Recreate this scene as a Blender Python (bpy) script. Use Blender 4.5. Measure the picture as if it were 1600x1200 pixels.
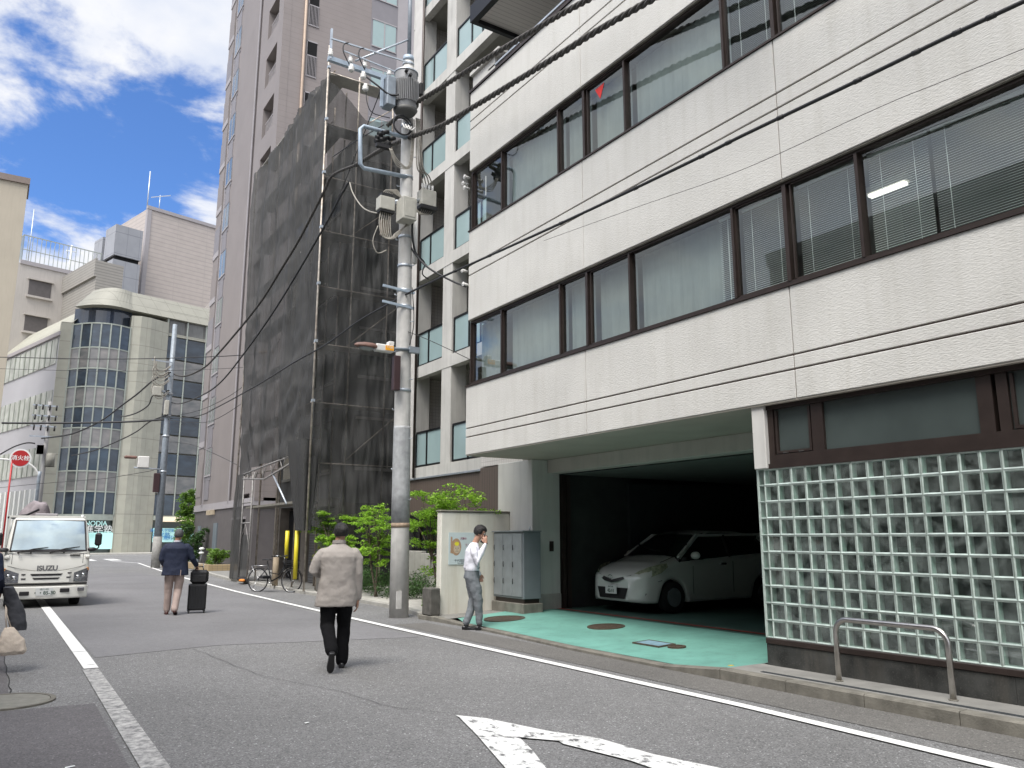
import bpy, bmesh, math, random
from mathutils import Vector, Matrix, noise as mnoise
R = math.radians
random.seed(7)
for o in list(bpy.data.objects): bpy.data.objects.remove(o)
S = bpy.context.scene
COL = S.collection

# ---------------------------------------------------------------- camera
FPX = 1250.0
PITCH = math.atan(240/FPX)
YAW = math.atan(820/(FPX/math.cos(PITCH)))
CAM = Vector((0, 0, 1.55))
cd = bpy.data.cameras.new('camera'); cam = bpy.data.objects.new('camera', cd); COL.objects.link(cam)
cd.sensor_width = 36; cd.lens = 36*FPX/1600; cd.clip_start = .05; cd.clip_end = 3000
cam.location = CAM; cam.rotation_euler = (math.pi/2+PITCH, 0, -YAW)
S.camera = cam
S.render.resolution_x = 1024; S.render.resolution_y = 768

# ---------------------------------------------------------------- world: sky with clouds, sun
SUN_EL, SUN_AZ = R(60), R(-124)          # azimuth measured from +Y towards +X
w = bpy.data.worlds.new('World'); S.world = w; w.use_nodes = True
nt = w.node_tree; nt.nodes.clear()
def N(t, tree=None, **k):
    n = (tree or nt).nodes.new(t)
    for a, b in k.items():
        if hasattr(n, a): setattr(n, a, b)
    return n
def L(a, b, tree=None): (tree or nt).links.new(a, b)
FW = Vector((math.sin(YAW)*math.cos(PITCH), math.cos(YAW)*math.cos(PITCH), math.sin(PITCH)))
RT = Vector((math.cos(YAW), -math.sin(YAW), 0)); UP = RT.cross(FW)
def ray(u, v): return FW + RT*((u-800)/FPX) - UP*((v-600)/FPX)
sky = N('ShaderNodeTexSky'); sky.sky_type = 'NISHITA'; sky.sun_disc = False
sky.sun_elevation = SUN_EL; sky.sun_rotation = SUN_AZ; sky.air_density = 1.0; sky.dust_density = .35; sky.ozone_density = 2.2
geo = N('ShaderNodeTexCoord')
sep = N('ShaderNodeSeparateXYZ'); L(geo.outputs['Generated'], sep.inputs[0])
zz = N('ShaderNodeMath'); zz.operation = 'MAXIMUM'; L(sep.outputs[2], zz.inputs[0]); zz.inputs[1].default_value = 0
za = N('ShaderNodeMath'); za.operation = 'ADD'; L(zz.outputs[0], za.inputs[0]); za.inputs[1].default_value = .32
dv = N('ShaderNodeVectorMath'); dv.operation = 'DIVIDE'
cb = N('ShaderNodeCombineXYZ'); [L(za.outputs[0], cb.inputs[i]) for i in range(3)]
L(geo.outputs['Generated'], dv.inputs[0]); L(cb.outputs[0], dv.inputs[1])
nz = N('ShaderNodeTexNoise'); nz.inputs['Scale'].default_value = 5.5; nz.inputs['Detail'].default_value = 12; nz.inputs['Roughness'].default_value = .6; nz.inputs['Distortion'].default_value = .25
L(dv.outputs[0], nz.inputs['Vector'])
acc = nz.outputs['Fac']
# cloud banks round given sky directions: (pixel direction, radius, weight)
for (u, v, rad, wt) in ((285, 55, .17, .26), (80, -20, .17, .18), (-10, 195, .09, .10), (110, 385, .11, .20), (-130, 60, .2, .12),
                        (200, 235, .06, .10), (330, 350, .06, .12), (150, 280, .10, -.16), (240, 180, .09, -.12), (60, 120, .09, -.13), (110, 300, .10, -.08)):
    d = ray(u, v).normalized()
    ds = N('ShaderNodeVectorMath'); ds.operation = 'DISTANCE'; L(geo.outputs['Generated'], ds.inputs[0]); ds.inputs[1].default_value = d
    mr = N('ShaderNodeMapRange'); mr.interpolation_type = 'SMOOTHSTEP'; L(ds.outputs['Value'], mr.inputs[0])
    mr.inputs[1].default_value = 0; mr.inputs[2].default_value = rad; mr.inputs[3].default_value = wt; mr.inputs[4].default_value = 0
    ad = N('ShaderNodeMath'); ad.operation = 'ADD'; L(acc, ad.inputs[0]); L(mr.outputs[0], ad.inputs[1]); acc = ad.outputs[0]
for (az_, el_, rad, wt) in ((-58, 32, .75, .26), (-100, 20, .7, .2)):
    d = Vector((math.sin(R(az_))*math.cos(R(el_)), math.cos(R(az_))*math.cos(R(el_)), math.sin(R(el_))))
    ds = N('ShaderNodeVectorMath'); ds.operation = 'DISTANCE'; L(geo.outputs['Generated'], ds.inputs[0]); ds.inputs[1].default_value = d
    mr = N('ShaderNodeMapRange'); mr.interpolation_type = 'SMOOTHSTEP'; L(ds.outputs['Value'], mr.inputs[0]); mr.inputs[1].default_value = rad*.5; mr.inputs[2].default_value = rad; mr.inputs[3].default_value = wt; mr.inputs[4].default_value = 0
    ad = N('ShaderNodeMath'); ad.operation = 'ADD'; L(acc, ad.inputs[0]); L(mr.outputs[0], ad.inputs[1]); acc = ad.outputs[0]
# the rest of the sky (overhead and behind the camera) is mostly cloudy
vc = ray(150, 250).normalized()
ds = N('ShaderNodeVectorMath'); ds.operation = 'DISTANCE'; L(geo.outputs['Generated'], ds.inputs[0]); ds.inputs[1].default_value = vc
mr = N('ShaderNodeMapRange'); mr.interpolation_type = 'SMOOTHSTEP'; L(ds.outputs['Value'], mr.inputs[0]); mr.inputs[1].default_value = .45; mr.inputs[2].default_value = .95; mr.inputs[3].default_value = 0; mr.inputs[4].default_value = .28
ad = N('ShaderNodeMath'); ad.operation = 'ADD'; L(acc, ad.inputs[0]); L(mr.outputs[0], ad.inputs[1]); acc = ad.outputs[0]
cov = N('ShaderNodeMapRange'); cov.interpolation_type = 'SMOOTHSTEP'; L(acc, cov.inputs[0]); cov.inputs[1].default_value = .54; cov.inputs[2].default_value = .74; cov.inputs[4].default_value = .97
n2 = N('ShaderNodeTexNoise'); n2.inputs['Scale'].default_value = 9; n2.inputs['Detail'].default_value = 8; L(dv.outputs[0], n2.inputs['Vector'])
cr = N('ShaderNodeValToRGB'); L(n2.outputs['Fac'], cr.inputs[0])
cr.color_ramp.elements[0].position = .3; cr.color_ramp.elements[0].color = (3.9, 4.2, 4.9, 1)
cr.color_ramp.elements[1].position = .65; cr.color_ramp.elements[1].color = (5.3, 5.3, 5.35, 1)
# clouds nearer the sun are brighter
sdv = Vector((math.sin(SUN_AZ)*math.cos(SUN_EL), math.cos(SUN_AZ)*math.cos(SUN_EL), math.sin(SUN_EL)))
ds = N('ShaderNodeVectorMath'); ds.operation = 'DISTANCE'; L(geo.outputs['Generated'], ds.inputs[0]); ds.inputs[1].default_value = sdv
mr = N('ShaderNodeMapRange'); mr.interpolation_type = 'SMOOTHSTEP'; L(ds.outputs['Value'], mr.inputs[0]); mr.inputs[1].default_value = .1; mr.inputs[2].default_value = 1.15; mr.inputs[3].default_value = 3.2; mr.inputs[4].default_value = .95
crs = N('ShaderNodeVectorMath'); crs.operation = 'SCALE'; L(cr.outputs[0], crs.inputs[0]); L(mr.outputs[0], crs.inputs['Scale'])
tint = N('ShaderNodeMix'); tint.data_type = 'RGBA'; tint.blend_type = 'MULTIPLY'; tint.inputs[0].default_value = 1
L(sky.outputs[0], tint.inputs[6]); tint.inputs[7].default_value = (.50, .70, 1.0, 1)
mx = N('ShaderNodeMix'); mx.data_type = 'RGBA'; L(cov.outputs[0], mx.inputs[0]); L(tint.outputs[2], mx.inputs[6]); L(crs.outputs[0], mx.inputs[7])
bg = N('ShaderNodeBackground'); bg.inputs[1].default_value = .070; L(mx.outputs[2], bg.inputs[0])
wo = N('ShaderNodeOutputWorld'); L(bg.outputs[0], wo.inputs[0])

sl = bpy.data.lights.new('sun', 'SUN'); sl.energy = 1.3; sl.angle = R(26); sl.color = (1, .945, .87)
sun = bpy.data.objects.new('sun', sl); COL.objects.link(sun)
sd = Vector((math.sin(SUN_AZ)*math.cos(SUN_EL), math.cos(SUN_AZ)*math.cos(SUN_EL), math.sin(SUN_EL)))
sun.rotation_euler = sd.to_track_quat('Z', 'Y').to_euler()
S.view_settings.view_transform = 'Standard'; S.view_settings.look = 'None'; S.view_settings.gamma = 1
S.view_settings.exposure = 1.55
S.render.engine = 'CYCLES'

# ---------------------------------------------------------------- placing helpers (real coordinates read off along view rays)
def GZ(u, v, z=0.): d = ray(u, v); return CAM + d*((z-CAM.z)/d.z)
def PX(u, v, x): d = ray(u, v); return CAM + d*((x-CAM.x)/d.x)
def PY(u, v, y): d = ray(u, v); return CAM + d*((y-CAM.y)/d.y)
def PD(u, v, D):
    d = ray(u, v); return CAM + d*(D/math.hypot(d.x, d.y))

# ---------------------------------------------------------------- materials
def M(name, col, rough=.6, metal=0., var=.08, vs=3., bump=0., bs=40., stretch=(1, 1, 1), streak=0., spec=None, detail=5, streakcol=None, coat=0., trans=0., ior=None, speck=0., speckcol=(1, 1, 1), ss=200.):
    m = bpy.data.materials.new(name); m.use_nodes = True
    t = m.node_tree; b = t.nodes['Principled BSDF']
    b.inputs['Roughness'].default_value = rough; b.inputs['Metallic'].default_value = metal
    if spec is not None: b.inputs['Specular IOR Level'].default_value = spec
    if coat: b.inputs['Coat Weight'].default_value = coat
    if trans: b.inputs['Transmission Weight'].default_value = trans
    if ior: b.inputs['IOR'].default_value = ior
    tc = t.nodes.new('ShaderNodeTexCoord'); out = None
    base = t.nodes.new('ShaderNodeRGB'); base.outputs[0].default_value = (*col, 1); cur = base.outputs[0]
    if var:
        n = t.nodes.new('ShaderNodeTexNoise'); n.inputs['Scale'].default_value = vs; n.inputs['Detail'].default_value = detail
        t.links.new(tc.outputs['Object'], n.inputs['Vector'])
        mr = t.nodes.new('ShaderNodeMapRange'); t.links.new(n.outputs['Fac'], mr.inputs[0])
        mr.inputs[1].default_value = .3; mr.inputs[2].default_value = .7; mr.inputs[3].default_value = 1-var; mr.inputs[4].default_value = 1+var
        mm = t.nodes.new('ShaderNodeVectorMath'); mm.operation = 'SCALE'; t.links.new(cur, mm.inputs[0]); t.links.new(mr.outputs[0], mm.inputs['Scale']); cur = mm.outputs[0]
    if streak:
        mp = t.nodes.new('ShaderNodeMapping'); t.links.new(tc.outputs['Object'], mp.inputs[0]); mp.inputs['Scale'].default_value = (4, 4, .35)
        n = t.nodes.new('ShaderNodeTexNoise'); n.inputs['Scale'].default_value = 1.6; n.inputs['Detail'].default_value = 6; n.inputs['Roughness'].default_value = .65
        t.links.new(mp.outputs[0], n.inputs['Vector'])
        mr = t.nodes.new('ShaderNodeMapRange'); t.links.new(n.outputs['Fac'], mr.inputs[0]); mr.inputs[1].default_value = .48; mr.inputs[2].default_value = .72; mr.inputs[3].default_value = 0; mr.inputs[4].default_value = streak
        mm = t.nodes.new('ShaderNodeMix'); mm.data_type = 'RGBA'; t.links.new(mr.outputs[0], mm.inputs[0]); t.links.new(cur, mm.inputs[6]); mm.inputs[7].default_value = (*(streakcol or tuple(c*.45 for c in col)), 1); cur = mm.outputs[2]
    if speck:
        n = t.nodes.new('ShaderNodeTexNoise'); n.inputs['Scale'].default_value = ss; n.inputs['Detail'].default_value = 2
        t.links.new(tc.outputs['Object'], n.inputs['Vector'])
        mr = t.nodes.new('ShaderNodeMapRange'); t.links.new(n.outputs['Fac'], mr.inputs[0]); mr.inputs[1].default_value = .55; mr.inputs[2].default_value = .72; mr.inputs[3].default_value = 0; mr.inputs[4].default_value = speck
        mm = t.nodes.new('ShaderNodeMix'); mm.data_type = 'RGBA'; t.links.new(mr.outputs[0], mm.inputs[0]); t.links.new(cur, mm.inputs[6]); mm.inputs[7].default_value = (*speckcol, 1); cur = mm.outputs[2]
    t.links.new(cur, b.inputs['Base Color'])
    if bump:
        mp = t.nodes.new('ShaderNodeMapping'); t.links.new(tc.outputs['Object'], mp.inputs[0]); mp.inputs['Scale'].default_value = stretch
        n = t.nodes.new('ShaderNodeTexNoise'); n.inputs['Scale'].default_value = bs; n.inputs['Detail'].default_value = 4
        t.links.new(mp.outputs[0], n.inputs['Vector'])
        bp = t.nodes.new('ShaderNodeBump'); bp.inputs['Strength'].default_value = min(1, bump); bp.inputs['Distance'].default_value = .01*max(1, bump)
        t.links.new(n.outputs['Fac'], bp.inputs['Height']); t.links.new(bp.outputs[0], b.inputs['Normal'])
    return m

def M_stripes(name, col, col2, axis=2, period=.1, width=.12, rough=.6, bump=.6, axis2=None, period2=.1, width2=.1, var=.05, offset2=False):
    """tiles / boards: joint lines of col2 every period along axis (0,1,2), optionally along a second axis too"""
    m = bpy.data.materials.new(name); m.use_nodes = True; t = m.node_tree; b = t.nodes['Principled BSDF']; b.inputs['Roughness'].default_value = rough
    tc = t.nodes.new('ShaderNodeTexCoord'); sp = t.nodes.new('ShaderNodeSeparateXYZ'); t.links.new(tc.outputs['Object'], sp.inputs[0])
    def line(ax, per, wd):
        if ax == 3:     # x+y diagonal axis: works on walls that face either way
            s = t.nodes.new('ShaderNodeMath'); s.operation = 'ADD'; t.links.new(sp.outputs[0], s.inputs[0]); t.links.new(sp.outputs[1], s.inputs[1]); src = s.outputs[0]
        else: src = sp.outputs[ax]
        d = t.nodes.new('ShaderNodeMath'); d.operation = 'DIVIDE'; t.links.new(src, d.inputs[0]); d.inputs[1].default_value = per
        f = t.nodes.new('ShaderNodeMath'); f.operation = 'FRACT'; t.links.new(d.outputs[0], f.inputs[0])
        l = t.nodes.new('ShaderNodeMath'); l.operation = 'LESS_THAN'; t.links.new(f.outputs[0], l.inputs[0]); l.inputs[1].default_value = wd
        return l.outputs[0]
    fac = line(axis, period, width)
    if axis2 is not None:
        f2 = line(axis2, period2, width2); mxn = t.nodes.new('ShaderNodeMath'); mxn.operation = 'MAXIMUM'; t.links.new(fac, mxn.inputs[0]); t.links.new(f2, mxn.inputs[1]); fac = mxn.outputs[0]
    n = t.nodes.new('ShaderNodeTexNoise'); n.inputs['Scale'].default_value = 1.2; n.inputs['Detail'].default_value = 6; t.links.new(tc.outputs['Object'], n.inputs['Vector'])
    mr = t.nodes.new('ShaderNodeMapRange'); t.links.new(n.outputs['Fac'], mr.inputs[0]); mr.inputs[1].default_value = .3; mr.inputs[2].default_value = .7; mr.inputs[3].default_value = 1-var; mr.inputs[4].default_value = 1+var
    mi = t.nodes.new('ShaderNodeMix'); mi.data_type = 'RGBA'; t.links.new(fac, mi.inputs[0]); mi.inputs[6].default_value = (*col, 1); mi.inputs[7].default_value = (*col2, 1)
    mm = t.nodes.new('ShaderNodeVectorMath'); mm.operation = 'SCALE'; t.links.new(mi.outputs[2], mm.inputs[0]); t.links.new(mr.outputs[0], mm.inputs['Scale'])
    t.links.new(mm.outputs[0], b.inputs['Base Color'])
    if bump:
        bp = t.nodes.new('ShaderNodeBump'); bp.invert = True; bp.inputs['Strength'].default_value = bump; bp.inputs['Distance'].default_value = .01
        t.links.new(fac, bp.inputs['Height']); t.links.new(bp.outputs[0], b.inputs['Normal'])
    return m

def M_glass(name, tint=(.82, .89, .87), refl=.5, rough=.0, trans=.9, ior=1.5):
    """thin window pane: fresnel reflection over a tinted see-through sheet"""
    m = bpy.data.materials.new(name); m.use_nodes = True; t = m.node_tree; t.nodes.clear()
    o = t.nodes.new('ShaderNodeOutputMaterial'); lw = t.nodes.new('ShaderNodeLayerWeight'); fr = t.nodes.new('ShaderNodeMath'); fr.operation = 'POWER'; t.links.new(lw.outputs['Facing'], fr.inputs[0]); fr.inputs[1].default_value = 4.0
    tr = t.nodes.new('ShaderNodeBsdfTransparent'); tr.inputs[0].default_value = (*[c*trans for c in tint], 1)
    gl = t.nodes.new('ShaderNodeBsdfGlossy'); gl.inputs['Roughness'].default_value = rough; gl.inputs[0].default_value = (.9, .95, .95, 1)
    mu = t.nodes.new('ShaderNodeMath'); mu.operation = 'MULTIPLY_ADD'; t.links.new(fr.outputs[0], mu.inputs[0]); mu.inputs[1].default_value = .9; mu.inputs[2].default_value = refl*.11
    ms = t.nodes.new('ShaderNodeMixShader'); t.links.new(mu.outputs[0], ms.inputs[0]); t.links.new(tr.outputs[0], ms.inputs[1]); t.links.new(gl.outputs[0], ms.inputs[2])
    t.links.new(ms.outputs[0], o.inputs[0]); return m

def M_emit(name, col, s):
    m = bpy.data.materials.new(name); m.use_nodes = True; b = m.node_tree.nodes['Principled BSDF']
    b.inputs['Base Color'].default_value = (*col, 1); b.inputs['Emission Color'].default_value = (*col, 1); b.inputs['Emission Strength'].default_value = s; return m

# ---------------------------------------------------------------- mesh builder
class MB:
    def __init__(s): s.v = []; s.f = []; s.m = []; s.s = []
    def add(s, vs, fs, mi=0, sm=False):
        b = len(s.v); s.v += [tuple(x) for x in vs]; s.f += [tuple(b+i for i in f) for f in fs]; s.m += [mi]*len(fs); s.s += [sm]*len(fs); return s
    def box(s, x0, x1, y0, y1, z0, z1, mi=0, bev=0.):
        if x0 > x1: x0, x1 = x1, x0
        if y0 > y1: y0, y1 = y1, y0
        if z0 > z1: z0, z1 = z1, z0
        if bev > 0:
            e = min(bev, (x1-x0)*.45, (y1-y0)*.45, (z1-z0)*.45)
            vs = []; idx = {}
            for i, (xa, sx) in enumerate(((x0, 1), (x1, -1))):
                for j, (ya, sy) in enumerate(((y0, 1), (y1, -1))):
                    for k, (za_, sz) in enumerate(((z0, 1), (z1, -1))):
                        for a in range(3):
                            p = [xa+sx*e, ya+sy*e, za_+sz*e]; p[a] = (xa, ya, za_)[a]; idx[(i, j, k, a)] = len(vs); vs.append(p)
            f = []
            for a in range(3):
                b_, c_ = (a+1) % 3, (a+2) % 3
                for q in (0, 1):
                    r4 = []
                    for (p_, q_) in ((0, 0), (1, 0), (1, 1), (0, 1)):
                        k3 = [0, 0, 0]; k3[a] = q; k3[b_] = p_; k3[c_] = q_; r4.append(idx[(*k3, a)])
                    f.append(r4 if q else r4[::-1])
            for a in range(3):
                b_, c_ = (a+1) % 3, (a+2) % 3
                for p_ in (0, 1):
                    for q_ in (0, 1):
                        k0 = [0, 0, 0]; k0[b_] = p_; k0[c_] = q_; k1 = list(k0); k1[a] = 1
                        r4 = [idx[(*k0, b_)], idx[(*k1, b_)], idx[(*k1, c_)], idx[(*k0, c_)]]
                        f.append(r4 if p_ != q_ else r4[::-1])
            for i in (0, 1):
                for j in (0, 1):
                    for k in (0, 1):
                        t3 = [idx[(i, j, k, a)] for a in range(3)]; f.append(t3 if (i+j+k) % 2 else t3[::-1])
            return s.add(vs, f, mi)
        return s.add([(x0, y0, z0), (x1, y0, z0), (x1, y1, z0), (x0, y1, z0), (x0, y0, z1), (x1, y0, z1), (x1, y1, z1), (x0, y1, z1)],
                     [(0, 3, 2, 1), (4, 5, 6, 7), (0, 1, 5, 4), (1, 2, 6, 5), (2, 3, 7, 6), (3, 0, 4, 7)], mi)
    def quad(s, a, b, c, d, mi=0): return s.add([a, b, c, d], [(0, 1, 2, 3)], mi)
    def poly(s, pts, mi=0): return s.add(pts, [tuple(range(len(pts)))], mi)
    def tube(s, path, r, n=8, mi=0, cap=True, sm=True):
        """path of points; r a number or one per point"""
        P = [Vector(p) for p in path]; k = len(P); rr = r if isinstance(r, (list, tuple)) else [r]*k
        vs = []; prev = None
        for i in range(k):
            t = (P[min(i+1, k-1)]-P[max(i-1, 0)]).normalized()
            if prev is None:
                a = Vector((0, 0, 1)) if abs(t.z) < .9 else Vector((1, 0, 0)); x = t.cross(a).normalized()
            else:
                x = (prev - t*prev.dot(t)).normalized()
            prev = x; y = t.cross(x)
            for j in range(n):
                a = 2*math.pi*j/n; vs.append(P[i]+(x*math.cos(a)+y*math.sin(a))*rr[i])
        fs = [(i*n+j, i*n+(j+1) % n, (i+1)*n+(j+1) % n, (i+1)*n+j) for i in range(k-1) for j in range(n)]
        s.add(vs, fs, mi, sm)
        if cap:
            s.add(vs[:n], [tuple(range(n))[::-1]], mi); s.add(vs[-n:], [tuple(range(n))], mi)
        return s
    def beam(s, a, b, w, h, mi=0):
        a, b = Vector(a), Vector(b); t = (b-a).normalized(); u = Vector((0, 0, 1)) if abs(t.z) < .95 else Vector((0, 1, 0))
        x = t.cross(u).normalized(); y = x.cross(t)
        vs = [p+x*sx*w/2+y*sy*h/2 for p in (a, b) for (sx, sy) in ((-1, -1), (1, -1), (1, 1), (-1, 1))]
        return s.add(vs, [(0, 3, 2, 1), (4, 5, 6, 7), (0, 1, 5, 4), (1, 2, 6, 5), (2, 3, 7, 6), (3, 0, 4, 7)][:0]+[(0, 1, 2, 3), (7, 6, 5, 4), (0, 4, 5, 1), (1, 5, 6, 2), (2, 6, 7, 3), (3, 7, 4, 0)], mi)
    def prism(s, poly, z0, z1, mi=0):
        n = len(poly); vs = [(p[0], p[1], z0) for p in poly]+[(p[0], p[1], z1) for p in poly]
        return s.add(vs, [tuple(range(n))[::-1], tuple(range(n, 2*n))]+[(i, (i+1) % n, n+(i+1) % n, n+i) for i in range(n)], mi)
    def loft(s, rings, mi=0, sm=True, cap=True, closed=True):
        n = len(rings[0]); vs = [p for r_ in rings for p in r_]; k = len(rings); e = n if closed else n-1
        s.add(vs, [(i*n+j, i*n+(j+1) % n, (i+1)*n+(j+1) % n, (i+1)*n+j) for i in range(k-1) for j in range(e)], mi, sm)
        if cap: s.add(rings[0], [tuple(range(n))[::-1]], mi); s.add(rings[-1], [tuple(range(n))], mi)
        return s
    def ball(s, c, r, n=10, mi=0):
        rx, ry, rz = r if isinstance(r, (tuple, list)) else (r, r, r); rings = []
        for i in range(1, n):
            a = math.pi*i/n; rings.append([(c[0]+rx*math.sin(a)*math.cos(2*math.pi*j/(n*2)), c[1]+ry*math.sin(a)*math.sin(2*math.pi*j/(n*2)), c[2]-rz*math.cos(a)) for j in range(n*2)])
        return s.loft(rings, mi)
    def build(s, name, mats, parent=None, fix=True):
        me = bpy.data.meshes.new(name); off = Vector((0, 0, 0)); p = parent
        while p is not None: off += p.location; p = p.parent
        vs = [Vector(q)-off for q in s.v]
        me.from_pydata(vs, [], s.f)
        for m in (mats if isinstance(mats, (list, tuple)) else [mats]): me.materials.append(m)
        me.polygons.foreach_set('material_index', s.m); me.polygons.foreach_set('use_smooth', s.s)
        if fix:
            bm = bmesh.new(); bm.from_mesh(me); bmesh.ops.remove_doubles(bm, verts=bm.verts, dist=1e-5); bmesh.ops.recalc_face_normals(bm, faces=bm.faces); bm.to_mesh(me); bm.free()
        me.update(); o = bpy.data.objects.new(name, me); COL.objects.link(o)
        if parent is not None: o.parent = parent
        return o

def tag(o, label=None, cat=None, group=None, kind=None):
    if label: o['label'] = label
    if cat: o['category'] = cat
    if group: o['group'] = group
    if kind: o['kind'] = kind
    return o
def thing(name, label, cat, loc=(0, 0, 0), group=None):
    o = bpy.data.objects.new(name, None); COL.objects.link(o); o.location = loc; o.empty_display_size = .2
    return tag(o, label, cat, group)
def copy_tree(o, parent=None):
    c = o.copy(); COL.objects.link(c)
    if parent is not None: c.parent = parent
    for ch in [x for x in bpy.data.objects if x.parent == o]: copy_tree(ch, c)
    return c
def text(name, s, size, loc, rot, mat, parent, ext=.001, align='CENTER', bold=0.):
    cu = bpy.data.curves.new(name, 'FONT'); cu.body = s; cu.size = size; cu.extrude = ext; cu.align_x = align; cu.align_y = 'CENTER'; cu.offset = bold
    t = bpy.data.objects.new(name, cu); COL.objects.link(t); cu.materials.append(mat)
    dg = bpy.context.evaluated_depsgraph_get(); dg.update()
    me = bpy.data.meshes.new_from_object(t.evaluated_get(dg)); bpy.data.objects.remove(t)
    o = bpy.data.objects.new(name, me); COL.objects.link(o); off = Vector((0, 0, 0)); p = parent
    while p is not None: off += p.location; p = p.parent
    o.location = Vector(loc)-off; o.rotation_euler = rot; o.parent = parent; return o
def sag(a, b, d, n=14):
    a, b = Vector(a), Vector(b); return [a.lerp(b, i/n)-Vector((0, 0, d*4*(i/n)*(1-i/n))) for i in range(n+1)]
def smoothpath(pts, k=6):
    P = [Vector(p) for p in pts]; out = []
    for i in range(len(P)-1):
        a = P[max(i-1, 0)]; b = P[i]; c = P[i+1]; d = P[min(i+2, len(P)-1)]
        for j in range(k):
            t = j/k; out.append(.5*((2*b)+(c-a)*t+(2*a-5*b+4*c-d)*t*t+(3*b-a-3*c+d)*t**3))
    return out+[P[-1]]
# ================================================================ shared materials
m_white = M('white_stucco', (.595, .585, .55), .75, var=.06, vs=1.2, bump=.5, bs=48, stretch=(1, .5, 1.6), streak=.34, streakcol=(.45, .435, .385))
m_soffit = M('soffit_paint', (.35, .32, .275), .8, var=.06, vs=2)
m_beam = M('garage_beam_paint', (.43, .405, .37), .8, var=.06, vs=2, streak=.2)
m_colm = M('smooth_render', (.56, .55, .52), .75, var=.07, vs=1.5, streak=.25)
m_bronze = M('bronze_frame', (.042, .03, .026), .42, .35, var=.15, vs=6)
m_groove = M('groove_brown', (.12, .09, .08), .8)
m_pane = M_glass('window_glass', (.84, .90, .885), 1.0)
m_panedark = M_glass('dark_window_glass', (.55, .65, .63), .7)
m_curtain = M('pale_curtain', (.33, .36, .35), .9, var=.1, vs=2, streak=.2)
m_blind = M('blind_slat', (.85, .88, .86), .5, var=.03)
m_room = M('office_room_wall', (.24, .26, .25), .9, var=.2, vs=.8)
m_frost = M('frosted_transom_glass', (.060, .075, .072), .18, var=.12, vs=2, spec=.6)
m_granite = M('dark_granite_plinth', (.035, .036, .034), .5, var=.7, vs=4.5, streak=.65, streakcol=(.085, .078, .066), speck=.6, speckcol=(.085, .082, .075), ss=60)
m_conc = M('concrete', (.36, .35, .32), .85, var=.12, vs=4, bump=.3, bs=60, streak=.3)
m_concd = M('dirty_concrete', (.17, .16, .135), .9, var=.3, vs=5, bump=.5, bs=50, streak=.35)
m_steel = M('brushed_steel', (.50, .48, .46), .28, 1.0, var=.1, vs=20, bump=.1, bs=90)
m_galv = M('galvanised_steel', (.46, .50, .54), .45, .7, var=.12, vs=9)
m_black = M('black_rubber', (.012, .012, .013), .6)
m_cable = M('cable_sheath', (.02, .02, .022), .6)
m_cabletw = M('weathered_cable', (.07, .065, .06), .75, var=.3, vs=30)
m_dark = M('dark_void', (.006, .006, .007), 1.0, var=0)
m_apw = M('apartment_concrete', (.50, .49, .46), .85, var=.1, vs=1.3, streak=.35, bump=.2, bs=40)
m_tilew = M_stripes('white_wall_tile', (.60, .57, .54), (.38, .35, .33), axis=2, period=.1, width=.09, axis2=3, period2=.1, width2=.09)
m_balg = M('frosted_balcony_glass', (.30, .40, .40), .12, var=.04, vs=2, spec=.8)
m_blackmet = M('black_metal', (.012, .013, .015), .4, .5)
m_brownslat = M_stripes('brown_vertical_boards', (.105, .08, .066), (.03, .022, .02), axis=3, period=.11, width=.1, rough=.6)
m_bark = M('bark', (.12, .095, .07), .9, var=.3, vs=12, bump=.6, bs=40)
m_earth = M('soil', (.06, .05, .04), 1, var=.3, vs=10)
def M_leaf(name, col, var=.5):
    m = bpy.data.materials.new(name); m.use_nodes = True; t = m.node_tree; b = t.nodes['Principled BSDF']; b.inputs['Roughness'].default_value = .5
    g = t.nodes.new('ShaderNodeNewGeometry'); mr = t.nodes.new('ShaderNodeMapRange'); t.links.new(g.outputs['Random Per Island'], mr.inputs[0]); mr.inputs[3].default_value = 1-var; mr.inputs[4].default_value = 1+var
    mm = t.nodes.new('ShaderNodeVectorMath'); mm.operation = 'SCALE'; mm.inputs[0].default_value = col; t.links.new(mr.outputs[0], mm.inputs['Scale']); t.links.new(mm.outputs[0], b.inputs['Base Color'])
    o = [n for n in t.nodes if n.type == 'OUTPUT_MATERIAL'][0]
    tl = t.nodes.new('ShaderNodeBsdfTranslucent'); t.links.new(mm.outputs[0], tl.inputs[0]); ms = t.nodes.new('ShaderNodeMixShader'); ms.inputs[0].default_value = .4
    t.links.new(b.outputs[0], ms.inputs[1]); t.links.new(tl.outputs[0], ms.inputs[2]); t.links.new(ms.outputs[0], o.inputs[0]); return m
m_leaf = M_leaf('fresh_green_leaf', (.27, .47, .045)); m_leafd = M_leaf('dark_green_leaf', (.055, .12, .03)); m_leafm = M_leaf('mid_green_leaf', (.15, .27, .04))

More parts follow.
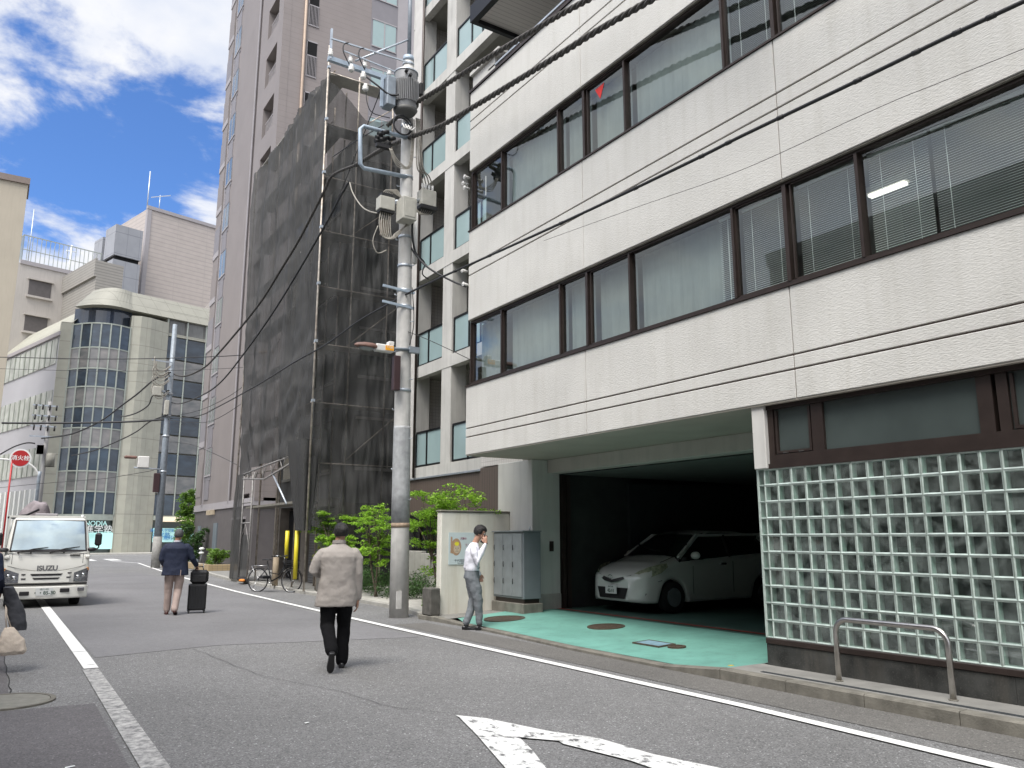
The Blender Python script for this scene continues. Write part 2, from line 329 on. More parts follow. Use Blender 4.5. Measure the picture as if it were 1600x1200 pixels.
# ================================================================ ground, road, markings
def struct(mb, name, mats): return tag(mb.build(name, mats), kind='structure')
m_gnd = M('far_ground', (.10, .10, .10), .95, var=.1, vs=.2)
struct(MB().quad((-900, -900, -.02), (900, -900, -.02), (900, 900, -.02), (-900, 900, -.02)), 'ground', m_gnd)
def M_asph(name, col, seed=0, sp=.5):
    m = bpy.data.materials.new(name); m.use_nodes = True; t = m.node_tree; b = t.nodes['Principled BSDF']; b.inputs['Roughness'].default_value = .82; b.inputs['Specular IOR Level'].default_value = .35
    tc = t.nodes.new('ShaderNodeTexCoord')
    def nz_(sc, det, lo, hi, a, b_):
        n = t.nodes.new('ShaderNodeTexNoise'); n.noise_dimensions = '4D'; n.inputs['W'].default_value = seed; n.inputs['Scale'].default_value = sc; n.inputs['Detail'].default_value = det; t.links.new(tc.outputs['Object'], n.inputs['Vector'])
        r_ = t.nodes.new('ShaderNodeMapRange'); t.links.new(n.outputs['Fac'], r_.inputs[0]); r_.inputs[1].default_value = lo; r_.inputs[2].default_value = hi; r_.inputs[3].default_value = a; r_.inputs[4].default_value = b_; return r_.outputs[0], n
    big, _ = nz_(.45, 6, .3, .7, .86, 1.14); mid, _ = nz_(9, 6, .3, .7, .93, 1.07)
    vo = t.nodes.new('ShaderNodeTexVoronoi'); vo.inputs['Scale'].default_value = 95; t.links.new(tc.outputs['Object'], vo.inputs['Vector'])
    r2 = t.nodes.new('ShaderNodeMapRange'); sx = t.nodes.new('ShaderNodeSeparateColor'); t.links.new(vo.outputs['Color'], sx.inputs[0]); t.links.new(sx.outputs[0], r2.inputs[0]); r2.inputs[3].default_value = 1-sp*.55; r2.inputs[4].default_value = 1+sp*.5
    r3 = t.nodes.new('ShaderNodeMapRange'); t.links.new(sx.outputs[1], r3.inputs[0]); r3.inputs[1].default_value = .965; r3.inputs[2].default_value = .985; r3.inputs[3].default_value = 1; r3.inputs[4].default_value = 1+1.6*sp
    cur = None
    for o_ in (big, mid, r2.outputs[0], r3.outputs[0]):
        if cur is None: cur = o_; continue
        mu = t.nodes.new('ShaderNodeMath'); mu.operation = 'MULTIPLY'; t.links.new(cur, mu.inputs[0]); t.links.new(o_, mu.inputs[1]); cur = mu.outputs[0]
    mm = t.nodes.new('ShaderNodeVectorMath'); mm.operation = 'SCALE'; mm.inputs[0].default_value = col; t.links.new(cur, mm.inputs['Scale']); t.links.new(mm.outputs[0], b.inputs['Base Color'])
    bp = t.nodes.new('ShaderNodeBump'); bp.inputs['Strength'].default_value = .5; bp.inputs['Distance'].default_value = .006; t.links.new(vo.outputs['Distance'], bp.inputs['Height']); t.links.new(bp.outputs[0], b.inputs['Normal'])
    return m
m_asph = M_asph('asphalt', (.172, .171, .170), 0, .75); m_asph2 = M_asph('smooth_asphalt', (.170, .168, .172), 3, .22); m_asph3 = M_asph('dark_asphalt_patch', (.128, .122, .125), 5, .5); m_asph4 = M_asph('asphalt_gutter_strip', (.135, .13, .122), 9, .55)
struct(MB().quad((-3.2, -25, 0), (10.0, -25, 0), (10.0, 120, 0), (-3.2, 120, 0)).quad((-60, 58, 0), (-3.2, 58, 0), (-3.2, 84, 0), (-60, 84, 0)).quad((10.0, 60, 0), (60, 60, 0), (60, 84, 0), (10.0, 84, 0)), 'road', m_asph)
# newer asphalt panels laid in the road
struct(MB().poly([(1.35, 12.2, .004), (3.0, 12.6, .004), (5.9, 11.9, .004), (5.95, 40, .004), (1.35, 40, .004)]), 'asphalt_patch', m_asph2)
struct(MB().poly([(-2.9, 3.0, .004), (.93, 3.0, .004), (1.02, 8.9, .004), (-.2, 9.0, .004), (-2.9, 8.85, .004)]), 'asphalt_patch', m_asph3)
struct(MB().poly([(-2.9, 9.1, .004), (.34, 9.25, .004), (.36, 14.5, .004), (-2.9, 14.5, .004)]), 'asphalt_patch', m_asph3)
struct(MB().quad((6.3, -10, .005), (6.96, -10, .005), (7.0, 13.8, .005), (6.35, 13.8, .005)), 'gutter_strip', m_asph4)
# cracks and joints: thin dark lines
m_crack = M('crack_tar', (.03, .03, .03), .9)
def crackpath(pts, wd, z=.0085):
    mb = MB(); P = smoothpath([Vector((*p, 0)) for p in pts], 8)
    P = [p+Vector((mnoise.noise(p*3.1)*.03, mnoise.noise(p*2.7+Vector((9, 0, 0)))*.03, 0)) for p in P]
    for a, b in zip(P, P[1:]):
        n = (b-a).cross(Vector((0, 0, 1))).normalized()*wd*(.6+.5*abs(mnoise.noise(a*5))); mb.quad((a+n).to_3d()+Vector((0, 0, z)), (b+n)+Vector((0, 0, z)), (b-n)+Vector((0, 0, z)), (a-n)+Vector((0, 0, z)))
    return mb
c1 = crackpath([(3.67, 6.62), (3.3, 7.3), (3.2, 8.2), (2.8, 9.6), (2.7, 11), (2.6, 12.4)], .004)
struct(c1, 'road_crack', m_crack)
struct(crackpath([(1.5, 18), (2.6, 17.2), (4.2, 15.4), (5.6, 14.6)], .005), 'road_crack', m_crack)
struct(crackpath([(.34, 9.2), (.36, 11), (.33, 14.5)], .008), 'road_crack', m_crack)
def M_paint(name, col=(.72, .72, .70), lo=.30, hi=.42, sc=7, stretch=(1, 1, 1), base=(.14, .14, .14)):
    m = bpy.data.materials.new(name); m.use_nodes = True; t = m.node_tree; b = t.nodes['Principled BSDF']; b.inputs['Roughness'].default_value = .7
    tc = t.nodes.new('ShaderNodeTexCoord'); mp = t.nodes.new('ShaderNodeMapping'); mp.inputs['Scale'].default_value = stretch; t.links.new(tc.outputs['Object'], mp.inputs[0])
    n = t.nodes.new('ShaderNodeTexNoise'); n.inputs['Scale'].default_value = sc; n.inputs['Detail'].default_value = 10; n.inputs['Roughness'].default_value = .72; t.links.new(mp.outputs[0], n.inputs['Vector'])
    r_ = t.nodes.new('ShaderNodeMapRange'); t.links.new(n.outputs['Fac'], r_.inputs[0]); r_.inputs[1].default_value = lo; r_.inputs[2].default_value = hi
    mi = t.nodes.new('ShaderNodeMix'); mi.data_type = 'RGBA'; t.links.new(r_.outputs[0], mi.inputs[0]); mi.inputs[6].default_value = (*base, 1); mi.inputs[7].default_value = (*col, 1); t.links.new(mi.outputs[2], b.inputs['Base Color']); return m
m_paint = M_paint('road_paint_white'); m_worn = M_paint('road_paint_worn', lo=.47, hi=.58, sc=9, stretch=(1, 3, 1)); m_worn2 = M_paint('road_paint_cracked', lo=.40, hi=.46, sc=6, stretch=(1.6, 1, 1)); m_fade = M_paint('road_paint_faded', (.52, .51, .49), .38, .62, 14)
Z = .0125
mb = MB(); e0 = [(5.97, -8), (5.98, 3), (6.09, 5.5), (6.1, 11.4), (6.14, 17), (6.25, 24.4), (6.7, 36), (7.53, 48.6), (8.0, 55)]
for (x0, y0), (x1, y1) in zip(e0, e0[1:]): mb.quad((x0-.065, y0, Z), (x0+.065, y0, Z), (x1+.065, y1, Z), (x1-.065, y1, Z))
mb.quad((7.935, 55, Z), (8.065, 55, Z), (7.2, 60.5, Z), (7.05, 60.5, Z))
struct(mb, 'road_edge_line', m_paint)
struct(MB().quad((1.14, 12.9, Z), (1.31, 12.9, Z), (1.40, 30, Z), (1.22, 30, Z)), 'road_edge_line', m_paint)
struct(MB().quad((1.13, 11.2, Z), (1.29, 11.2, Z), (1.31, 12.87, Z), (1.14, 12.87, Z)), 'road_edge_line', m_paint)
struct(MB().quad((.88, -4, Z), (1.07, -4, Z), (1.28, 11.15, Z), (1.11, 11.15, Z)), 'road_edge_line', m_fade)
# worn arrow head on the road
aw = lambda *p: [tuple(GZ(u, v, Z)) for (u, v) in p]
mb = MB(); mb.poly(aw((712, 1117), (760, 1122), (862, 1143), (930, 1152), (905, 1160), (812, 1152), (760, 1148))); mb.poly(aw((716, 1119), (760, 1148.3), (812, 1152.4), (832, 1172), (858, 1206), (872, 1260), (840, 1275), (790, 1200), (745, 1148)))
mb.poly(aw((862, 1150), (935, 1153), (1020, 1178), (1160, 1207), (1500, 1290), (1380, 1330), (1105, 1230), (985, 1188), (880, 1162)))
struct(mb, 'road_arrow_marking', m_worn2)
# crossing at the far junction
for i in range(-3, 4):
    mb = MB(); x = 2.6+i*1.55; mb.quad((x, 62, Z), (x+.75, 62, Z), (x+.75, 66.5, Z), (x, 66.5, Z)); struct(mb, 'crossing_stripe', m_paint)
struct(MB().quad((-14, 79.5, Z), (30, 79.5, Z), (30, 79.75, Z), (-14, 79.75, Z)), 'road_edge_line', m_paint)
# kerbs and pavements (right side)
def strip(xa, xb, y0, y1, z0, z1): return MB().box(xa, xb, y0, y1, z0, z1, bev=.012)
kz = .12
def kerbpath(pts, wd=.14, step=.9):
    mb = MB()
    for (x0, y0, z0), (x1, y1, z1) in zip(pts, pts[1:]):
        n = max(1, round(math.hypot(x1-x0, y1-y0)/step))
        for i in range(n):
            a = Vector((x0, y0, z0)).lerp(Vector((x1, y1, z1)), i/n); b = Vector((x0, y0, z0)).lerp(Vector((x1, y1, z1)), (i+1)/n); d = (b-a); d.z = 0; d.normalize(); nx = Vector((d.y, -d.x, 0))*wd; a = a+d*.004; b = b-d*.004; e = Vector((d.y, -d.x, 0))*.014
            g = lambda p, o, zz: (p.x+o.x, p.y+o.y, zz)
            O = Vector((0, 0, 0)); ra = [g(a, O, -.02), g(a, O, a.z-.014), g(a, e, a.z), g(a, nx-e, a.z), g(a, nx, a.z-.014), g(a, nx, -.02)]; rb = [g(b, O, -.02), g(b, O, b.z-.014), g(b, e, b.z), g(b, nx-e, b.z), g(b, nx, b.z-.014), g(b, nx, -.02)]
            mb.loft([ra, rb], sm=False)
    return mb
KA = [(7.0, -12, .12), (7.0, 6.6, .12), (7.0, 7.5, .045), (7.03, 9.5, .045), (7.18, 11.5, .045), (7.25, 13.0, .05), (7.22, 13.9, .09), (7.18, 14.5, .09)]
KB = [(7.35, 14.75, .09), (7.7, 16.5, .09), (7.75, 19, .09), (7.6, 22, .09), (7.6, 31, .1), (8.0, 36, .1), (8.6, 42, .1), (9.4, 50, .1)]
struct(kerbpath(KA), 'kerb', m_concd)
m_kerb2 = M('pale_kerb_concrete', (.33, .32, .29), .85, var=.15, vs=4, bump=.3, bs=60)
struct(kerbpath(KB), 'kerb', m_kerb2)
m_pave = M('pavement_concrete', (.205, .20, .185), .9, var=.18, vs=4, speck=.3, speckcol=(.3, .3, .28), ss=120, bump=.3, bs=80)
struct(MB().quad((7.14, -12, .118), (7.70, -12, .118), (7.70, 6.6, .118), (7.14, 6.6, .118)), 'pavement', m_pave)
# drain line along the kerb on the narrow pavement
struct(MB().box(7.20, 7.225, -12, 6.2, .118, .124).box(7.235, 7.242, -12, 6.2, .118, .126), 'pavement_joint', M('joint_dark', (.04, .045, .05), .6))
m_green = M('green_painted_floor', (.14, .33, .275), .62, var=.16, vs=1.3, streak=.55, streakcol=(.10, .21, .18), speck=.25, speckcol=(.16, .38, .32), ss=40, bump=.2, bs=60)
struct(MB().poly([(7.14, 6.75, .046), (9.5, 6.6, .155), (9.5, 13.45, .165), (8.7, 13.6, .15), (7.5, 13.5, .08), (7.37, 13.05, .052), (7.31, 11.5, .047), (7.16, 9.5, .046)]), 'garage_floor', m_green)
struct(MB().quad((9.5, 3.0, .155), (17.5, 3.0, .17), (17.5, 13.45, .17), (9.5, 13.45, .165)), 'garage_floor', M('shaded_green_floor', (.045, .095, .08), .6, var=.3, vs=1.5))  # inner floor: same green paint, garage shade darkened into its colour
struct(MB().poly([(7.14, 6.6, .115), (7.72, 6.58, .12), (9.5, 6.55, .15), (9.5, 6.7, .156), (7.14, 6.78, .049)]), 'pavement_ramp', m_pave)
struct(MB().quad((9.62, 3.1, .172), (9.72, 3.1, .172), (9.72, 13.4, .172), (9.62, 13.4, .172)), 'floor_stripe', M('red_floor_stripe', (.20, .03, .022), .6, var=.3, vs=8))
m_gr2 = M('light_forecourt_concrete', (.40, .385, .35), .9, var=.1, vs=2.5, speck=.2, ss=90, bump=.2, bs=80, streak=.0)
struct(MB().poly([(7.30, 13.5, .078), (8.7, 13.6, .14), (9.1, 14.8, .14), (7.3, 14.75, .085)]), 'forecourt', m_pave)
struct(MB().poly([(7.48, 14.72, .088), (10.7, 14.72, .12), (12, 23.4, .2), (7.73, 22.2, .088), (7.88, 19, .088), (7.83, 16.5, .088)]), 'forecourt', m_gr2)
struct(MB().poly([(7.73, 22.15, .088), (12, 23.3, .11), (12, 60, .11), (10.5, 60, .1), (9.52, 50, .099), (8.73, 42, .099), (8.13, 36, .099), (7.73, 31, .099)]), 'pavement', m_pave)
struct(MB().box(-60, -3.2, -25, 57.9, -.03, .10), 'pavement', m_pave)
struct(MB().box(-60, 60, 84, 140, -.03, .11), 'pavement', m_gr2)
# manhole covers and ground lids
m_iron = M('iron_cover', (.10, .075, .055), .55, .4, var=.3, vs=12, bump=1.2, bs=60)
m_ironc = M('concrete_lid', (.20, .195, .17), .85, var=.15, vs=10, bump=.5, bs=70)
def manhole(x, y, z, r, m, ring, label, name='manhole_cover'):
    t = thing(name, label, 'manhole cover', (x, y, z))
    def disc(r0, zz): return [(x+r0*math.cos(2*math.pi*i/40), y+r0*math.sin(2*math.pi*i/40), zz) for i in range(40)]
    MB().loft([disc(r, z-.01), disc(r, z+.006)], sm=False).build('lid', m, t)
    if name == 'manhole_cover' and x > 7: t.rotation_euler = (R(.3), -R(2.65), 0)
    MB().loft([disc(r+.006, z-.01), disc(r+.006, z+.009), disc(r+.05, z+.009), disc(r+.05, z-.01)], sm=False, cap=False).build('rim', ring, t)
manhole(.30, 9.42, .008, .38, m_ironc, m_concd, 'round pale concrete-filled manhole cover in the dark asphalt by the faded road line')
manhole(8.62, 10.55, .128, .26, m_iron, m_iron, 'round rusty manhole cover in the middle of the green garage apron')
manhole(8.05, 12.75, .104, .33, m_iron, m_iron, 'round brown manhole cover on the green floor before the grey cabinet')
manhole(8.02, 8.32, .096, .075, m_iron, m_iron, 'tiny round iron lid beside the pale blue rectangular lid on the green floor')
t = thing('access_lid', 'pale blue rectangular metal lid let into the green garage apron', 'access lid', (7.98, 8.72, .088))
MB().box(7.86, 8.12, 8.50, 8.98, .080, .102, bev=.003).build('lid', M('pale_blue_lid', (.25, .40, .48), .5, .3, var=.15, vs=8), t)
t.rotation_euler = (0, -R(2.65), 0)
MB().box(7.83, 8.15, 8.47, 8.50, .08, .104).box(7.83, 8.15, 8.98, 9.01, .08, .104).box(7.83, 7.86, 8.50, 8.98, .08, .104).box(8.12, 8.15, 8.50, 8.98, .08, .104).build('frame', m_iron, t)
# ================================================================ white office building (right)
YL, YR = 13.45, -6.0           # far end / near end of the facade
FX = 7.62
ob = thing('office_building', 'white stuccoed office building with long bronze ribbon windows over a dark open garage', 'office building', (9.5, 4, 0))
def grooves(mb, zs, x, y0, y1):
    for z in zs: mb.box(x-.001, x+.004, y0, y1, z-.012, z+.012)
bands = [(3.12, 4.45, (3.46, 3.63), YL+.05), (5.80, 7.66, (6.73, 6.93), YL), (9.0, 10.75, (9.91, 10.11), YL)]
jY = [9.7, 5.82, 1.94, -1.94, -5.8]
for k, (z0, z1, gz_, yl) in enumerate(bands):
    mb = MB(); edges = [yl]+jY+[YR]
    # panels between joints and between grooves, with real gaps between them
    gs = sorted(gz_); zz_ = [(z0, gs[0]-.011), (gs[0]+.011, gs[1]-.011), (gs[1]+.011, z1)]
    for a, b in zip(edges, edges[1:]):
        for (p, q) in zz_: mb.box(FX, FX+.06, b+.006, a-.006, p, q, bev=.006)
    mb.build('facade_band', m_white, ob)
    bk = MB(); bk.box(FX+.02, FX+.4, YR, yl-.012, z0+.003, z1-.003); bk.build('band_core', [m_groove, m_colm], ob)
    # left end face and the underside
    MB().box(FX+.06, 12.5, yl-.03, yl, z0, z1).build('end_wall', m_white, ob)
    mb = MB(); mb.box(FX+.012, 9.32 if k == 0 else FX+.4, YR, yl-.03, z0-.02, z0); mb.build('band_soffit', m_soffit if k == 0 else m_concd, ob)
    # thin metal weathering under each window row
    MB().box(FX-.02, FX+.1, YR, yl+.01, z1, z1+.028).build('sill_flashing', m_bronze, ob)
# ribbon windows
frames = [(12.30, 13.38, 'plain'), (10.45, 12.26, 'curtain'), (9.72, 10.41, 'curtain'), (8.69, 9.64, 'curtain'), (6.68, 8.65, 'mixed'), (5.86, 6.64, 'blind'), (4.89, 5.78, 'blind'), (2.72, 4.85, 'wide'), (1.98, 2.68, 'blind'), (1.0, 1.9, 'curtain'), (-1.9, .95, 'blind'), (-5.9, -1.98, 'curtain')]
def ribbon(z0, z1, row):
    xf = FX+.075
    mb = MB(); mb.box(xf-.02, xf+.09, YR, YL, z0, z0+.055).box(xf-.02, xf+.09, YR, YL, z1-.035, z1)
    ms_ = sorted(set([YL-.03]+[f[0]-.02 for f in frames]))
    for y in ms_:
        wd = .030 if abs(y-9.68) > .1 and abs(y-5.82) > .1 and abs(y-1.94) > .1 else .045
        mb.box(xf-.03, xf+.1, y-wd*.6, y+wd*.6, z0+.055, z1-.035)
    mb.box(xf-.005, xf+.10, YL-.06, YL-.002, z0+.055, z1-.035)
    mb.build('window_frame', m_bronze, ob)
    for (a, b, kind) in frames:
        wn = MB().quad((xf+.03, a+.02, z0+.06), (xf+.03, b-.02, z0+.06), (xf+.03, b-.02, z1-.04), (xf+.03, a+.02, z1-.04)).build('window_pane', m_pane, ob)
        # sash
        if kind in ('blind', 'curtain', 'plain') and a > 4:
            s_ = MB(); e = .02
            s_.box(xf+.0, xf+.045, a, b, z0+.055, z0+.055+e).box(xf+.0, xf+.045, a, b, z1-.035-e, z1-.035).box(xf, xf+.045, a, a+e, z0+.055, z1-.035).box(xf, xf+.045, b-e, b, z0+.055, z1-.035); s_.build('sash', m_bronze, wn)
        def slats(y0, y1, zb, mat=m_blind, tilt=.016):
            q = MB(); z = zb
            while z < z1-.08:
                q.quad((xf+.12, y0, z), (xf+.12, y1, z), (xf+.12+tilt, y1, z+.011), (xf+.12+tilt, y0, z+.011)); z += .0265
            q.box(xf+.115, xf+.14, y0, y1, z1-.08, z1-.05)
            for yy in (y0+.15, y1-.15): q.box(xf+.118, xf+.12, yy, yy+.006, zb, z1-.06)
            q.build('venetian_blind', mat, wn, fix=False)
        def curt(y0, y1, amp=.018, zb=z0+.07):
            q = MB(); n = max(6, int((y1-y0)/.03)); pts = []
            for i in range(n+1):
                y = y0+(y1-y0)*i/n; pts.append((xf+.20+.35*amp*math.sin(y*30+2*math.sin(y*3))+.003*math.sin(y*61), y))
            q.loft([[(x, y, zb) for x, y in pts], [(x, y, z1-.05) for x, y in pts]], closed=False, cap=False); q.build('curtain', m_curtain, wn, fix=False)
        if kind == 'curtain': curt(a+.03, b-.03)
        if kind == 'plain' and row == 0: curt(a+.3, b-.03)
        if kind == 'plain' and row == 1: curt(a+.03, a+.35)
        if kind == 'mixed':
            curt(a+.35 if row == 0 else a+.03, b-.03)
            if row == 0: slats(a+.02, a+.33, z0+.1)
        if kind == 'blind': slats(a+.03, b-.03, z0+.07)
        if kind == 'wide': slats(a+.02, a+1.38, z0+.07); slats(a+1.42, b-.03, z0+.07, tilt=.013)
ribbon(4.478, 5.78, 0); ribbon(7.688, 8.98, 1)
# rooms behind
for (z0, z1) in ((4.0, 5.9), (7.3, 9.05)):
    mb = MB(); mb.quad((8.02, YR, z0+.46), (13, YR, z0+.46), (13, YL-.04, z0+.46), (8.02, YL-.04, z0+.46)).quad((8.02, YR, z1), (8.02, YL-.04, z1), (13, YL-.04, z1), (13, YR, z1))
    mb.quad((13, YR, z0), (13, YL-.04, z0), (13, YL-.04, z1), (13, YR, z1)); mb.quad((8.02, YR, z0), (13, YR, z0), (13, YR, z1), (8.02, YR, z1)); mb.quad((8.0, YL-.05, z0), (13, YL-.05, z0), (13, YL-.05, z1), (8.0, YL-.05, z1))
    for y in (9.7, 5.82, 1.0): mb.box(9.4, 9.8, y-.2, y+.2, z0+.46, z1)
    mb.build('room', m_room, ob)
m_tube = M_emit('lit_fluorescent', (1, .97, .86), 1.1)
mb = MB(); mb.box(8.72, 8.80, 4.94, 5.41, 5.68, 5.71); mb.build('ceiling_light', m_tube, ob)
mb = MB(); mb.box(8.68, 8.84, 4.9, 5.45, 5.715, 5.79); mb.build('light_fitting', m_white, ob)
mb = MB(); mb.box(8.4, 8.6, 9.75, 9.80, 5.2, 5.24); mb.build('ceiling_light', m_tube, ob)
m_red = M('red_triangle', (.65, .02, .015), .5, var=0)
MB().add([(FX+.10, 9.44, 8.84), (FX+.10, 9.20, 8.86), (FX+.10, 9.31, 8.62)], [(0, 1, 2)]).build('rescue_window_mark', m_red, ob)
# set-back top floor with a canopy, balcony rail
MB().box(9.2, 13, YR, YL-.3, 10.4, 12.6).build('top_floor_wall', m_colm, ob)
m_ribsof = M_stripes('ribbed_canopy_soffit', (.62, .59, .56), (.40, .38, .36), axis=1, period=.12, width=.12)
MB().box(7.75, 9.3, YR, YL-.05, 12.55, 12.62).build('canopy_soffit', m_ribsof, ob)
mb = MB(); mb.box(7.62, 7.75, YR, YL+.05, 12.45, 12.85).box(7.75, 13, YL-.05, YL+.05, 12.45, 12.85); mb.build('canopy_edge', m_blackmet, ob)
MB().box(7.75, 13, YR, YL-.06, 12.64, 12.95).build('roof', m_conc, ob)
mb = MB(); mb.box(FX-.03, FX+.16, YR, YL+.02, 10.75, 10.80); mb.build('parapet_cap', m_bronze, ob)
mb = MB(); mb.box(FX+.05, FX+.09, YR, 12.8, 10.95, 10.99)
for i in range(11): mb.box(FX+.055, FX+.085, 12.7-i*1.6, 12.73-i*1.6, 10.8, 10.96)
mb.build('balcony_rail', m_galv, ob)
mb = MB(); mb.box(FX+.05, FX+.10, YL-.9, YL-.02, 10.8, 11.15).box(FX-.02, FX+.2, YL-1.15, YL+.0, 11.15, 11.22); mb.build('balcony_end_block', m_colm, ob)
MB().box(9.19, 9.195, 3, 12.2, 10.9, 12.2).build('top_floor_window', m_panedark, ob)
# insulators on the corner of the bands
m_porc = M('porcelain', (.7, .69, .66), .25, var=.05)
mb = MB()
for (z, dy) in ((8.62, .0), (8.74, .06), (8.86, 0), (6.55, 0), (6.85, .05)):
    c = Vector((FX-.08, YL+.02+dy, z)); mb.tube([c+Vector((.10, 0, 0)), c, c-Vector((.05, 0, 0))], [.02, .032, .018], 10)
    mb.tube([c-Vector((.02, 0, 0)), c-Vector((.035, 0, 0))], .045, 10)
mb.build('wall_insulator', m_porc, ob)
# ---- garage level
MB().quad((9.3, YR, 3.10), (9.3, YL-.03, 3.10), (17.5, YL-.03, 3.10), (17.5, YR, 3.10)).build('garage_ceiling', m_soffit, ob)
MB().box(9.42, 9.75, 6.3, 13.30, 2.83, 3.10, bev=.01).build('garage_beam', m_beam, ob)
mb = MB(); mb.box(9.06, 9.74, 13.32, 14.62, .10, 3.10, bev=.01); mb.build('garage_column', m_colm, ob)
mb = MB(); mb.box(9.045, 9.75, 13.305, 14.63, .10, .46, bev=.01); mb.build('column_base', m_conc, ob)
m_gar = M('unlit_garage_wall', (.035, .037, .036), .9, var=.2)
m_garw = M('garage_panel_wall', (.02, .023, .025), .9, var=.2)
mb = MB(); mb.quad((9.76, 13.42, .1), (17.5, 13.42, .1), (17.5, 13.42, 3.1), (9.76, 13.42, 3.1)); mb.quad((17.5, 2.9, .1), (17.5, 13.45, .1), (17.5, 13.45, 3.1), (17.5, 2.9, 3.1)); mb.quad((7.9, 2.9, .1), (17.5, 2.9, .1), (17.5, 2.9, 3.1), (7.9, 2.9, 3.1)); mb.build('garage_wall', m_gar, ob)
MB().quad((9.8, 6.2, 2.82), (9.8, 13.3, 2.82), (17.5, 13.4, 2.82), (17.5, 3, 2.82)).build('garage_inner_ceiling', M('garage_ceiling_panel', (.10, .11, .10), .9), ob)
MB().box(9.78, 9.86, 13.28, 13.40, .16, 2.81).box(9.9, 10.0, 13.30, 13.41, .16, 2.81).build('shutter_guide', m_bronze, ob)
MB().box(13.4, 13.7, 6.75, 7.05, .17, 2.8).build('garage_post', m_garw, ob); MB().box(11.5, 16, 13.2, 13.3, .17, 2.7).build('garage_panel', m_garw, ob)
MB().box(9.46, 9.56, 13.290, 13.305, 1.28, 1.48, bev=.004).build('wall_switch_box', m_bronze, ob)
# ---- glass block wall, transom windows, plinth
GX = 7.70; GB0, GB1 = .42, 2.35; rows = 10; pitch = (GB1-GB0)/rows; Ya = 6.50
m_gbj = M('glass_block_joint', (.36, .42, .385), .5, var=.06)
def M_gb():
    m = bpy.data.materials.new('glass_block'); m.use_nodes = True; t = m.node_tree; t.nodes.clear(); o = t.nodes.new('ShaderNodeOutputMaterial')
    g = t.nodes.new('ShaderNodeBsdfGlass'); g.inputs['IOR'].default_value = 1.45; g.inputs['Roughness'].default_value = .03; g.inputs[0].default_value = (.80, .93, .87, 1)
    tc = t.nodes.new('ShaderNodeTexCoord'); n = t.nodes.new('ShaderNodeTexNoise'); n.inputs['Scale'].default_value = 16; n.inputs['Detail'].default_value = 2; t.links.new(tc.outputs['Object'], n.inputs['Vector'])
    bp = t.nodes.new('ShaderNodeBump'); bp.inputs['Strength'].default_value = .5; bp.inputs['Distance'].default_value = .02; t.links.new(n.outputs['Fac'], bp.inputs['Height']); t.links.new(bp.outputs[0], g.inputs['Normal']); t.links.new(g.outputs[0], o.inputs[0]); return m
def M_gbface():
    m = M_glass('glass_block_face', (.72, .84, .79), .9, rough=.02); t = m.node_tree; o = [n for n in t.nodes if n.type == 'OUTPUT_MATERIAL'][0]; src = o.inputs[0].links[0].from_socket
    b = t.nodes.new('ShaderNodeBsdfDiffuse'); b.inputs[0].default_value = (.62, .72, .68, 1); ms = t.nodes.new('ShaderNodeMixShader'); tc = t.nodes.new('ShaderNodeTexCoord')
    n = t.nodes.new('ShaderNodeTexNoise'); n.inputs['Scale'].default_value = 6; n.inputs['Detail'].default_value = 3; n.inputs['Distortion'].default_value = .6; t.links.new(tc.outputs['Object'], n.inputs['Vector'])
    r_ = t.nodes.new('ShaderNodeMapRange'); t.links.new(n.outputs['Fac'], r_.inputs[0]); r_.inputs[1].default_value = .35; r_.inputs[2].default_value = .75; r_.inputs[3].default_value = .02; r_.inputs[4].default_value = .20
    t.links.new(r_.outputs[0], ms.inputs[0]); t.links.new(src, ms.inputs[1]); t.links.new(b.outputs[0], ms.inputs[2]); t.links.new(ms.outputs[0], o.inputs[0]); return m
m_gbface = M_gbface()
m_gbside = M('glass_block_rim', (.43, .52, .475), .2, var=.15, vs=14, spec=.8); m_gbin = M('glass_block_inner_side', (.60, .68, .64), .3, var=.45, vs=9, spec=.8)
def M_isl(nm, col, var, rough):
    m = M(nm, col, rough, var=.2, vs=14, spec=.8); t = m.node_tree; b = t.nodes['Principled BSDF']; src = b.inputs['Base Color'].links[0].from_socket
    g = t.nodes.new('ShaderNodeNewGeometry'); mr = t.nodes.new('ShaderNodeMapRange'); t.links.new(g.outputs['Random Per Island'], mr.inputs[0]); mr.inputs[3].default_value = 1-var; mr.inputs[4].default_value = 1+var*.6
    mm = t.nodes.new('ShaderNodeVectorMath'); mm.operation = 'SCALE'; t.links.new(src, mm.inputs[0]); t.links.new(mr.outputs[0], mm.inputs['Scale']); t.links.new(mm.outputs[0], b.inputs['Base Color']); return m
m_gbside = M_isl('glass_block_rim_varied', (.43, .51, .47), .28, .2); m_gbin = M_isl('glass_block_inner_varied', (.60, .68, .64), .45, .3)
m_gbback = M_gb()
gbw = thing('glass_block_wall', 'greenish glass block wall of the office building in brown frame above a dark granite plinth', 'glass block wall', (GX, 3, 0))
blocks = MB(); joints = MB(); faces = MB(); backs = MB()
ncol = 62; b_ = .0035
ys = [Ya-.085]+[Ya-.085-pitch*i for i in range(1, ncol)]
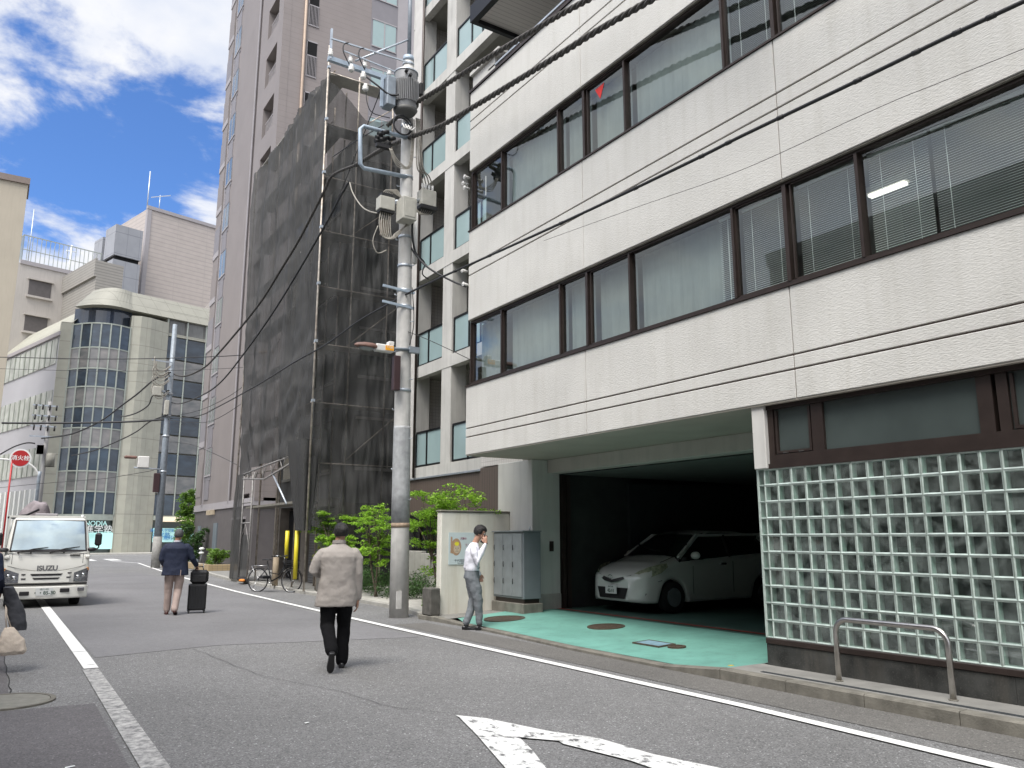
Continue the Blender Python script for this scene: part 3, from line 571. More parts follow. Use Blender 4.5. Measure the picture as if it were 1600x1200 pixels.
for c in range(ncol):
    y1 = Ya if c == 0 else ys[c-1]; y0 = ys[c]
    for r_ in range(rows):
        z0 = GB0+r_*pitch; z1 = z0+pitch; e = b_; d = .030; D = .085; s2 = .017 if c else .010
        o4 = [(y0+e, z0+e), (y1-e, z0+e), (y1-e, z1-e), (y0+e, z1-e)]
        i4 = [(y0+s2, z0+s2), (y1-s2, z0+s2), (y1-s2, z1-s2), (y0+s2, z1-s2)]
        # thick rim sloping to the clear centre, then side walls running back to the rear face
        for k in range(4):
            a, b, c2, d2 = o4[k], o4[(k+1) % 4], i4[(k+1) % 4], i4[k]
            blocks.quad((GX, *a), (GX, *b), (GX+.006, *c2), (GX+.006, *d2), 0)
            blocks.quad((GX+.009, *d2), (GX+.009, *c2), (GX+D, *c2), (GX+D, *d2), 1)
        faces.quad((GX+.007, *i4[0]), (GX+.007, *i4[1]), (GX+.007, *i4[2]), (GX+.007, *i4[3]))
        backs.quad((GX+D, *i4[0]), (GX+D, *i4[1]), (GX+D, *i4[2]), (GX+D, *i4[3]))
blocks.build('glass_blocks', [m_gbside, m_gbin], gbw, fix=False)
faces.build('block_front_faces', m_gbface, gbw, fix=False); backs.build('block_rear_faces', M_glass('wavy_block_rear', (.5, .6, .56), .6, rough=.12), gbw, fix=False)
jb = MB(); yend = ys[-1]
for r_ in range(rows+1): jb.box(GX+.003, GX+.08, yend, Ya, GB0+r_*pitch-b_, GB0+r_*pitch+b_)
for y in ys+[Ya]: jb.box(GX+.0045, GX+.079, y-b_, y+b_, GB0, GB1)
jb.build('mortar_joints', m_gbj, gbw, fix=False)
MB().box(GX+.01, GX+.09, Ya+.002, Ya+.03, GB0, GB1).build('wall_end', m_gbside, gbw)
# room behind the glass blocks: shelves, pale partition, things on a sill
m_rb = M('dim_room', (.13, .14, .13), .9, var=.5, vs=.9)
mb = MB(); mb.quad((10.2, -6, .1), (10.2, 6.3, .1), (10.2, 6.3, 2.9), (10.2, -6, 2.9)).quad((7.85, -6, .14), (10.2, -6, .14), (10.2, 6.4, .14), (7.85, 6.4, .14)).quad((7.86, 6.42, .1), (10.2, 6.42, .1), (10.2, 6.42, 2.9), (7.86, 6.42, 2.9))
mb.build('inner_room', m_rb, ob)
mb = MB(); mb.box(8.05, 8.4, -4, 5.9, .5, .95).box(8.1, 8.35, 4.6, 5.2, .95, 1.3).box(8.1, 8.3, 3.2, 3.9, .95, 1.5).box(8.1, 8.3, 1.8, 2.9, .95, 1.2); mb.build('shelf_clutter', M('brown_clutter', (.09, .075, .055), .8, var=.6, vs=4), ob)
MB().box(8.12, 8.2, 4.85, 5.05, 1.3, 1.45).build('paper_stack', M('pale_papers', (.35, .37, .36), .8, var=.3, vs=9), ob)
# end partition of the ground floor towards the garage
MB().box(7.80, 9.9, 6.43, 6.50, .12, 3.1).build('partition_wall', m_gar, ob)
mb = MB(); mb.box(FX+.04, FX+.24, 6.33, 6.52, 2.35, 3.12, bev=.01); mb.build('corner_drop_wall', m_colm, ob)
mb = MB(); zt0, zt1 = 2.35, 3.10; xb = 7.66
mb.box(xb+.03, xb+.16, YR, 6.33, zt0, zt0+.055).box(xb+.06, xb+.16, YR, 6.33, zt0+.055, zt0+.16).box(xb+.04, xb+.16, YR, 6.33, zt1-.05, zt1)
for (a, b) in ((6.25, 6.33), (5.57, 5.72), (3.74, 3.88), (3.60, 3.70), (1.8, 1.95), (-.1, .05), (-2.1, -1.95), (-4.1, -3.95)): mb.box(xb+.062, xb+.155, a, b, zt0+.16, zt1-.05)
mb.build('transom_frame', m_bronze, ob)
for (a, b) in ((5.72, 6.25), (3.88, 5.57), (1.95, 3.60), (.05, 1.8), (-1.95, -.1), (-3.95, -2.1)):
    pn = MB().box(xb+.10, xb+.11, a, b, zt0+.16, zt1-.05).build('transom_pane', m_frost, ob)
    if (a, b) != (3.88, 5.57):
        s_ = MB(); s_.box(xb+.07, xb+.12, a+.02, b-.02, zt0+.17, zt0+.20).box(xb+.07, xb+.12, a+.02, a+.05, zt0+.20, zt1-.07).box(xb+.07, xb+.12, b-.05, b-.02, zt0+.20, zt1-.07); s_.build('transom_sash', m_bronze, pn)
        MB().box(xb+.055, xb+.07, a+.12, a+.19, zt0+.168, zt0+.182).box(xb+.055, xb+.07, b-.19, b-.12, zt0+.168, zt0+.182).build('hinge', m_steel, pn)
MB().box(GX-.035, GX+.10, YR, Ya, .355, GB0-.003, bev=.006).build('plinth_cap', m_bronze, ob)
mb = MB(); y = Ya
while y > YR: mb.box(GX-.02, GX+.12, y-.898, y, .10, .352, bev=.003); y -= .9
mb.build('plinth', m_granite, ob)
MB().box(7.9, 17, -6.1, -5.95, 0, 12.6).build('side_wall', m_white, ob)
# ---- low wall with poster, cabinets
lw = thing('low_wall', 'stained cream render wall with rounded end beside the condominium planting, poster on it', 'wall', (8.2, 14.2, 0))
m_cream = M('cream_render', (.66, .64, .57), .8, var=.08, vs=2.5, streak=.4, streakcol=(.36, .30, .18), bump=.3, bs=60)
MB().box(7.46, 9.07, 14.15, 14.33, 0.04, 2.05, bev=.02).build('wall_body', m_cream, lw)
MB().box(7.44, 9.06, 14.13, 14.35, 2.052, 2.085, bev=.01).build('coping', m_concd, lw)
MB().box(7.20, 7.42, 14.05, 14.40, .09, .60, bev=.02).build('wall_stub', M('dark_stone_stub', (.10, .095, .085), .9, var=.3, vs=8, streak=.4), lw)
po = thing('poster', 'pale blue notice poster with a brown and yellow animal drawing on the cream wall', 'poster', (7.93, 14.14, 1.35))
MB().box(7.63, 8.21, 14.138, 14.148, 1.03, 1.65).build('sheet', M('poster_paper', (.55, .63, .64), .4, var=.03), po)
mp1, mp2, mp3, mp4 = M('poster_brown', (.42, .27, .17), .5, var=.2, vs=30), M('poster_yellow', (.75, .68, .05), .5, var=0), M('poster_ink', (.10, .10, .12), .5, var=0), M('poster_magenta', (.30, .05, .12), .5, var=0)
def flat_oval(cx, cz, rx, rz, y, mb, n=24): mb.poly([(cx+rx*math.cos(2*math.pi*i/n), y, cz+rz*math.sin(2*math.pi*i/n)) for i in range(n)]); return mb
yp = 14.1365
mb = MB(); flat_oval(7.80, 1.37, .11, .165, yp, mb); mb.quad((7.67, yp, 1.25), (7.71, yp, 1.25), (7.71, yp, 1.56), (7.675, yp, 1.57)); flat_oval(7.72, 1.36, .05, .12, yp-.0006, mb); mb.build('drawing_body', mp1, po)
mb = MB(); flat_oval(7.815, 1.33, .075, .085, yp-.0012, mb); mb.build('drawing_face', M('poster_tan', (.55, .45, .33), .5, var=0), po)
mb = MB(); flat_oval(7.81, 1.43, .05, .04, yp-.0018, mb); mb.build('drawing_leaf', mp2, po)
mb = MB(); flat_oval(7.79, 1.345, .009, .012, yp-.002, mb, 10); flat_oval(7.84, 1.345, .009, .012, yp-.002, mb, 10); flat_oval(7.815, 1.31, .012, .006, yp-.002, mb, 10)
mb.quad((7.78, yp-.002, 1.285), (7.85, yp-.002, 1.285), (7.85, yp-.002, 1.28), (7.78, yp-.002, 1.28)); mb.build('drawing_eyes', mp3, po)
text('poster_text', '犬猫の', .05, (7.96, yp, 1.53), (math.pi/2, 0, 0), mp4, po); text('poster_text', 'フン', .06, (8.05, yp, 1.40), (math.pi/2, 0, 0), mp4, po)
text('poster_text', '千代田区', .06, (7.88, yp, 1.10), (math.pi/2, 0, 0), mp3, po); text('poster_text', '町会・保健所', .022, (7.90, yp, 1.055), (math.pi/2, 0, 0), mp3, po)
cb_ = thing('utility_cabinet', 'tall blue-grey steel utility cabinet with small door handles on a concrete base by the garage', 'cabinet', (8.85, 13.5, 0))
m_cab = M('cabinet_grey', (.235, .255, .265), .5, .2, var=.12, vs=5, streak=.25, streakcol=(.28, .31, .33)); m_cabd = M('cabinet_side_shaded_grey', (.19, .21, .225), .5, .2, var=.08)  # side grey is the door grey with side-face shade in its colour
MB().box(8.64, 9.04, 13.00, 14.10, .40, 1.66, bev=.01).build('cabinet_body', m_cabd, cb_)
for (a, b) in ((13.05, 13.38), (13.39, 13.72), (13.73, 14.06)):
    d = MB().box(8.622, 8.64, a, b, .44, 1.63, bev=.004).build('door', m_cab, cb_)
    for zc in (.72, 1.04, 1.36): MB().tube([(8.60, b-.05, zc-.05), (8.595, b-.05, zc), (8.60, b-.05, zc+.05)], .008, 6).build('handle', m_black, d)
MB().box(8.60, 9.05, 12.98, 14.12, 1.66, 1.685, bev=.005).build('cabinet_roof', m_cab, cb_)
MB().box(8.60, 9.06, 12.96, 14.10, .09, .32, bev=.01).build('base', m_concd, cb_)
MB().box(8.68, 9.02, 13.04, 14.06, .32, .40).build('skid', m_bronze, cb_)
MB().tube([(8.85, 13.1, 1.685), (8.85, 13.1, 1.76)], .012, 6).build('lifting_eye', m_galv, cb_)
# hoop railing in front of the glass blocks
hr = thing('hoop_barrier', 'brushed steel tube hoop barrier on the narrow pavement before the glass block wall', 'barrier', (7.42, 4.8, .118))
pp = []
y0_, y1_, zt, rr_ = 4.22, 5.385, .73, .14
for i in range(9): a = math.pi/2*i/8; pp.append((7.42, y1_-rr_+rr_*math.cos(a), zt-rr_+rr_*math.sin(a)))
for i in range(9): a = math.pi/2+math.pi/2*i/8; pp.append((7.42, y0_+rr_+rr_*math.cos(a), zt-rr_+rr_*math.sin(a)))
MB().tube([(7.42, y1_, .10)]+pp+[(7.42, y0_, .10)], .0275, 16).build('tube', m_steel, hr)
MB().tube([(7.42, y1_, .118), (7.42, y1_, .128)], .042, 16).build('foot_ring', m_concd, hr); MB().tube([(7.42, y0_, .118), (7.42, y0_, .128)], .042, 16).build('foot_ring', m_concd, hr)
# ================================================================ condominium with glass balconies
ap = thing('apartment_building', 'concrete-framed apartment block with frosted glass balconies and a brown boarded base behind the pole', 'apartment building', (12, 18, 0))
AX = 10.0; YA0, YA1 = 14.6, 21.0
FH = 2.92; slabs = [3.25+FH*i for i in range(0, 7)]     # top of floor slab edges: 3.42.. up
m_apint = M_stripes('balcony_inner_tile', (.55, .53, .49), (.38, .36, .33), axis=2, period=.1, width=.1, axis2=3, period2=.1, width2=.1)
cols = [(20.75, 21.45), (18.58, 19.12), (14.6, 15.2)]
for i, zb in enumerate(slabs):
    zs = 6.08+FH*(i-1); 
    mb = MB(); mb.box(AX, AX+.22, YA0, YA1+.42, zs, zs+.33); mb.build('slab_edge_beam', m_apw, ap)
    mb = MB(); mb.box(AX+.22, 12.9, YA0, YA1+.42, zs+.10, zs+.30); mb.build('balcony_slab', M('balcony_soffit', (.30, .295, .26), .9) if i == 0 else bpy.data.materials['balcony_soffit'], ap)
    z0 = zs+.33; z1 = zs+FH
    bays = [(19.14, 20.73), (15.2, 18.56)]
    for bi, (a, b) in enumerate(bays):
        ba = MB(); xg = AX+.10
        ba.box(xg-.03, xg+.03, a, b, z0+.98, z0+1.03).box(xg-.025, xg+.025, a, b, z0+.03, z0+.07)
        posts = [a+.02, (a+b)/2+.1, b-.04] if bi == 0 else [a+.02, a+.9, a+1.9, a+2.5, b-.05]
        for p in posts: ba.box(xg-.035, xg+.03, p, p+.05, z0, z0+.98)
        fr_ = ba.build('balcony_rail', m_blackmet, ap)
        MB().box(xg-.006, xg+.006, a+.03, b-.03, z0+.075, z0+.975).build('balcony_glass', m_balg, fr_)
    # back wall with sliding windows
    MB().box(12.3, 12.4, YA0, YA1+.4, z0, z1).build('back_wall', m_apint, ap)
    for (a, b) in ((19.3, 20.6), (16.2, 18.2)):
        wn = MB().box(12.24, 12.3, a, b, z0+.02, z0+2.0).build('balcony_door_frame', m_blackmet, ap)
        MB().box(12.22, 12.236, a+.06, (a+b)/2-.03, z0+.08, z0+1.94).box(12.22, 12.236, (a+b)/2+.03, b-.06, z0+.08, z0+1.94).build('balcony_door_pane', m_panedark, wn)
    # partitions between flats
    MB().box(AX+.5, 12.3, 18.80, 18.90, z0, z1).build('partition', m_apint, ap)
    pt = MB().box(AX+.35, 12.3, 17.35, 17.40, z0+.05, z0+1.95).build('partition_panel', M('white_partition', (.50, .49, .46), .6) if i == 0 else bpy.data.materials['white_partition'], ap)
    MB().box(AX+.33, 12.3, 17.33, 17.42, z0+1.95, z0+2.02).build('panel_rail', m_blackmet, pt)
for (a, b) in cols:
    MB().box(AX+.012, AX+.5, a, b-.0, 3.2, 24.0, bev=.015).build('column', m_apw, ap)
MB().box(AX-.012, AX+.03, 20.77, 21.3, 3.2, 24.0).build('downpipe_casing', M('white_pipe_casing', (.55, .53, .50), .6), ap)
MB().tube([(AX-.07, 20.55, 3.2), (AX-.07, 20.55, 24)], .04, 8).build('downpipe', m_bronze, ap)
MB().box(12.4, 16, YA0, YA1+.4, .1, 24).build('building_core', m_apint, ap)
MB().box(10.3, 15.9, 21.05, 21.42, 3.2, 24).build('side_wall', m_tilew, ap)
MB().box(AX+.02, 12.5, YA0, YA0+.12, 6.0, 24).build('near_side_wall', m_tilew, ap)
# base: boarded band, tile strip, dark glazing behind the planting
MB().box(AX+.03, 15.8, YA0+1.95, YA1+.38, 2.18, 3.155).build('boarded_base', m_brownslat, ap)
MB().box(AX-.02, 15.8, YA0+1.93, YA1+.40, 3.155, 3.20).build('base_trim', m_galv, ap)
MB().box(AX+.6, 15.8, YA0+1.95, YA1+.4, .1, 2.18).build('base_glazing', M('dark_green_glazing', (.03, .042, .038), .12, var=.2, vs=1.5, spec=.7), ap)
mb = MB()
for y in (16.6, 17.6, 18.6, 19.6, 20.6, 21.3): mb.box(AX+.55, AX+.6, y, y+.06, .1, 2.18)
mb.box(AX+.5, AX+.6, YA0+1.95, YA1+.4, .1, .22); mb.build('glazing_frame', m_bronze, ap)
MB().box(9.74, 11.2, 14.68, 16.5, 3.20, 3.72).build('tile_parapet', m_tilew, ap)
MB().box(9.74, 15.8, 14.70, 16.52, .1, 3.18).build('entrance_wall', m_brownslat, ap)

# ================================================================ scaffolded building with black netting
sb = thing('scaffolded_building', 'narrow dark building wrapped in scaffolding, its shuttered ground floor half open', 'building', (9.5, 27, 0))
SX, SY0, SY1 = 7.62, 22.5, 30.6; SZ = 16.1
m_dk = M('dark_render', (.15, .15, .145), .85, var=.25, vs=1.5, streak=.3); m_dkw = M('dark_window', (.05, .065, .06), .15, spec=.6)
MB().box(8.9, 15, 23.5, 30.0, 2.6, 14.6).build('wall', m_dk, sb)
for k in range(4):
    for y in (24.3, 27.2): 
        f = MB().box(8.86, 8.9, y, y+2.0, 3.6+k*2.9, 5.2+k*2.9).build('window', m_dkw, sb); MB().box(8.83, 8.86, y-.06, y+2.06, 3.52+k*2.9, 3.6+k*2.9).box(8.83, 8.86, y+.97, y+1.03, 3.6+k*2.9, 5.2+k*2.9).build('frame', m_conc, f)
    f = MB().box(9.4, 11.4, 23.46, 23.5, 3.7+k*2.9, 5.2+k*2.9).build('window', m_dkw, sb); MB().box(9.3, 11.5, 23.42, 23.46, 3.6+k*2.9, 3.7+k*2.9).box(9.3, 11.5, 23.42, 23.46, 5.2+k*2.9, 5.28+k*2.9).box(10.37, 10.43, 23.42, 23.46, 3.7+k*2.9, 5.2+k*2.9).build('frame', m_conc, f)
MB().box(9.4, 15, 23.5, 30.0, .1, 2.6).build('ground_floor_wall', M('dim_ground_floor_wall', (.05, .05, .05), .85, var=.3), sb)
m_shut = M_stripes('roller_shutter_slats', (.14, .14, .145), (.03, .03, .03), axis=2, period=.085, width=.2, rough=.45, bump=1)
MB().box(9.0, 9.06, 23.9, 26.4, .12, 2.45).build('roller_shutter', m_shut, sb)
m_pier = M('grey_brown_pier', (.16, .14, .12), .85, var=.2)
for (a, b) in ((23.5, 23.85), (26.5, 27.0), (29.4, 30.0)): MB().box(8.9, 9.4, a, b, .1, 2.6).build('pier', m_pier, sb)
MB().box(8.7, 9.4, 23.6, 27.0, 2.5, 2.75).build('shutter_box', m_concd, sb)
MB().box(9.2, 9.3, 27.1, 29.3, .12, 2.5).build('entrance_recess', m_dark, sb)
# scaffolding frame
sc = thing('scaffolding', 'tall tube scaffolding with white rusty uprights and boards round the dark building', 'scaffolding', (SX, 26, 0))
m_sc = M('scaffold_tube', (.42, .38, .33), .5, .5, var=.4, vs=8, streak=.4, streakcol=(.25, .13, .06))
def spole(x, y, z0, z1, r=.03): MB().tube([(x, y, z0), (x, y, z1)], r, 8).build('upright', m_sc, sc)
for (x, y, z1) in ((SX-.07, SY0-.07, 16.9), (SX+.22, 24.4, SZ+.3), (SX+.22, 26.4, SZ+.2), (SX+.22, 28.4, SZ), (SX-.05, SY1, SZ-.2), (8.7, SY0+.18, 16.3), (9.9, SY0+.18, 15.8), (SX+.9, 24.4, 16), (SX+.9, 26.4, 16), (SX+.9, 28.4, 16), (8.5, 23.3, 16)): spole(x, y, .08, z1)
for k in range(9):
    z = 1.9+k*1.78
    if k >= 1: MB().tube([(SX-.05, SY0+.16, z), (11.3, SY0+.16, z)], .022, 6).build('ledger', m_sc, sc)
    if k >= 1: MB().tube([(SX+.22, SY0+.1, z+.1), (SX+.22, SY1, z+.1)], .022, 6).build('ledger', m_sc, sc)
    if k >= 2:
        MB().box(SX+.1, SX+.7, SY0+.2, SY1, z-.03, z).box(SX+.3, 11.2, SY0+.15, SY0+.75, z-.025, z).build('plank', m_conc, sc)
        MB().box(SX-.10, SX-.02, SY0-.14, SY0-.02, z-.03, z+.05).build('coupler', m_galv, sc)
for k in range(0, 8, 2): MB().tube([(8.6, SY0+.2, 3.7+k*1.78), (10.6, SY0+.2, 5.5+k*1.78)], .02, 6).build('brace', m_sc, sc)
tr = MB(); za, zb_ = 3.75, 3.80
ptsT = [Vector((SX-.1, 29.5, 3.78)), Vector((SX-.1, 26.7, 3.90)), Vector((SX-.1, 23.6, 4.0))]; ptsB = [Vector((SX-.1, 29.5, 3.62)), Vector((SX-.1, 26.8, 3.45)), Vector((SX-.1, 23.6, 3.82))]
tr.tube(ptsT, .03, 6); tr.tube(ptsB, .03, 6)
for i in range(13):
    t = i/12; f = lambda P, q: P[0].lerp(P[1], q*2) if q < .5 else P[1].lerp(P[2], q*2-1)
    tr.tube([f(ptsT, t), f(ptsB, min(1, t+.04 if i % 2 else max(0, t-.04)))], .016, 5)
m_gate = M('dull_gate_steel', (.26, .25, .24), .6, .3, var=.3, vs=9, streak=.3)
tr.build('gantry_truss', m_gate, sc)
MB().tube([(SX-.08, 26.0, 3.6), (SX-.08, 24.35, 2.55)], .035, 6).build('brace', m_galv, sc)
g = MB()
for y in (29.35, 28.2): g.tube([(SX-.1, y, .1), (SX-.1, y, 3.7)], .03, 6)
g.tube([(SX-.1, 29.35, 2.05), (SX-.1, 28.2, 2.05)], .025, 6); g.tube([(SX-.1, 29.3, 1.5), (SX-.1, 28.8, 2.0)], .015, 5); g.tube([(SX-.1, 28.25, 1.3), (SX-.1, 28.8, 2.0)], .015, 5)
g.tube([(SX-.1, 29.35, 2.75), (SX-.1, 28.2, 2.75)], .025, 6); g.build('gate_frame', m_gate, sc)
MB().box(SX-.06, SX+.6, SY0+1.0, SY1-1.5, 2.55, 2.62).build('plank', m_concd, sc)
m_yel = M('yellow_guard_tube', (.72, .60, .03), .45, var=.08, vs=6)
MB().tube([(SX-.1, 24.05, .95), (SX-.1, 24.05, 1.75)], .06, 12).build('yellow_tube_cover', m_yel, sc)
MB().tube([(SX-.1, 23.15, .38), (SX-.1, 23.15, 1.75)], .06, 12).build('yellow_tube_cover', m_yel, sc)
# netting: real sheets with folds
def M_net(nm='black_mesh_netting', lo=.77, hi=.92):
    m = bpy.data.materials.new(nm); m.use_nodes = True; t = m.node_tree; b = t.nodes['Principled BSDF']; b.inputs['Base Color'].default_value = (.043, .043, .042, 1); b.inputs['Roughness'].default_value = .75
    o = [n for n in t.nodes if n.type == 'OUTPUT_MATERIAL'][0]; tr = t.nodes.new('ShaderNodeBsdfTransparent'); ms = t.nodes.new('ShaderNodeMixShader')
    tc = t.nodes.new('ShaderNodeTexCoord'); n = t.nodes.new('ShaderNodeTexNoise'); n.inputs['Scale'].default_value = 1.1; n.inputs['Detail'].default_value = 4; mp = t.nodes.new('ShaderNodeMapping'); mp.inputs['Scale'].default_value = (1.6, 1.6, .25); t.links.new(tc.outputs['Object'], mp.inputs[0]); t.links.new(mp.outputs[0], n.inputs['Vector'])
    r_ = t.nodes.new('ShaderNodeMapRange'); t.links.new(n.outputs['Fac'], r_.inputs[0]); r_.inputs[1].default_value = .3; r_.inputs[2].default_value = .7; r_.inputs[3].default_value = lo; r_.inputs[4].default_value = hi
    t.links.new(r_.outputs[0], ms.inputs[0]); t.links.new(tr.outputs[0], ms.inputs[1]); t.links.new(b.outputs[0], ms.inputs[2]); t.links.new(ms.outputs[0], o.inputs[0])
    return m
m_net = M_net(); m_net2 = M_net('thin_black_mesh_netting', .55, .78)
def sheet(fn, nu, nv): 
    mb = MB(); rings = [[fn(i/nu, j/nv) for i in range(nu+1)] for j in range(nv+1)]; mb.loft(rings, closed=False, cap=False); return mb
nt_ = thing('netting', 'black mesh dust netting hung in folds on the scaffolding round the building', 'netting', (SX, 26, 0))
def frontnet(u, v):     # street side; u 0..1 from corner to far end
    y = SY0+(SY1-SY0)*u
    top = 16.15-.35*u; 
    b0 = 2.35 if u < .12 else 4.0-.02*u
    if u < .16: b0 = 2.0+(max(0, u-.10)/.06)*1.85
    if u > .78: b0 = 3.75
    z = b0+(top-b0)*v
    q = mnoise.noise(Vector((y*.7, z*.45, 3)))*1.3; d = .15*mnoise.noise(Vector((y*1.2+q*.2, z*.15, 1)))+.075*mnoise.noise(Vector((y*3.2+q*.25, z*.10, 4)))+.035*mnoise.noise(Vector((y*8+q*.3, z*.14, 7)))+.012*mnoise.noise(Vector((y*5, z*3.0, 17)))
    d += .05*abs(math.sin((y-SY0)*math.pi/2))*math.sin(z*math.pi/1.78)*.6+.09*mnoise.noise(Vector((y*1.8+z*.9, z*1.3-y*.8, 11)))*max(.25, 1.4-z/9)
    return (SX-.03+d*1.3, y, z)
sheet(frontnet, 230, 200).build('street_side_net', m_net, nt_, fix=False)
def sidenet(u, v):
    x = SX+(11.4-SX)*u; top = 15.4-.9*u+(.25*math.cos(u*9)); z = .9*(u)+1.9*(1-u)+(top-(.9*u+1.9*(1-u)))*v
    d = .14*mnoise.noise(Vector((x*.9, z*.3, 21)))+.09*mnoise.noise(Vector((x*3+z*.35, z*.5+x, 24)))+.03*mnoise.noise(Vector((x*8, z*1.4, 27)))+.08*mnoise.noise(Vector((x*1.5+z*.8, z*1.1-x, 31)))
    return (x, SY0-.04+d*1.2, z)
sheet(sidenet, 150, 200).build('near_side_net', m_net2, nt_, fix=False)
def endflap(u, v):
    y = 29.45+1.1*u; z = .12+3.7*v; d = .12*mnoise.noise(Vector((y*4, z*.4, 41)))+.05*mnoise.noise(Vector((y*12, z, 44))); return (SX-.08+d-.05*(1-v)*u, y, z)
sheet(endflap, 40, 50).build('hanging_flap', m_net, nt_, fix=False)
def cornerflap(u, v):
    a = u*math.pi*2; z = 1.75+2.6*v; r_ = .22+.30*v+.06*math.sin(a*5); return (SX-.02+r_*math.cos(a)*.75, SY0+.35+r_*math.sin(a)*1.5+.35*v, z)
sheet(cornerflap, 48, 24).build('gathered_flap', m_net, nt_, fix=False)
def lowerpanel(u, v):
    y = 28.25+1.1*u; z = .15+1.5*v; return (SX-.07+.04*mnoise.noise(Vector((y*5, z*2, 3))), y, z)
sheet(lowerpanel, 20, 20).build('gate_net', m_net, nt_, fix=False)

# ================================================================ tall brown tiled tower
tw = thing('tower_block', 'tall mauve-brown tiled tower with stacked recessed balconies behind the black netting', 'tower block', (13, 43, 0))
TX, TY0, TY1, TH = 10.0, 37.08, 49.6, 46.0
m_t1 = M('mauve_tile', (.225, .20, .193), .6, var=.06, vs=.8); m_t1l = M_stripes('mauve_wall_tile', (.24, .21, .20), (.20, .172, .163), axis=2, period=.30, width=.07, bump=.3)
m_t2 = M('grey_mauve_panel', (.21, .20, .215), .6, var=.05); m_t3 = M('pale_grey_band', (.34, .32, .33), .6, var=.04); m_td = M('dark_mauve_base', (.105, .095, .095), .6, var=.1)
FHT = 2.9
# street front: solid wall pieces round the recessed balconies
mb = MB(); mb.box(TX, TX+.4, 39.9, 41.3, 3.2, TH).box(TX, TX+.4, 41.75, 47.6, 3.2, TH).box(TX, TX+.4, 48.25, TY1, 3.2, TH).box(TX, TX+.4, TY0, 37.95, 3.2, TH); mb.build('front_wall', m_t1, tw)
MB().box(TX+.12, TX+.4, 47.6, 48.25, 3.2, TH).box(TX+.15, TX+.4, 41.3, 41.75, 3.2, TH).build('recess_strip', m_t2, tw)
MB().box(TX-.05, TX-.0, 47.55, 47.68, 3.2, TH).box(TX-.05, TX, 41.68, 41.80, 3.2, TH).build('vertical_rib', m_t3, tw)
zf = 4.72
k = 0
while zf+k*FHT < TH-2:
    z = zf+k*FHT
    MB().box(TX, TX+.4, 37.95, 39.9, z-1.15, z+.0).build('balcony_upstand', m_t1, tw)
    k += 1
nf = k
MB().box(TX+.4, TX+8.4, TY0+.05, TY1, 3.2, TH).build('core_wall', m_t1, tw)
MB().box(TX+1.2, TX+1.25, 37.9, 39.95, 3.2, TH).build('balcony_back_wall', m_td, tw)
m_towpane = M('tower_pane', (.17, .20, .20), .1, var=.3, vs=.3, spec=.7)
for k in range(nf):
    z = zf+k*FHT
    # small sash window with grey strip below, in a projecting rib
    f = MB().box(TX-.03, TX+.0, 46.15, 47.55, z-.05, z+1.75).build('window', m_t2, tw)
    MB().box(TX-.045, TX-.03, 46.2, 47.5, z+.25, z+1.7).build('pane', m_towpane, f)
    MB().box(TX-.07, TX-.03, 46.12, 47.58, z+.16, z+.25).box(TX-.06, TX-.03, 46.82, 46.88, z+.25, z+1.7).build('frame', m_t3, f)
    MB().box(TX-.04, TX-.0, 46.35, 47.35, z-1.12, z-.06).build('grey_panel', m_t2, tw)
    MB().box(TX-.04, TX, TY0+11.2, TY1+.02, z+1.95, z+2.3).build('floor_band', m_t3, tw) if True else None
    MB().box(TX-.025, TX, 48.3, TY1+.01, z-.9, z+1.0).build('grey_panel', m_t2 if k % 2 else m_t1, tw)
    # recessed balcony railing, vents in the recess strip
    r_ = MB().box(TX+.15, TX+.18, 37.98, 39.88, z+.88, z+.93)
    for i in range(12): r_.box(TX+.155, TX+.175, 38.0+i*.16, 38.03+i*.16, z+.0, z+.88)
    r_.build('balcony_rail', m_t3, tw)
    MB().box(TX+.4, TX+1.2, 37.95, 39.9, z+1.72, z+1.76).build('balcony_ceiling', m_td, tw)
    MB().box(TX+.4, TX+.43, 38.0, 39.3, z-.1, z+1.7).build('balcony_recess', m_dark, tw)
    MB().box(TX+.08, TX+.15, 41.35, 41.62, z+.7, z+.9).build('vent', m_black, tw)
    # side (camera-facing) wall: slot windows and pale window bay
    s_ = MB().box(11.30, 11.82, TY0-.018, TY0-.006, z-.15, z+1.75).build('slot_window', m_dark, tw)
    rr = MB()
    for i in range(7): rr.box(11.32+i*.075, 11.34+i*.075, TY0-.06, TY0-.04, z-.15, z+.95)
    rr.box(11.28, 11.84, TY0-.03, TY0+.01, z+.95, z+1.0).box(11.28, 11.84, TY0-.04, TY0+.01, z-.22, z-.15).box(11.28, 11.31, TY0-.03, TY0+.02, z-.15, z+1.8).box(11.28, 11.84, TY0-.03, TY0+.02, z+1.75, z+1.82); rr.build('railing', m_t3, s_)
    b_w = MB().box(14.85, 16.2, TY0-.04, TY0-.02, z-.1, z+1.45).build('bay_window', m_balg, tw)
    MB().box(14.80, 16.25, TY0-.06, TY0-.01, z-.16, z-.1).box(14.80, 16.25, TY0-.06, TY0-.01, z+1.45, z+1.52).box(15.5, 15.56, TY0-.055, TY0-.01, z-.1, z+1.45).build('frame', m_t3, b_w)
MB().box(TX+.4, 14.75, TY0-.0, TY0+.05, 3.2, TH).box(TX+.003, TX+.4, TY0-.012, TY0-.004, 3.2, TH).build('side_wall', m_t1l, tw)
MB().box(14.75, 16.3, TY0-.02, TY0+.05, 3.2, TH).build('bay_panel', m_t2, tw)
MB().box(16.3, 18.4, TY0-.03, TY0+.05, 3.2, TH).build('pale_side_wall', m_t3, tw)
MB().tube([(11.12, TY0-.08, 3.2), (11.12, TY0-.08, TH)], .07, 8).build('downpipe', M('beige_pipe', (.50, .38, .29), .6), tw)
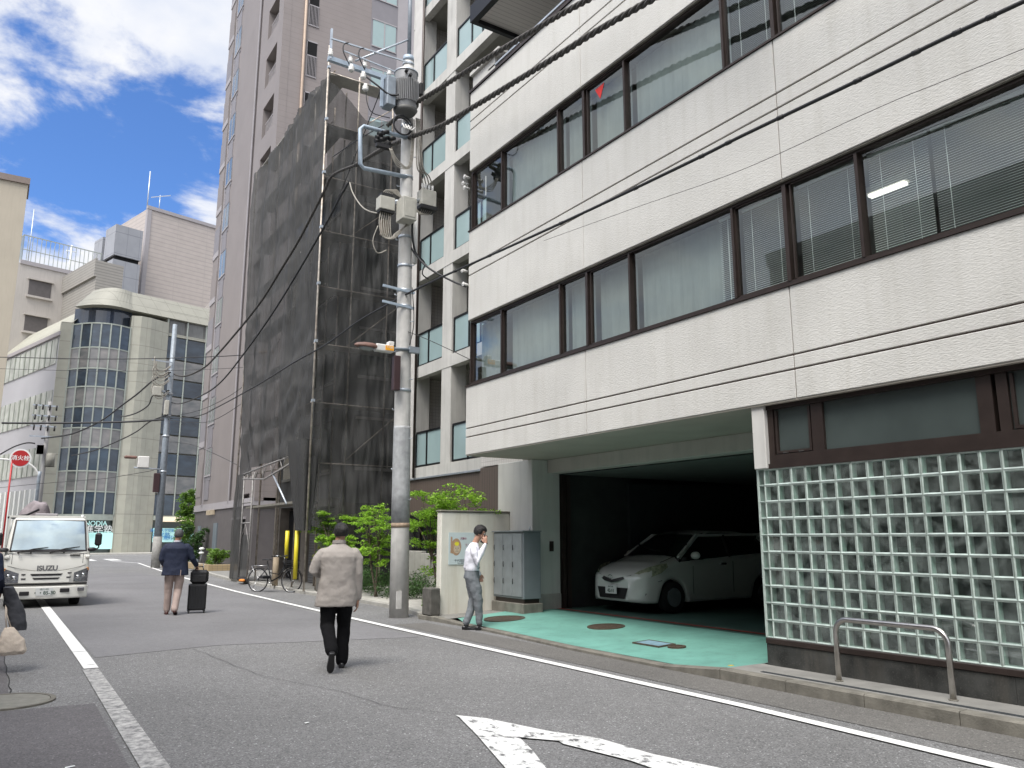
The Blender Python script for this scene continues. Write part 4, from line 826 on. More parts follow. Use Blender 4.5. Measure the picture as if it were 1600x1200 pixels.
MB().box(TX+.02, TX+8.4, TY0+.1, TY1, .1, 3.0).build('base_wall', m_td, tw)
MB().box(TX-.05, TX+8.4, TY0, TY1+.02, 3.0, 3.35).build('base_band', m_t3, tw)
MB().box(TX-.03, TX+.02, 43.8, 44.6, .12, 2.3).build('grey_door', M('blue_grey_door', (.14, .17, .19), .5), tw)
MB().box(TX-.02, TX+.02, 47.7, 48.4, .12, 2.2).build('grey_door', bpy.data.materials['blue_grey_door'], tw)
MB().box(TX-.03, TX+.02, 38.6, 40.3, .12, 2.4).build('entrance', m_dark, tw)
MB().box(TX-.1, TX+.02, 38.4, 40.5, 2.4, 2.5).build('entrance_canopy', m_t3, tw)
mb = MB()
for i in range(4): mb.box(TX-.12, TX, 44.6+i*.45, 44.75+i*.45, 2.75, 3.0)
mb.build('wall_lamp', M('beige_fitting', (.5, .42, .3), .6), tw)
# ================================================================ far buildings
A75 = Vector((math.sin(R(75)), math.cos(R(75)), 0)); A15 = Vector((math.sin(R(-15)), math.cos(R(-15)), 0))
def lb(mb, P, a0, a1, b0, b1, z0, z1, mi=0):      # box in the turned street grid: a to the right, b away
    P = Vector((P[0], P[1], 0)); c = [P+A75*a+A15*b for a, b in ((a0, b0), (a1, b0), (a1, b1), (a0, b1))]
    return mb.prism([(q.x, q.y) for q in c], z0, z1, mi)
m_stone = M_stripes('greenish_stone_panels', (.345, .34, .285), (.23, .225, .19), axis=2, period=1.9, width=.03, axis2=3, period2=1.2, width2=.03, rough=.6, var=.08)
m_gdark = M('dark_blue_window_band', (.025, .035, .055), .08, var=.6, vs=.25, spec=.9); m_glight = M('pale_window_band', (.20, .20, .19), .15, var=.45, vs=.35, spec=.7, streak=.5, streakcol=(.10, .09, .08))
def M_panes(nm, ca, cb_):
    m = bpy.data.materials.new(nm); m.use_nodes = True; t = m.node_tree; b = t.nodes['Principled BSDF']; b.inputs['Roughness'].default_value = .08; b.inputs['Specular IOR Level'].default_value = .8
    g = t.nodes.new('ShaderNodeNewGeometry'); tc = t.nodes.new('ShaderNodeTexCoord'); n = t.nodes.new('ShaderNodeTexNoise'); n.inputs['Scale'].default_value = .7; n.inputs['Detail'].default_value = 4; mp = t.nodes.new('ShaderNodeMapping'); mp.inputs['Scale'].default_value = (1, 1, 2.2); t.links.new(tc.outputs['Object'], mp.inputs[0]); t.links.new(mp.outputs[0], n.inputs['Vector'])
    a = t.nodes.new('ShaderNodeMath'); a.operation = 'MULTIPLY_ADD'; t.links.new(n.outputs['Fac'], a.inputs[0]); a.inputs[1].default_value = 1.6; a.inputs[2].default_value = -.8
    a2 = t.nodes.new('ShaderNodeMath'); a2.operation = 'ADD'; a2.use_clamp = True; t.links.new(a.outputs[0], a2.inputs[0]); t.links.new(g.outputs['Random Per Island'], a2.inputs[1])
    mi = t.nodes.new('ShaderNodeMix'); mi.data_type = 'RGBA'; t.links.new(a2.outputs[0], mi.inputs[0]); mi.inputs[6].default_value = (*ca, 1); mi.inputs[7].default_value = (*cb_, 1); t.links.new(mi.outputs[2], b.inputs['Base Color']); return m
m_pdark = M_panes('dark_office_panes', (.012, .016, .024), (.05, .075, .105)); m_plight = M_panes('pale_office_panes', (.07, .08, .085), (.25, .235, .225))
m_mull = M('grey_mullion', (.34, .37, .33), .5, .2)
go = thing('corner_office_building', 'curved glass and greenish stone office building closing the view beyond the crossing', 'office building', (10, 92, 0))
P0 = Vector((12.94, 89.06, 0)); Pp = Vector((10.2, 88.1, 0)); PL = PD(104, 600, 90); PL.z = 0
def arc(inset, n=16):
    pts = []
    for i in range(n+1):
        t = i/n; p = PL.lerp(Pp, t); nrm = Vector((-.12, -1, 0)).normalized(); pts.append(p+nrm*(1.5*4*t*(1-t)-inset))
    return pts
rowsz = [(22.66, 20.18, 1), (20.18, 18.05, 0), (18.05, 16.2, 1), (16.2, 14.2, 0), (14.2, 12.1, 1), (12.1, 10.2, 0), (10.2, 7.9, 1), (7.9, 5.94, 0), (5.94, 3.73, 1)]
for (zt_, zb_2, dk) in rowsz:
    a = arc(0, 12); q_ = MB()
    for i in range(0, 12, 2): q_.quad((a[i].x, a[i].y, zb_2+.06), (a[i+2].x, a[i+2].y, zb_2+.06), (a[i+2].x, a[i+2].y, zt_-.06), (a[i].x, a[i].y, zt_-.06))
    q_.build('curved_window_band', m_pdark if dk else m_plight, go, fix=False); q_ = MB()
    for i in range(6): c0_ = P0+A75*(1.0+i*2.15)-A15*.01; c1_ = P0+A75*(1.0+(i+1)*2.15)-A15*.01; q_.quad((c0_.x, c0_.y, zb_2+.08), (c1_.x, c1_.y, zb_2+.08), (c1_.x, c1_.y, zt_-.08), (c0_.x, c0_.y, zt_-.08))
    q_.build('window_band', m_pdark if dk else m_plight, go, fix=False)
a = arc(.12, 12); b = arc(-.05, 12)
mb = MB()
for (zt_, zb_2, dk) in rowsz: mb.loft([[(p.x, p.y, zt_-.06) for p in b], [(p.x, p.y, zt_+.06) for p in b]], closed=False, cap=False)
for i in range(0, 13, 2): mb.beam((b[i].x, b[i].y, 3.7), (b[i].x, b[i].y, 22.7), .12, .12)
for k in range(0, 7): 
    q = P0+A75*(1.0+k*2.15)-A15*.04; mb.beam((q.x, q.y, 3.7), (q.x, q.y, 24.6), .12, .12)
mb.build('mullions', m_mull, go)
mb = MB(); a = arc(.15, 16); MB().loft([[(p.x, p.y, 3.7) for p in a], [(p.x, p.y, 22.7) for p in a]], closed=False, cap=False, sm=False).build('backing', m_stone, go)
# corner pillar of three turned faces, left pillar
mb = MB(); c = [Pp, Pp+Vector((.9, -.35, 0)), Pp+Vector((1.9, -.1, 0)), P0+A75*1.0-A15*.25, P0+A75*1.0+A15*1.5, Pp+Vector((0, 2, 0))]
mb.prism([(q.x, q.y) for q in c], 0, 24.0); mb.build('corner_pillar', m_stone, go)
c = [PL+Vector((-1.0, .1, 0)), PL+Vector((.1, -.12, 0)), PL+Vector((.1, 1.5, 0)), PL+Vector((-1, 1.5, 0))]
MB().prism([(q.x, q.y) for q in c], 0, 22.9).build('left_pillar', m_stone, go)
lb(MB(), P0, 1.0, 14, .3, 9, 0, 25.5).build('core_wall', m_stone, go)
lb(MB(), P0, 1.0, 14, -.1, .3, 22.66, 22.95).build('ledge', m_stone, go)
lb(MB(), P0, 1.3, 14, .25, .35, 22.95, 24.6).build('top_window_band', m_glight, go)
# sloping stone crown
outer = [Vector(p) for p in arc(-.1)]+[P0+A75*1.0-A15*.25, P0+A75*14-A15*.1]; inner = [Vector(p)+Vector((1.6*(1-i/16), 1.5, 0)) for i, p in enumerate(arc(0))]+[P0+A75*1.2+A15*1.2, P0+A75*14+A15*1.2]
mb = MB(); mb.loft([[(p.x, p.y, 24.55) for p in outer], [(p.x, p.y, 26.9) for p in inner], [(p.x, p.y+6, 26.95) for p in inner]], closed=False, cap=False, sm=False); mb.loft([[(p.x, p.y, 24.55) for p in inner], [(p.x, p.y, 24.56) for p in outer]], closed=False, cap=False); mb.build('sloping_crown', M_stripes('toned_down_crown_stone', (.27, .265, .225), (.19, .185, .155), axis=2, period=1.1, width=.05, axis2=3, period2=1.8, width2=.03), go)  # crown stone toned down in colour to offset sun on the slope
a = arc(1.1); MB().loft([[(p.x, p.y, 22.7) for p in a], [(p.x, p.y, 24.6) for p in a]], closed=False, cap=False, sm=False).build('set_back_windows', m_gdark, go)
a2 = arc(0); MB().loft([[(p.x, p.y, 22.72) for p in a2], [(p.x, p.y, 22.74) for p in a]], closed=False, cap=False).build('terrace', m_stone, go)
lb(MB(), P0, 1, 12, 3, 8, 26.0, 27.4).build('rooftop_plant_box', m_t3, go)
mb = MB(); a = arc(-.3); mb.loft([[(p.x, p.y, 3.2) for p in a], [(p.x, p.y, 3.75) for p in a]], closed=False, cap=False); lb(mb, P0, 1.0, 14, -.4, .0, 3.3, 3.75); mb.build('shop_fascia', m_mull, go)
a = arc(.3); MB().loft([[(p.x, p.y, .1) for p in a], [(p.x, p.y, 3.3) for p in a]], closed=False, cap=False).build('shopfront_glass', m_dkw, go)
lb(MB(), P0, 1.0, 14, .0, .32, .1, 3.3).build('shopfront', m_dkw, go)
m_teal = M_emit('pale_teal_sign', (.45, .75, .72), .10); m_blue = M('sign_blue', (.03, .22, .55), .5, var=0); m_wht = M('sign_white', (.78, .80, .78), .5, var=0)
q = P0+A75*2.2-A15*.5
aw_ = MB(); 
for (a0, a1, z0, z1) in ((1.6, 9.5, 3.15, 3.6),): lb(aw_, P0, a0, a1, -1.2, .1, z0, z1)
aw_.build('awning', M_emit('cream_lit_awning', (.85, .70, .52), .15), go)
lb(MB(), P0, 1.1, 9.5, -.35, -.25, 1.1, 2.5).build('shop_sign_panel', m_teal, go)
rz = (math.pi/2, 0, -R(-15)*1.0)
rot75 = (math.pi/2, 0, R(90-75))
def farsign(s, size, pxu, pxv, D, mat, nm='shop_sign_text'): 
    p = PD(pxu, pxv, D); return text(nm, s, size, p, rot75, mat, go, ext=.01)
farsign('進学塾', .62, 252, 837, 90.4, m_blue); farsign('高校・大学受験', .36, 254, 829, 90.4, m_blue); farsign('無料体験 受付中', .5, 282, 841, 91.2, m_blue)
farsign('NODIA', .62, 150, 818, 85.6, m_teal); farsign('進学塾', .85, 154, 828, 85.6, m_wht); farsign('高校大学受験', .40, 154, 834, 85.6, m_teal)
mb = MB(); p = PD(157, 845, 85.6); mb.box(p.x-1.2, p.x+1.0, p.y, p.y+.08, .5, 2.0); mb.build('shop_sign_panel', m_teal, go)
# left wing
m_wing = M('pale_metal_panel', (.44, .44, .47), .5, .1, var=.05, vs=.3); W0 = PL+Vector((-1.0, .2, 0))
lw_ = thing('wing_building', 'long pale grey office wing with ribbon windows receding behind the white truck', 'office building', tuple(W0))
lb(MB(), W0, .1, 8, 0, 40, 0, 21.8).build('wall', m_wing, lw_)
m_wl = M('white_blind_windows', (.44, .46, .43), .3, var=.25, vs=.9, streak=.3, streakcol=(.18, .20, .19))
for (z0, z1) in ((18.7, 21.3), (13.0, 16.0), (7.6, 10.4)):
    for k in range(12): 
        f = lb(MB(), W0, -.0, .1, .6+k*3.2, 3.5+k*3.2, z0, z1).build('window', m_wl, lw_)
        lb(MB(), W0, -.08, .0, 3.5+k*3.2, 3.8+k*3.2, z0, z1).build('mullion', m_mull, f); lb(MB(), W0, -.06, .0, 2.0+k*3.2, 2.1+k*3.2, z0, z1).build('mullion', m_mull, f)
mb = MB()
for k in range(24): lb(mb, W0, -.5, .1, .4+k*1.5, .8+k*1.5, .5, 6.2)
mb.build('vertical_fins', m_wht, lw_)
mb = MB(); o1 = [W0+A15*0, W0+A15*40]; i1 = [W0+A75*3.2+A15*0, W0+A75*3.2+A15*40]; mb.loft([[(p.x, p.y, 21.8) for p in o1], [(p.x, p.y, 25.6) for p in i1], [(p.x+8, p.y+2, 25.7) for p in i1]], closed=False, cap=False); mb.build('sloped_roof', m_stone, lw_)
lb(MB(), W0, -.15, .3, -.1, 40, 21.5, 21.9).build('eaves', m_t3, lw_)
Lv = PD(133, 600, 102)
lb(lb(MB(), Lv, 0, 3, 0, 26, 26, 33.6), Lv, -.25, .0, 0, 26, 31.6, 33.8).build('rooftop_screen', M_stripes('grey_louvre', (.30, .285, .26), (.22, .21, .195), axis=2, period=.35, width=.3), lw_)
# striped box, blue-grey lift tower, fenced building, beige building
st = thing('clad_building', 'huge windowless beige building with fine horizontal cladding lines above the curved office', 'building', (14.64, 119.1, 0))
m_clad = M_stripes('fine_horizontal_cladding', (.45, .40, .37), (.38, .34, .32), axis=2, period=.62, width=.25, rough=.7, bump=0, axis2=3, period2=5.5, width2=.012)
lb(MB(), (14.64, 119.1), 0, 24, 0, 13, 0, 48.0).build('wall', m_clad, st)
lb(MB(), (14.64, 119.1), -.1, .5, -.1, .5, 0, 48.0).build('corner_trim', m_t3, st); lb(MB(), (14.64, 119.1), -.15, 24.1, -.15, .3, 47.9, 48.4).build('coping', m_t3, st)
q = Vector((14.64, 119.1, 0))+A15*3+A75*1.0; MB().tube([(q.x, q.y, 48), (q.x, q.y, 55)], .09, 6).build('aerial_mast', m_galv, st)
q = Vector((14.64, 119.1, 0))+A15*1.2+A75*2.0; MB().tube([(q.x, q.y, 48), (q.x, q.y, 51)], .06, 6).beam((q.x-1.2, q.y, 50.4), (q.x+1.4, q.y, 51.3), .1, .1).build('aerial', m_galv, st)
lt = thing('lift_tower', 'blue-grey panelled tower with a notched top between the fenced roof and the beige box', 'tower', (10.34, 114.5, 0))
m_bg = M_stripes('blue_grey_panels', (.29, .30, .325), (.20, .205, .23), axis=2, period=3.0, width=.03, axis2=3, period2=2.0, width2=.03)
lb(MB(), (10.34, 114.53), 0, 3.6, 0, 7.2, 0, 38.2).build('shaft', m_bg, lt); lb(MB(), (10.34, 114.53), 0, 3.6, 0, 3.4, 38.8, 43.1).build('upper_shaft', m_bg, lt); lb(MB(), (10.34, 114.53), 0, 3.6, 4.3, 7.2, 38.8, 42.4).build('upper_shaft', m_bg, lt)
lb(MB(), (10.34, 114.53), .25, 3.4, .25, 7, 38.2, 38.8).build('notch', m_dark, lt); lb(MB(), (10.34, 114.53), -.03, .0, 3.5, 4.2, 28, 38.2).build('light_slot', m_wht, lt)
fb = thing('fenced_roof_building', 'pinkish concrete building with square openings and a wire fence round its roof', 'building', (.4, 110, 0))
m_pk = M('pinkish_concrete', (.46, .43, .40), .8, var=.05, vs=.4, streak=.2)
Wp = (.38, 110.0); lb(MB(), Wp, -14, 9, .5, 14, 0, 34.4).build('wall', m_pk, fb)
# square openings framed, with depth
for (z0, z1) in ((30.6, 32.6), (26.1, 28.1), (21.6, 23.6)): 
    lb(MB(), Wp, .9, 3.4, .45, .6, z0, z1).build('opening', m_td, fb); lb(MB(), Wp, .7, 3.6, .2, .5, z0-.25, z0).build('opening_sill', m_pk, fb); lb(MB(), Wp, .7, 3.6, .2, .5, z1, z1+.2).build('opening_lintel', m_pk, fb)
mb = MB(); lb(mb, Wp, -.2, 9, .6, .7, 38.0, 38.1); lb(mb, Wp, -.2, 9, .6, .7, 36.2, 36.27)
for k in range(19): lb(mb, Wp, -.2+k*.5, -.14+k*.5, .6, .68, 34.4, 38.0)
for k in range(24): lb(mb, Wp, -.2, -.12, .6+k*.5, .66+k*.5, 34.4, 38.0)
lb(mb, Wp, -.2, -.1, .6, 12, 38.0, 38.1); mb.build('roof_fence', m_mull, fb)
lb(MB(), Wp, -.3, 9.1, .35, .7, 34.3, 34.8).build('parapet', m_t3, fb)
q = Vector((.38, 110, 0))+A75*1.2+A15*3; MB().tube([(q.x, q.y, 34.4), (q.x, q.y, 42.5)], .07, 6).build('aerial_mast', m_galv, fb)
q = Vector((.38, 110, 0))+A75*6+A15*3; MB().tube([(q.x, q.y, 34.4), (q.x, q.y, 39)], .12, 6).tube([(q.x-.6, q.y, 38.2), (q.x+.6, q.y, 38.2)], .06, 6).build('roof_mast', m_wht, fb)
be = thing('beige_building', 'plain beige rendered building with a brown roof edge at the left edge of the view', 'building', (-4, 62, 0))
MB().box(-16, -.15, 84.2, 88, 0, 34.3).build('wall', M('beige_render', (.42, .375, .30), .85, var=.04, vs=.5, streak=.12), be)
MB().box(-16.1, -.02, 84.0, 88.1, 34.3, 34.9).build('roof_edge', M('brown_roof_edge', (.20, .16, .14), .7), be)
MB().box(-5, -3.3, 85, 87, 34.9, 37.2).build('roof_plant', m_galv, be)
gb_ = thing('green_rooftop_building', 'small building with a green-netted rooftop sign frame beside the tower', 'building', (22, 112, 0))
MB().box(22.2, 30, 110, 118, 0, 33).build('wall', m_pk, gb_); MB().box(23.2, 25.2, 109.6, 109.9, 33, 40).build('green_screen', M('lime_green_screen', (.22, .38, .12), .8), gb_)

# ================================================================ buildings opposite (added left of the camera for reflections; sized, toned to steer light)
m_op1 = M_stripes('opposite_tile', (.22, .19, .165), (.15, .13, .12), axis=2, period=.3, width=.05); m_op2 = M('opposite_render', (.32, .31, .28), .8)
for (nm, y0, y1, h, m_, lab) in (('shop_building', -14, 2.5, 15, m_op2, 'pale render office across the street behind the camera, seen only in window reflections'), ('shop_building', 2.9, 16, 10, m_op1, 'low brown tiled building on the left pavement outside the frame'), ('shop_building', 16.4, 33, 8, m_op2, 'low pale building on the left pavement beside the truck, outside the frame'), ('shop_building', 33.5, 57, 7, m_op1, 'unseen brown tiled corner building on the left before the crossing')):
    b_ = thing(nm, lab, 'building', (-5, (y0+y1)/2, 0)); MB().box(-16, -4.6, y0, y1, 0, h).build('wall', m_, b_)
    k = 1
    while 3.2*k+2 < h:
        wb = MB(); y = y0+.8
        while y+1.6 < y1: wb.box(-4.62, -4.56, y, y+1.6, 3.2*k+.3, 3.2*k+1.9); y += 2.5
        wb.build('window_row', m_dkw, b_); k += 1
    MB().box(-4.62, -4.5, y0+.5, y1-.5, .2, 2.7).build('shopfront', m_dkw, b_); MB().box(-16.05, -4.45, y0, y1, h, h+.4).build('parapet', m_conc, b_)

# ================================================================ utility poles
m_pole = M('pole_concrete', (.52, .51, .485), .75, var=.14, vs=5, streak=.3, streakcol=(.26, .25, .23), bump=.2, bs=60)
m_poleg = M('pole_sheath_grey', (.36, .37, .375), .6, var=.2, vs=9, streak=.45, streakcol=(.16, .165, .17), bump=.6, bs=25)
m_stpole = M('blue_grey_pole_paint', (.24, .275, .31), .5, .2, var=.15, vs=7, streak=.3, streakcol=(.16, .15, .14))
m_box = M('beige_switch_box', (.42, .41, .36), .5, var=.1, vs=6, streak=.2); m_wire = M('grey_insulated_wire', (.30, .28, .24), .6, var=.2, vs=20); m_xf = M('transformer_grey', (.30, .30, .30), .45, .3, var=.08, vs=6); m_xfd = M('transformer_dark_base', (.12, .12, .115), .6); m_blu = M('pale_blue_bracket', (.36, .43, .50), .5, .2, var=.1, vs=9)  # transformer base is a darker grey than its body
p1 = thing('utility_pole', 'thick concrete utility pole with a finned grey transformer, switch boxes and street lamp', 'utility pole', (7.0, 15.0, 0))
def cx(z): return 7.0-.115*z/12.2
def pr_(z): return .192-.075*z/12.2
MB().tube([(cx(z), 15, z) for z in (0, 1.75, 4, 8, 12.15)], [pr_(z) for z in (0, 1.75, 4, 8, 12.15)], 28).build('shaft', m_pole, p1)
MB().tube([(cx(z), 15, z) for z in (1.82, 2.5, 3.2, 3.75, 3.8)], [pr_(1.82)+.006, pr_(2.5)+.006, pr_(3.2)+.007, pr_(3.75)+.005, pr_(3.8)+.001], 28).build('anti_poster_sheath', m_poleg, p1)
MB().tube([(cx(z), 15, z) for z in (1.75, 1.84)], [pr_(1.75)+.008, pr_(1.84)+.008], 28).build('sheath_band', M('rusty_band', (.32, .24, .17), .8, var=.3, vs=15), p1)
MB().tube([(cx(12.1), 15, 12.08), (cx(12.1), 15, 12.2)], [.128, .12], 20).build('top_cap', m_blu, p1)
mb = MB(); mb.tube([(6.90, 15, 12.15), (6.88, 15, 14.8)], .045, 10).build('top_pipe', m_stpole, p1)
for z in (12.0, 4.55, 9.28, 7.25, 7.9, 6.7, 6.35, 8.25, 10.5, 5.4): MB().tube([(cx(z), 15, z-.03), (cx(z), 15, z+.03)], pr_(z)+.012, 20, cap=True).build('clamp_band', m_galv, p1)
mb = MB()
for i in range(14): z = 2.3+i*.62; sgn = (-1)**i; mb.tube([(cx(z)+sgn*.05, 14.9 if sgn > 0 else 15.1, z), (cx(z)+sgn*.14, 14.83 if sgn > 0 else 15.17, z), (cx(z)+sgn*.142, 14.83 if sgn > 0 else 15.17, z+.03)], .011, 6)
mb.build('step_bolts', m_galv, p1)
# crossarm, upper rods, insulators, stays
ca = MB().beam((4.98, 14.85, 11.42), (6.95, 14.85, 11.38), .09, .10).build('crossarm', m_blu, p1)
MB().beam((5.0, 14.8, 11.86), (6.85, 14.8, 11.93), .03, .03).beam((5.3, 14.78, 11.66), (6.5, 14.78, 11.58), .025, .025).beam((5.02, 14.82, 11.4), (5.02, 14.82, 12.1), .04, .05).tube([(5.6, 14.9, 11.6), (6.86, 15, 12.62)], .022, 6).build('stay_rods', m_galv, p1)
def insul(x, y, z, r=.06, par=p1): 
    mb = MB(); mb.tube([(x, y, z), (x, y, z+.05), (x, y, z+.06), (x, y, z+.10), (x, y, z+.11), (x, y, z+.16)], [r*.6, r, r*.55, r*.95, r*.5, r*.6], 12); return mb.build('insulator', m_porc, par)
for x in (5.02, 5.46, 5.78, 6.35): insul(x, 14.82, 11.46)
for (x, z) in ((5.45, 11.2), (5.72, 11.12), (5.78, 10.86)): insul(x, 14.72, z, .07)
mb = MB()
for x in (5.4, 5.75): mb.tube(smoothpath([(x, 14.8, 11.9), (x-.12, 14.75, 11.8), (x-.14, 14.72, 11.6), (x, 14.72, 11.35)], 5), .014, 6)
mb.tube(smoothpath([(5.78, 14.72, 11.2), (6.0, 14.6, 11.0), (6.25, 14.55, 10.85), (6.45, 14.5, 10.88)], 5), .02, 6); mb.tube(smoothpath([(5.8, 14.72, 10.85), (5.82, 14.7, 10.6), (5.95, 14.7, 10.4), (6.35, 14.7, 10.4)], 5), .01, 5)
mb.build('drop_leads', m_cable, p1)
# transformer
tf = thing('transformer', None, None, (0, 0, 0)); bpy.data.objects.remove(tf)
tx, ty = 6.70, 14.69
body = MB(); body.tube([(tx, ty, 10.66), (tx, ty, 10.70), (tx, ty, 11.50), (tx, ty, 11.57), (tx, ty, 11.61)], [.225, .245, .252, .257, .16], 32); tf = body.build('transformer', m_xf, p1)
fn = MB()
for i in range(22):
    a = math.pi*(1.0+i/21*1.0)-.1; c_, s_ = math.cos(a), math.sin(a); fn.beam((tx+c_*.275, ty+s_*.275, 10.80), (tx+c_*.275, ty+s_*.275, 11.32), .011, .05)
fn.build('cooling_fins', m_xf, tf)
MB().tube([(tx, ty, 10.60), (tx, ty, 10.68)], [.21, .265], 32).build('transformer_base', m_xfd, tf); MB().tube([(tx, ty, 11.53), (tx, ty, 11.56)], .265, 32).build('lid_rim', m_galv, tf)
for (dx, z) in ((-.12, 11.44), (-.03, 11.36)): MB().tube([(tx+dx, ty-.24, z), (tx+dx, ty-.32, z+.02)], .035, 10).build('bushing', m_black, tf)
MB().box(tx-.50, tx-.29, ty-.15, ty+.15, 10.62, 11.30, bev=.02).build('switch_case', m_stpole, p1)
MB().box(tx-.58, tx-.53, ty-.02, ty+.04, 10.6, 11.35).build('case_bracket', m_blu, p1)
MB().box(tx+.25, tx+.33, ty-.2, ty-.06, 11.05, 11.35, bev=.02).build('arrester', m_black, p1)
# pale blue bracket frame
br = MB(); br.tube([(6.88, 14.9, 9.26), (5.88, 14.9, 9.20), (5.80, 14.9, 9.28), (5.77, 14.9, 10.06), (5.84, 14.9, 10.15), (6.6, 14.9, 10.17), (6.9, 14.9, 10.18)], .045, 10).build('bracket_frame', m_blu, p1)
# cluster of joints
jn = MB(); random.seed(3)
for i in range(9): c = Vector((6.32+random.uniform(-.16, .2), 14.8+random.uniform(-.1, .1), 9.95+random.uniform(-.12, .14))); jn.tube([c-Vector((.07, 0, .03)), c+Vector((.07, .02, .03))], .045, 8)
jn.box(6.1, 6.4, 14.75, 14.85, 9.72, 9.80).build('joint_cluster', m_black, p1)
mb = MB(); mb.tube([(6.62+.22*math.cos(a*math.pi/12), 14.62, 10.28+.22*math.sin(a*math.pi/12)) for a in range(25)], .018, 6).tube([(6.62+.19*math.cos(a*math.pi/12), 14.65, 10.26+.19*math.sin(a*math.pi/12)) for a in range(25)], .014, 6).build('cable_coil', m_cable, p1)
mb = MB(); [mb.tube(smoothpath([(6.6+k*.07, 14.6, 10.30), (6.65+k*.07, 14.55, 10.18), (6.75+k*.07, 14.6, 10.28)], 4), .02, 6) for k in range(3)]; mb.build('white_leads', m_porc, p1)
# switch boxes
def swbox(x0, x1, z0, z1, y0, y1, name='switch_box'):
    o = MB().box(x0, x1, y0, y1, z0, z1, bev=.012).build(name, m_box, p1); return o
b1 = swbox(6.20, 6.54, 8.33, 8.62, 14.72, 14.95); MB().box(6.24, 6.50, 14.74, 14.93, 8.62, 8.70).box(6.22, 6.54, 14.74, 14.93, 8.28, 8.33).build('terminal_block', m_black, b1)
b2 = swbox(6.58, 6.90, 8.08, 8.58, 14.40, 14.75); MB().box(6.62, 6.86, 14.39, 14.40, 8.14, 8.50, bev=.004).build('box_door', m_box, b2)
b3 = swbox(7.20, 7.56, 8.68, 9.05, 14.8, 15.05); MB().box(7.18, 7.58, 14.78, 15.07, 8.60, 8.68).build('terminal_block', m_black, b3)
for k in range(4): MB().tube([(7.26+k*.08, 14.9, 9.05), (7.26+k*.08, 14.9, 9.20)], .028, 8).build('cable_gland', m_porc, b3)
MB().box(6.30, 6.46, 14.85, 14.93, 7.8, 8.15, bev=.01).build('mounting_plate', M('rusty_plate', (.30, .25, .20), .7, var=.2, vs=10), p1)
MB().beam((6.52, 14.85, 8.55), (7.3, 14.95, 8.85), .05, .05).tube([(6.55, 14.9, 8.6), (7.2, 14.95, 8.8)], .045, 8).build('box_bracket', m_galv, p1)
mb = MB()
for k in range(4):
    mb.tube(smoothpath([(6.98+k*.03, 14.72, 10.6), (6.98+k*.04, 14.68, 9.9), (7.02+k*.05, 14.7, 9.45), (7.16+k*.07, 14.8, 9.35), (7.26+k*.08, 14.9, 9.2)], 6), .014, 6)
    mb.tube(smoothpath([(6.85+k*.03, 14.72, 10.55), (6.86+k*.02, 14.68, 9.9), (6.8+k*.02, 14.7, 9.4), (6.55, 14.7, 9.5-.05*k), (6.42-.02*k, 14.7, 9.7)], 6), .010, 5)
for k in range(6):
    mb.tube(smoothpath([(6.26+k*.045, 14.82, 8.30), (6.22+k*.05, 14.78, 8.0), (6.30+k*.04, 14.75, 7.72), (6.55, 14.7, 7.72+k*.02), (6.8+k*.01, 14.7, 8.08)], 6), .012, 5)
    mb.tube(smoothpath([(6.28+k*.04, 14.82, 8.68), (6.40+k*.04, 14.8, 8.80+k*.01), (6.75, 14.8, 8.68), (6.95, 14.82, 8.62)], 5), .012, 5)
    mb.tube(smoothpath([(7.25+k*.05, 14.9, 8.6), (7.2+k*.04, 14.88, 8.5), (7.1, 14.85, 8.55-k*.02), (7.02, 14.83, 8.5)], 5), .010, 5)
mb.tube(smoothpath([(6.2, 14.8, 7.95), (6.1, 14.8, 7.6), (6.2, 14.78, 7.35), (6.4, 14.78, 7.45)], 5), .012, 5)
mb.build('hanging_loops', m_wire, p1)
mb = MB(); mb.tube(smoothpath([(7.0, 14.8, 8.65), (6.95, 14.7, 8.3), (6.97, 14.75, 7.9), (7.1, 14.8, 7.5), (7.3, 14.7, 7.25)], 6), .022, 6).tube(smoothpath([(7.1, 14.8, 7.5), (7.3, 14.8, 7.35), (7.25, 14.8, 7.1), (7.4, 14.8, 7.0)], 5), .014, 6)
mb.tube(smoothpath([(7.02, 14.80, 6.75), (7.08, 14.80, 6.0), (7.0, 14.81, 5.5)], 5), .01, 5).build('black_leads', m_cable, p1)
MB().tube([(7.08, 14.84, 7.3), (7.08, 14.84, 8.45)], .05, 10).build('riser_pipe', m_porc, p1)
for z in (6.68, 6.34): MB().beam((6.38, 14.85, z+.02), (7.1, 14.85, z-.03), .04, .05).build('side_arm', m_blu, p1)
# street lamp bolted on the pole
la = thing('x', None, None); bpy.data.objects.remove(la)
arm = MB().tube([(7.0, 14.80, 5.40), (6.45, 14.80, 5.36)], .03, 8).box(6.98, 7.2, 14.75, 14.85, 5.33, 5.46).build('lamp_arm', m_stpole, p1)
head = MB().loft([[(x, 14.80+ry*math.cos(a*math.pi/8), 5.34+rz_*max(-.25, math.sin(a*math.pi/8))) for a in range(16)] for (x, ry, rz_) in ((5.78, .01, .02), (5.84, .07, .06), (5.98, .11, .085), (6.15, .11, .085), (6.32, .06, .06))]).build('lamp_head', M('rusty_brown_hood', (.17, .095, .075), .6, var=.2, vs=9), arm)
MB().ball((6.04, 14.8, 5.31), (.17, .085, .06), 8).build('lamp_glass', M('lamp_glass', (.25, .27, .27), .1), arm)
bx = MB().box(6.22, 6.62, 14.72, 14.88, 5.27, 5.42, bev=.02).box(6.50, 6.62, 14.73, 14.87, 5.42, 5.50, bev=.01).build('control_box', m_porc, arm)
MB().box(6.42, 6.60, 14.712, 14.72, 5.30, 5.40).build('orange_label', M('orange_label', (.85, .38, .02), .5, var=0), bx)
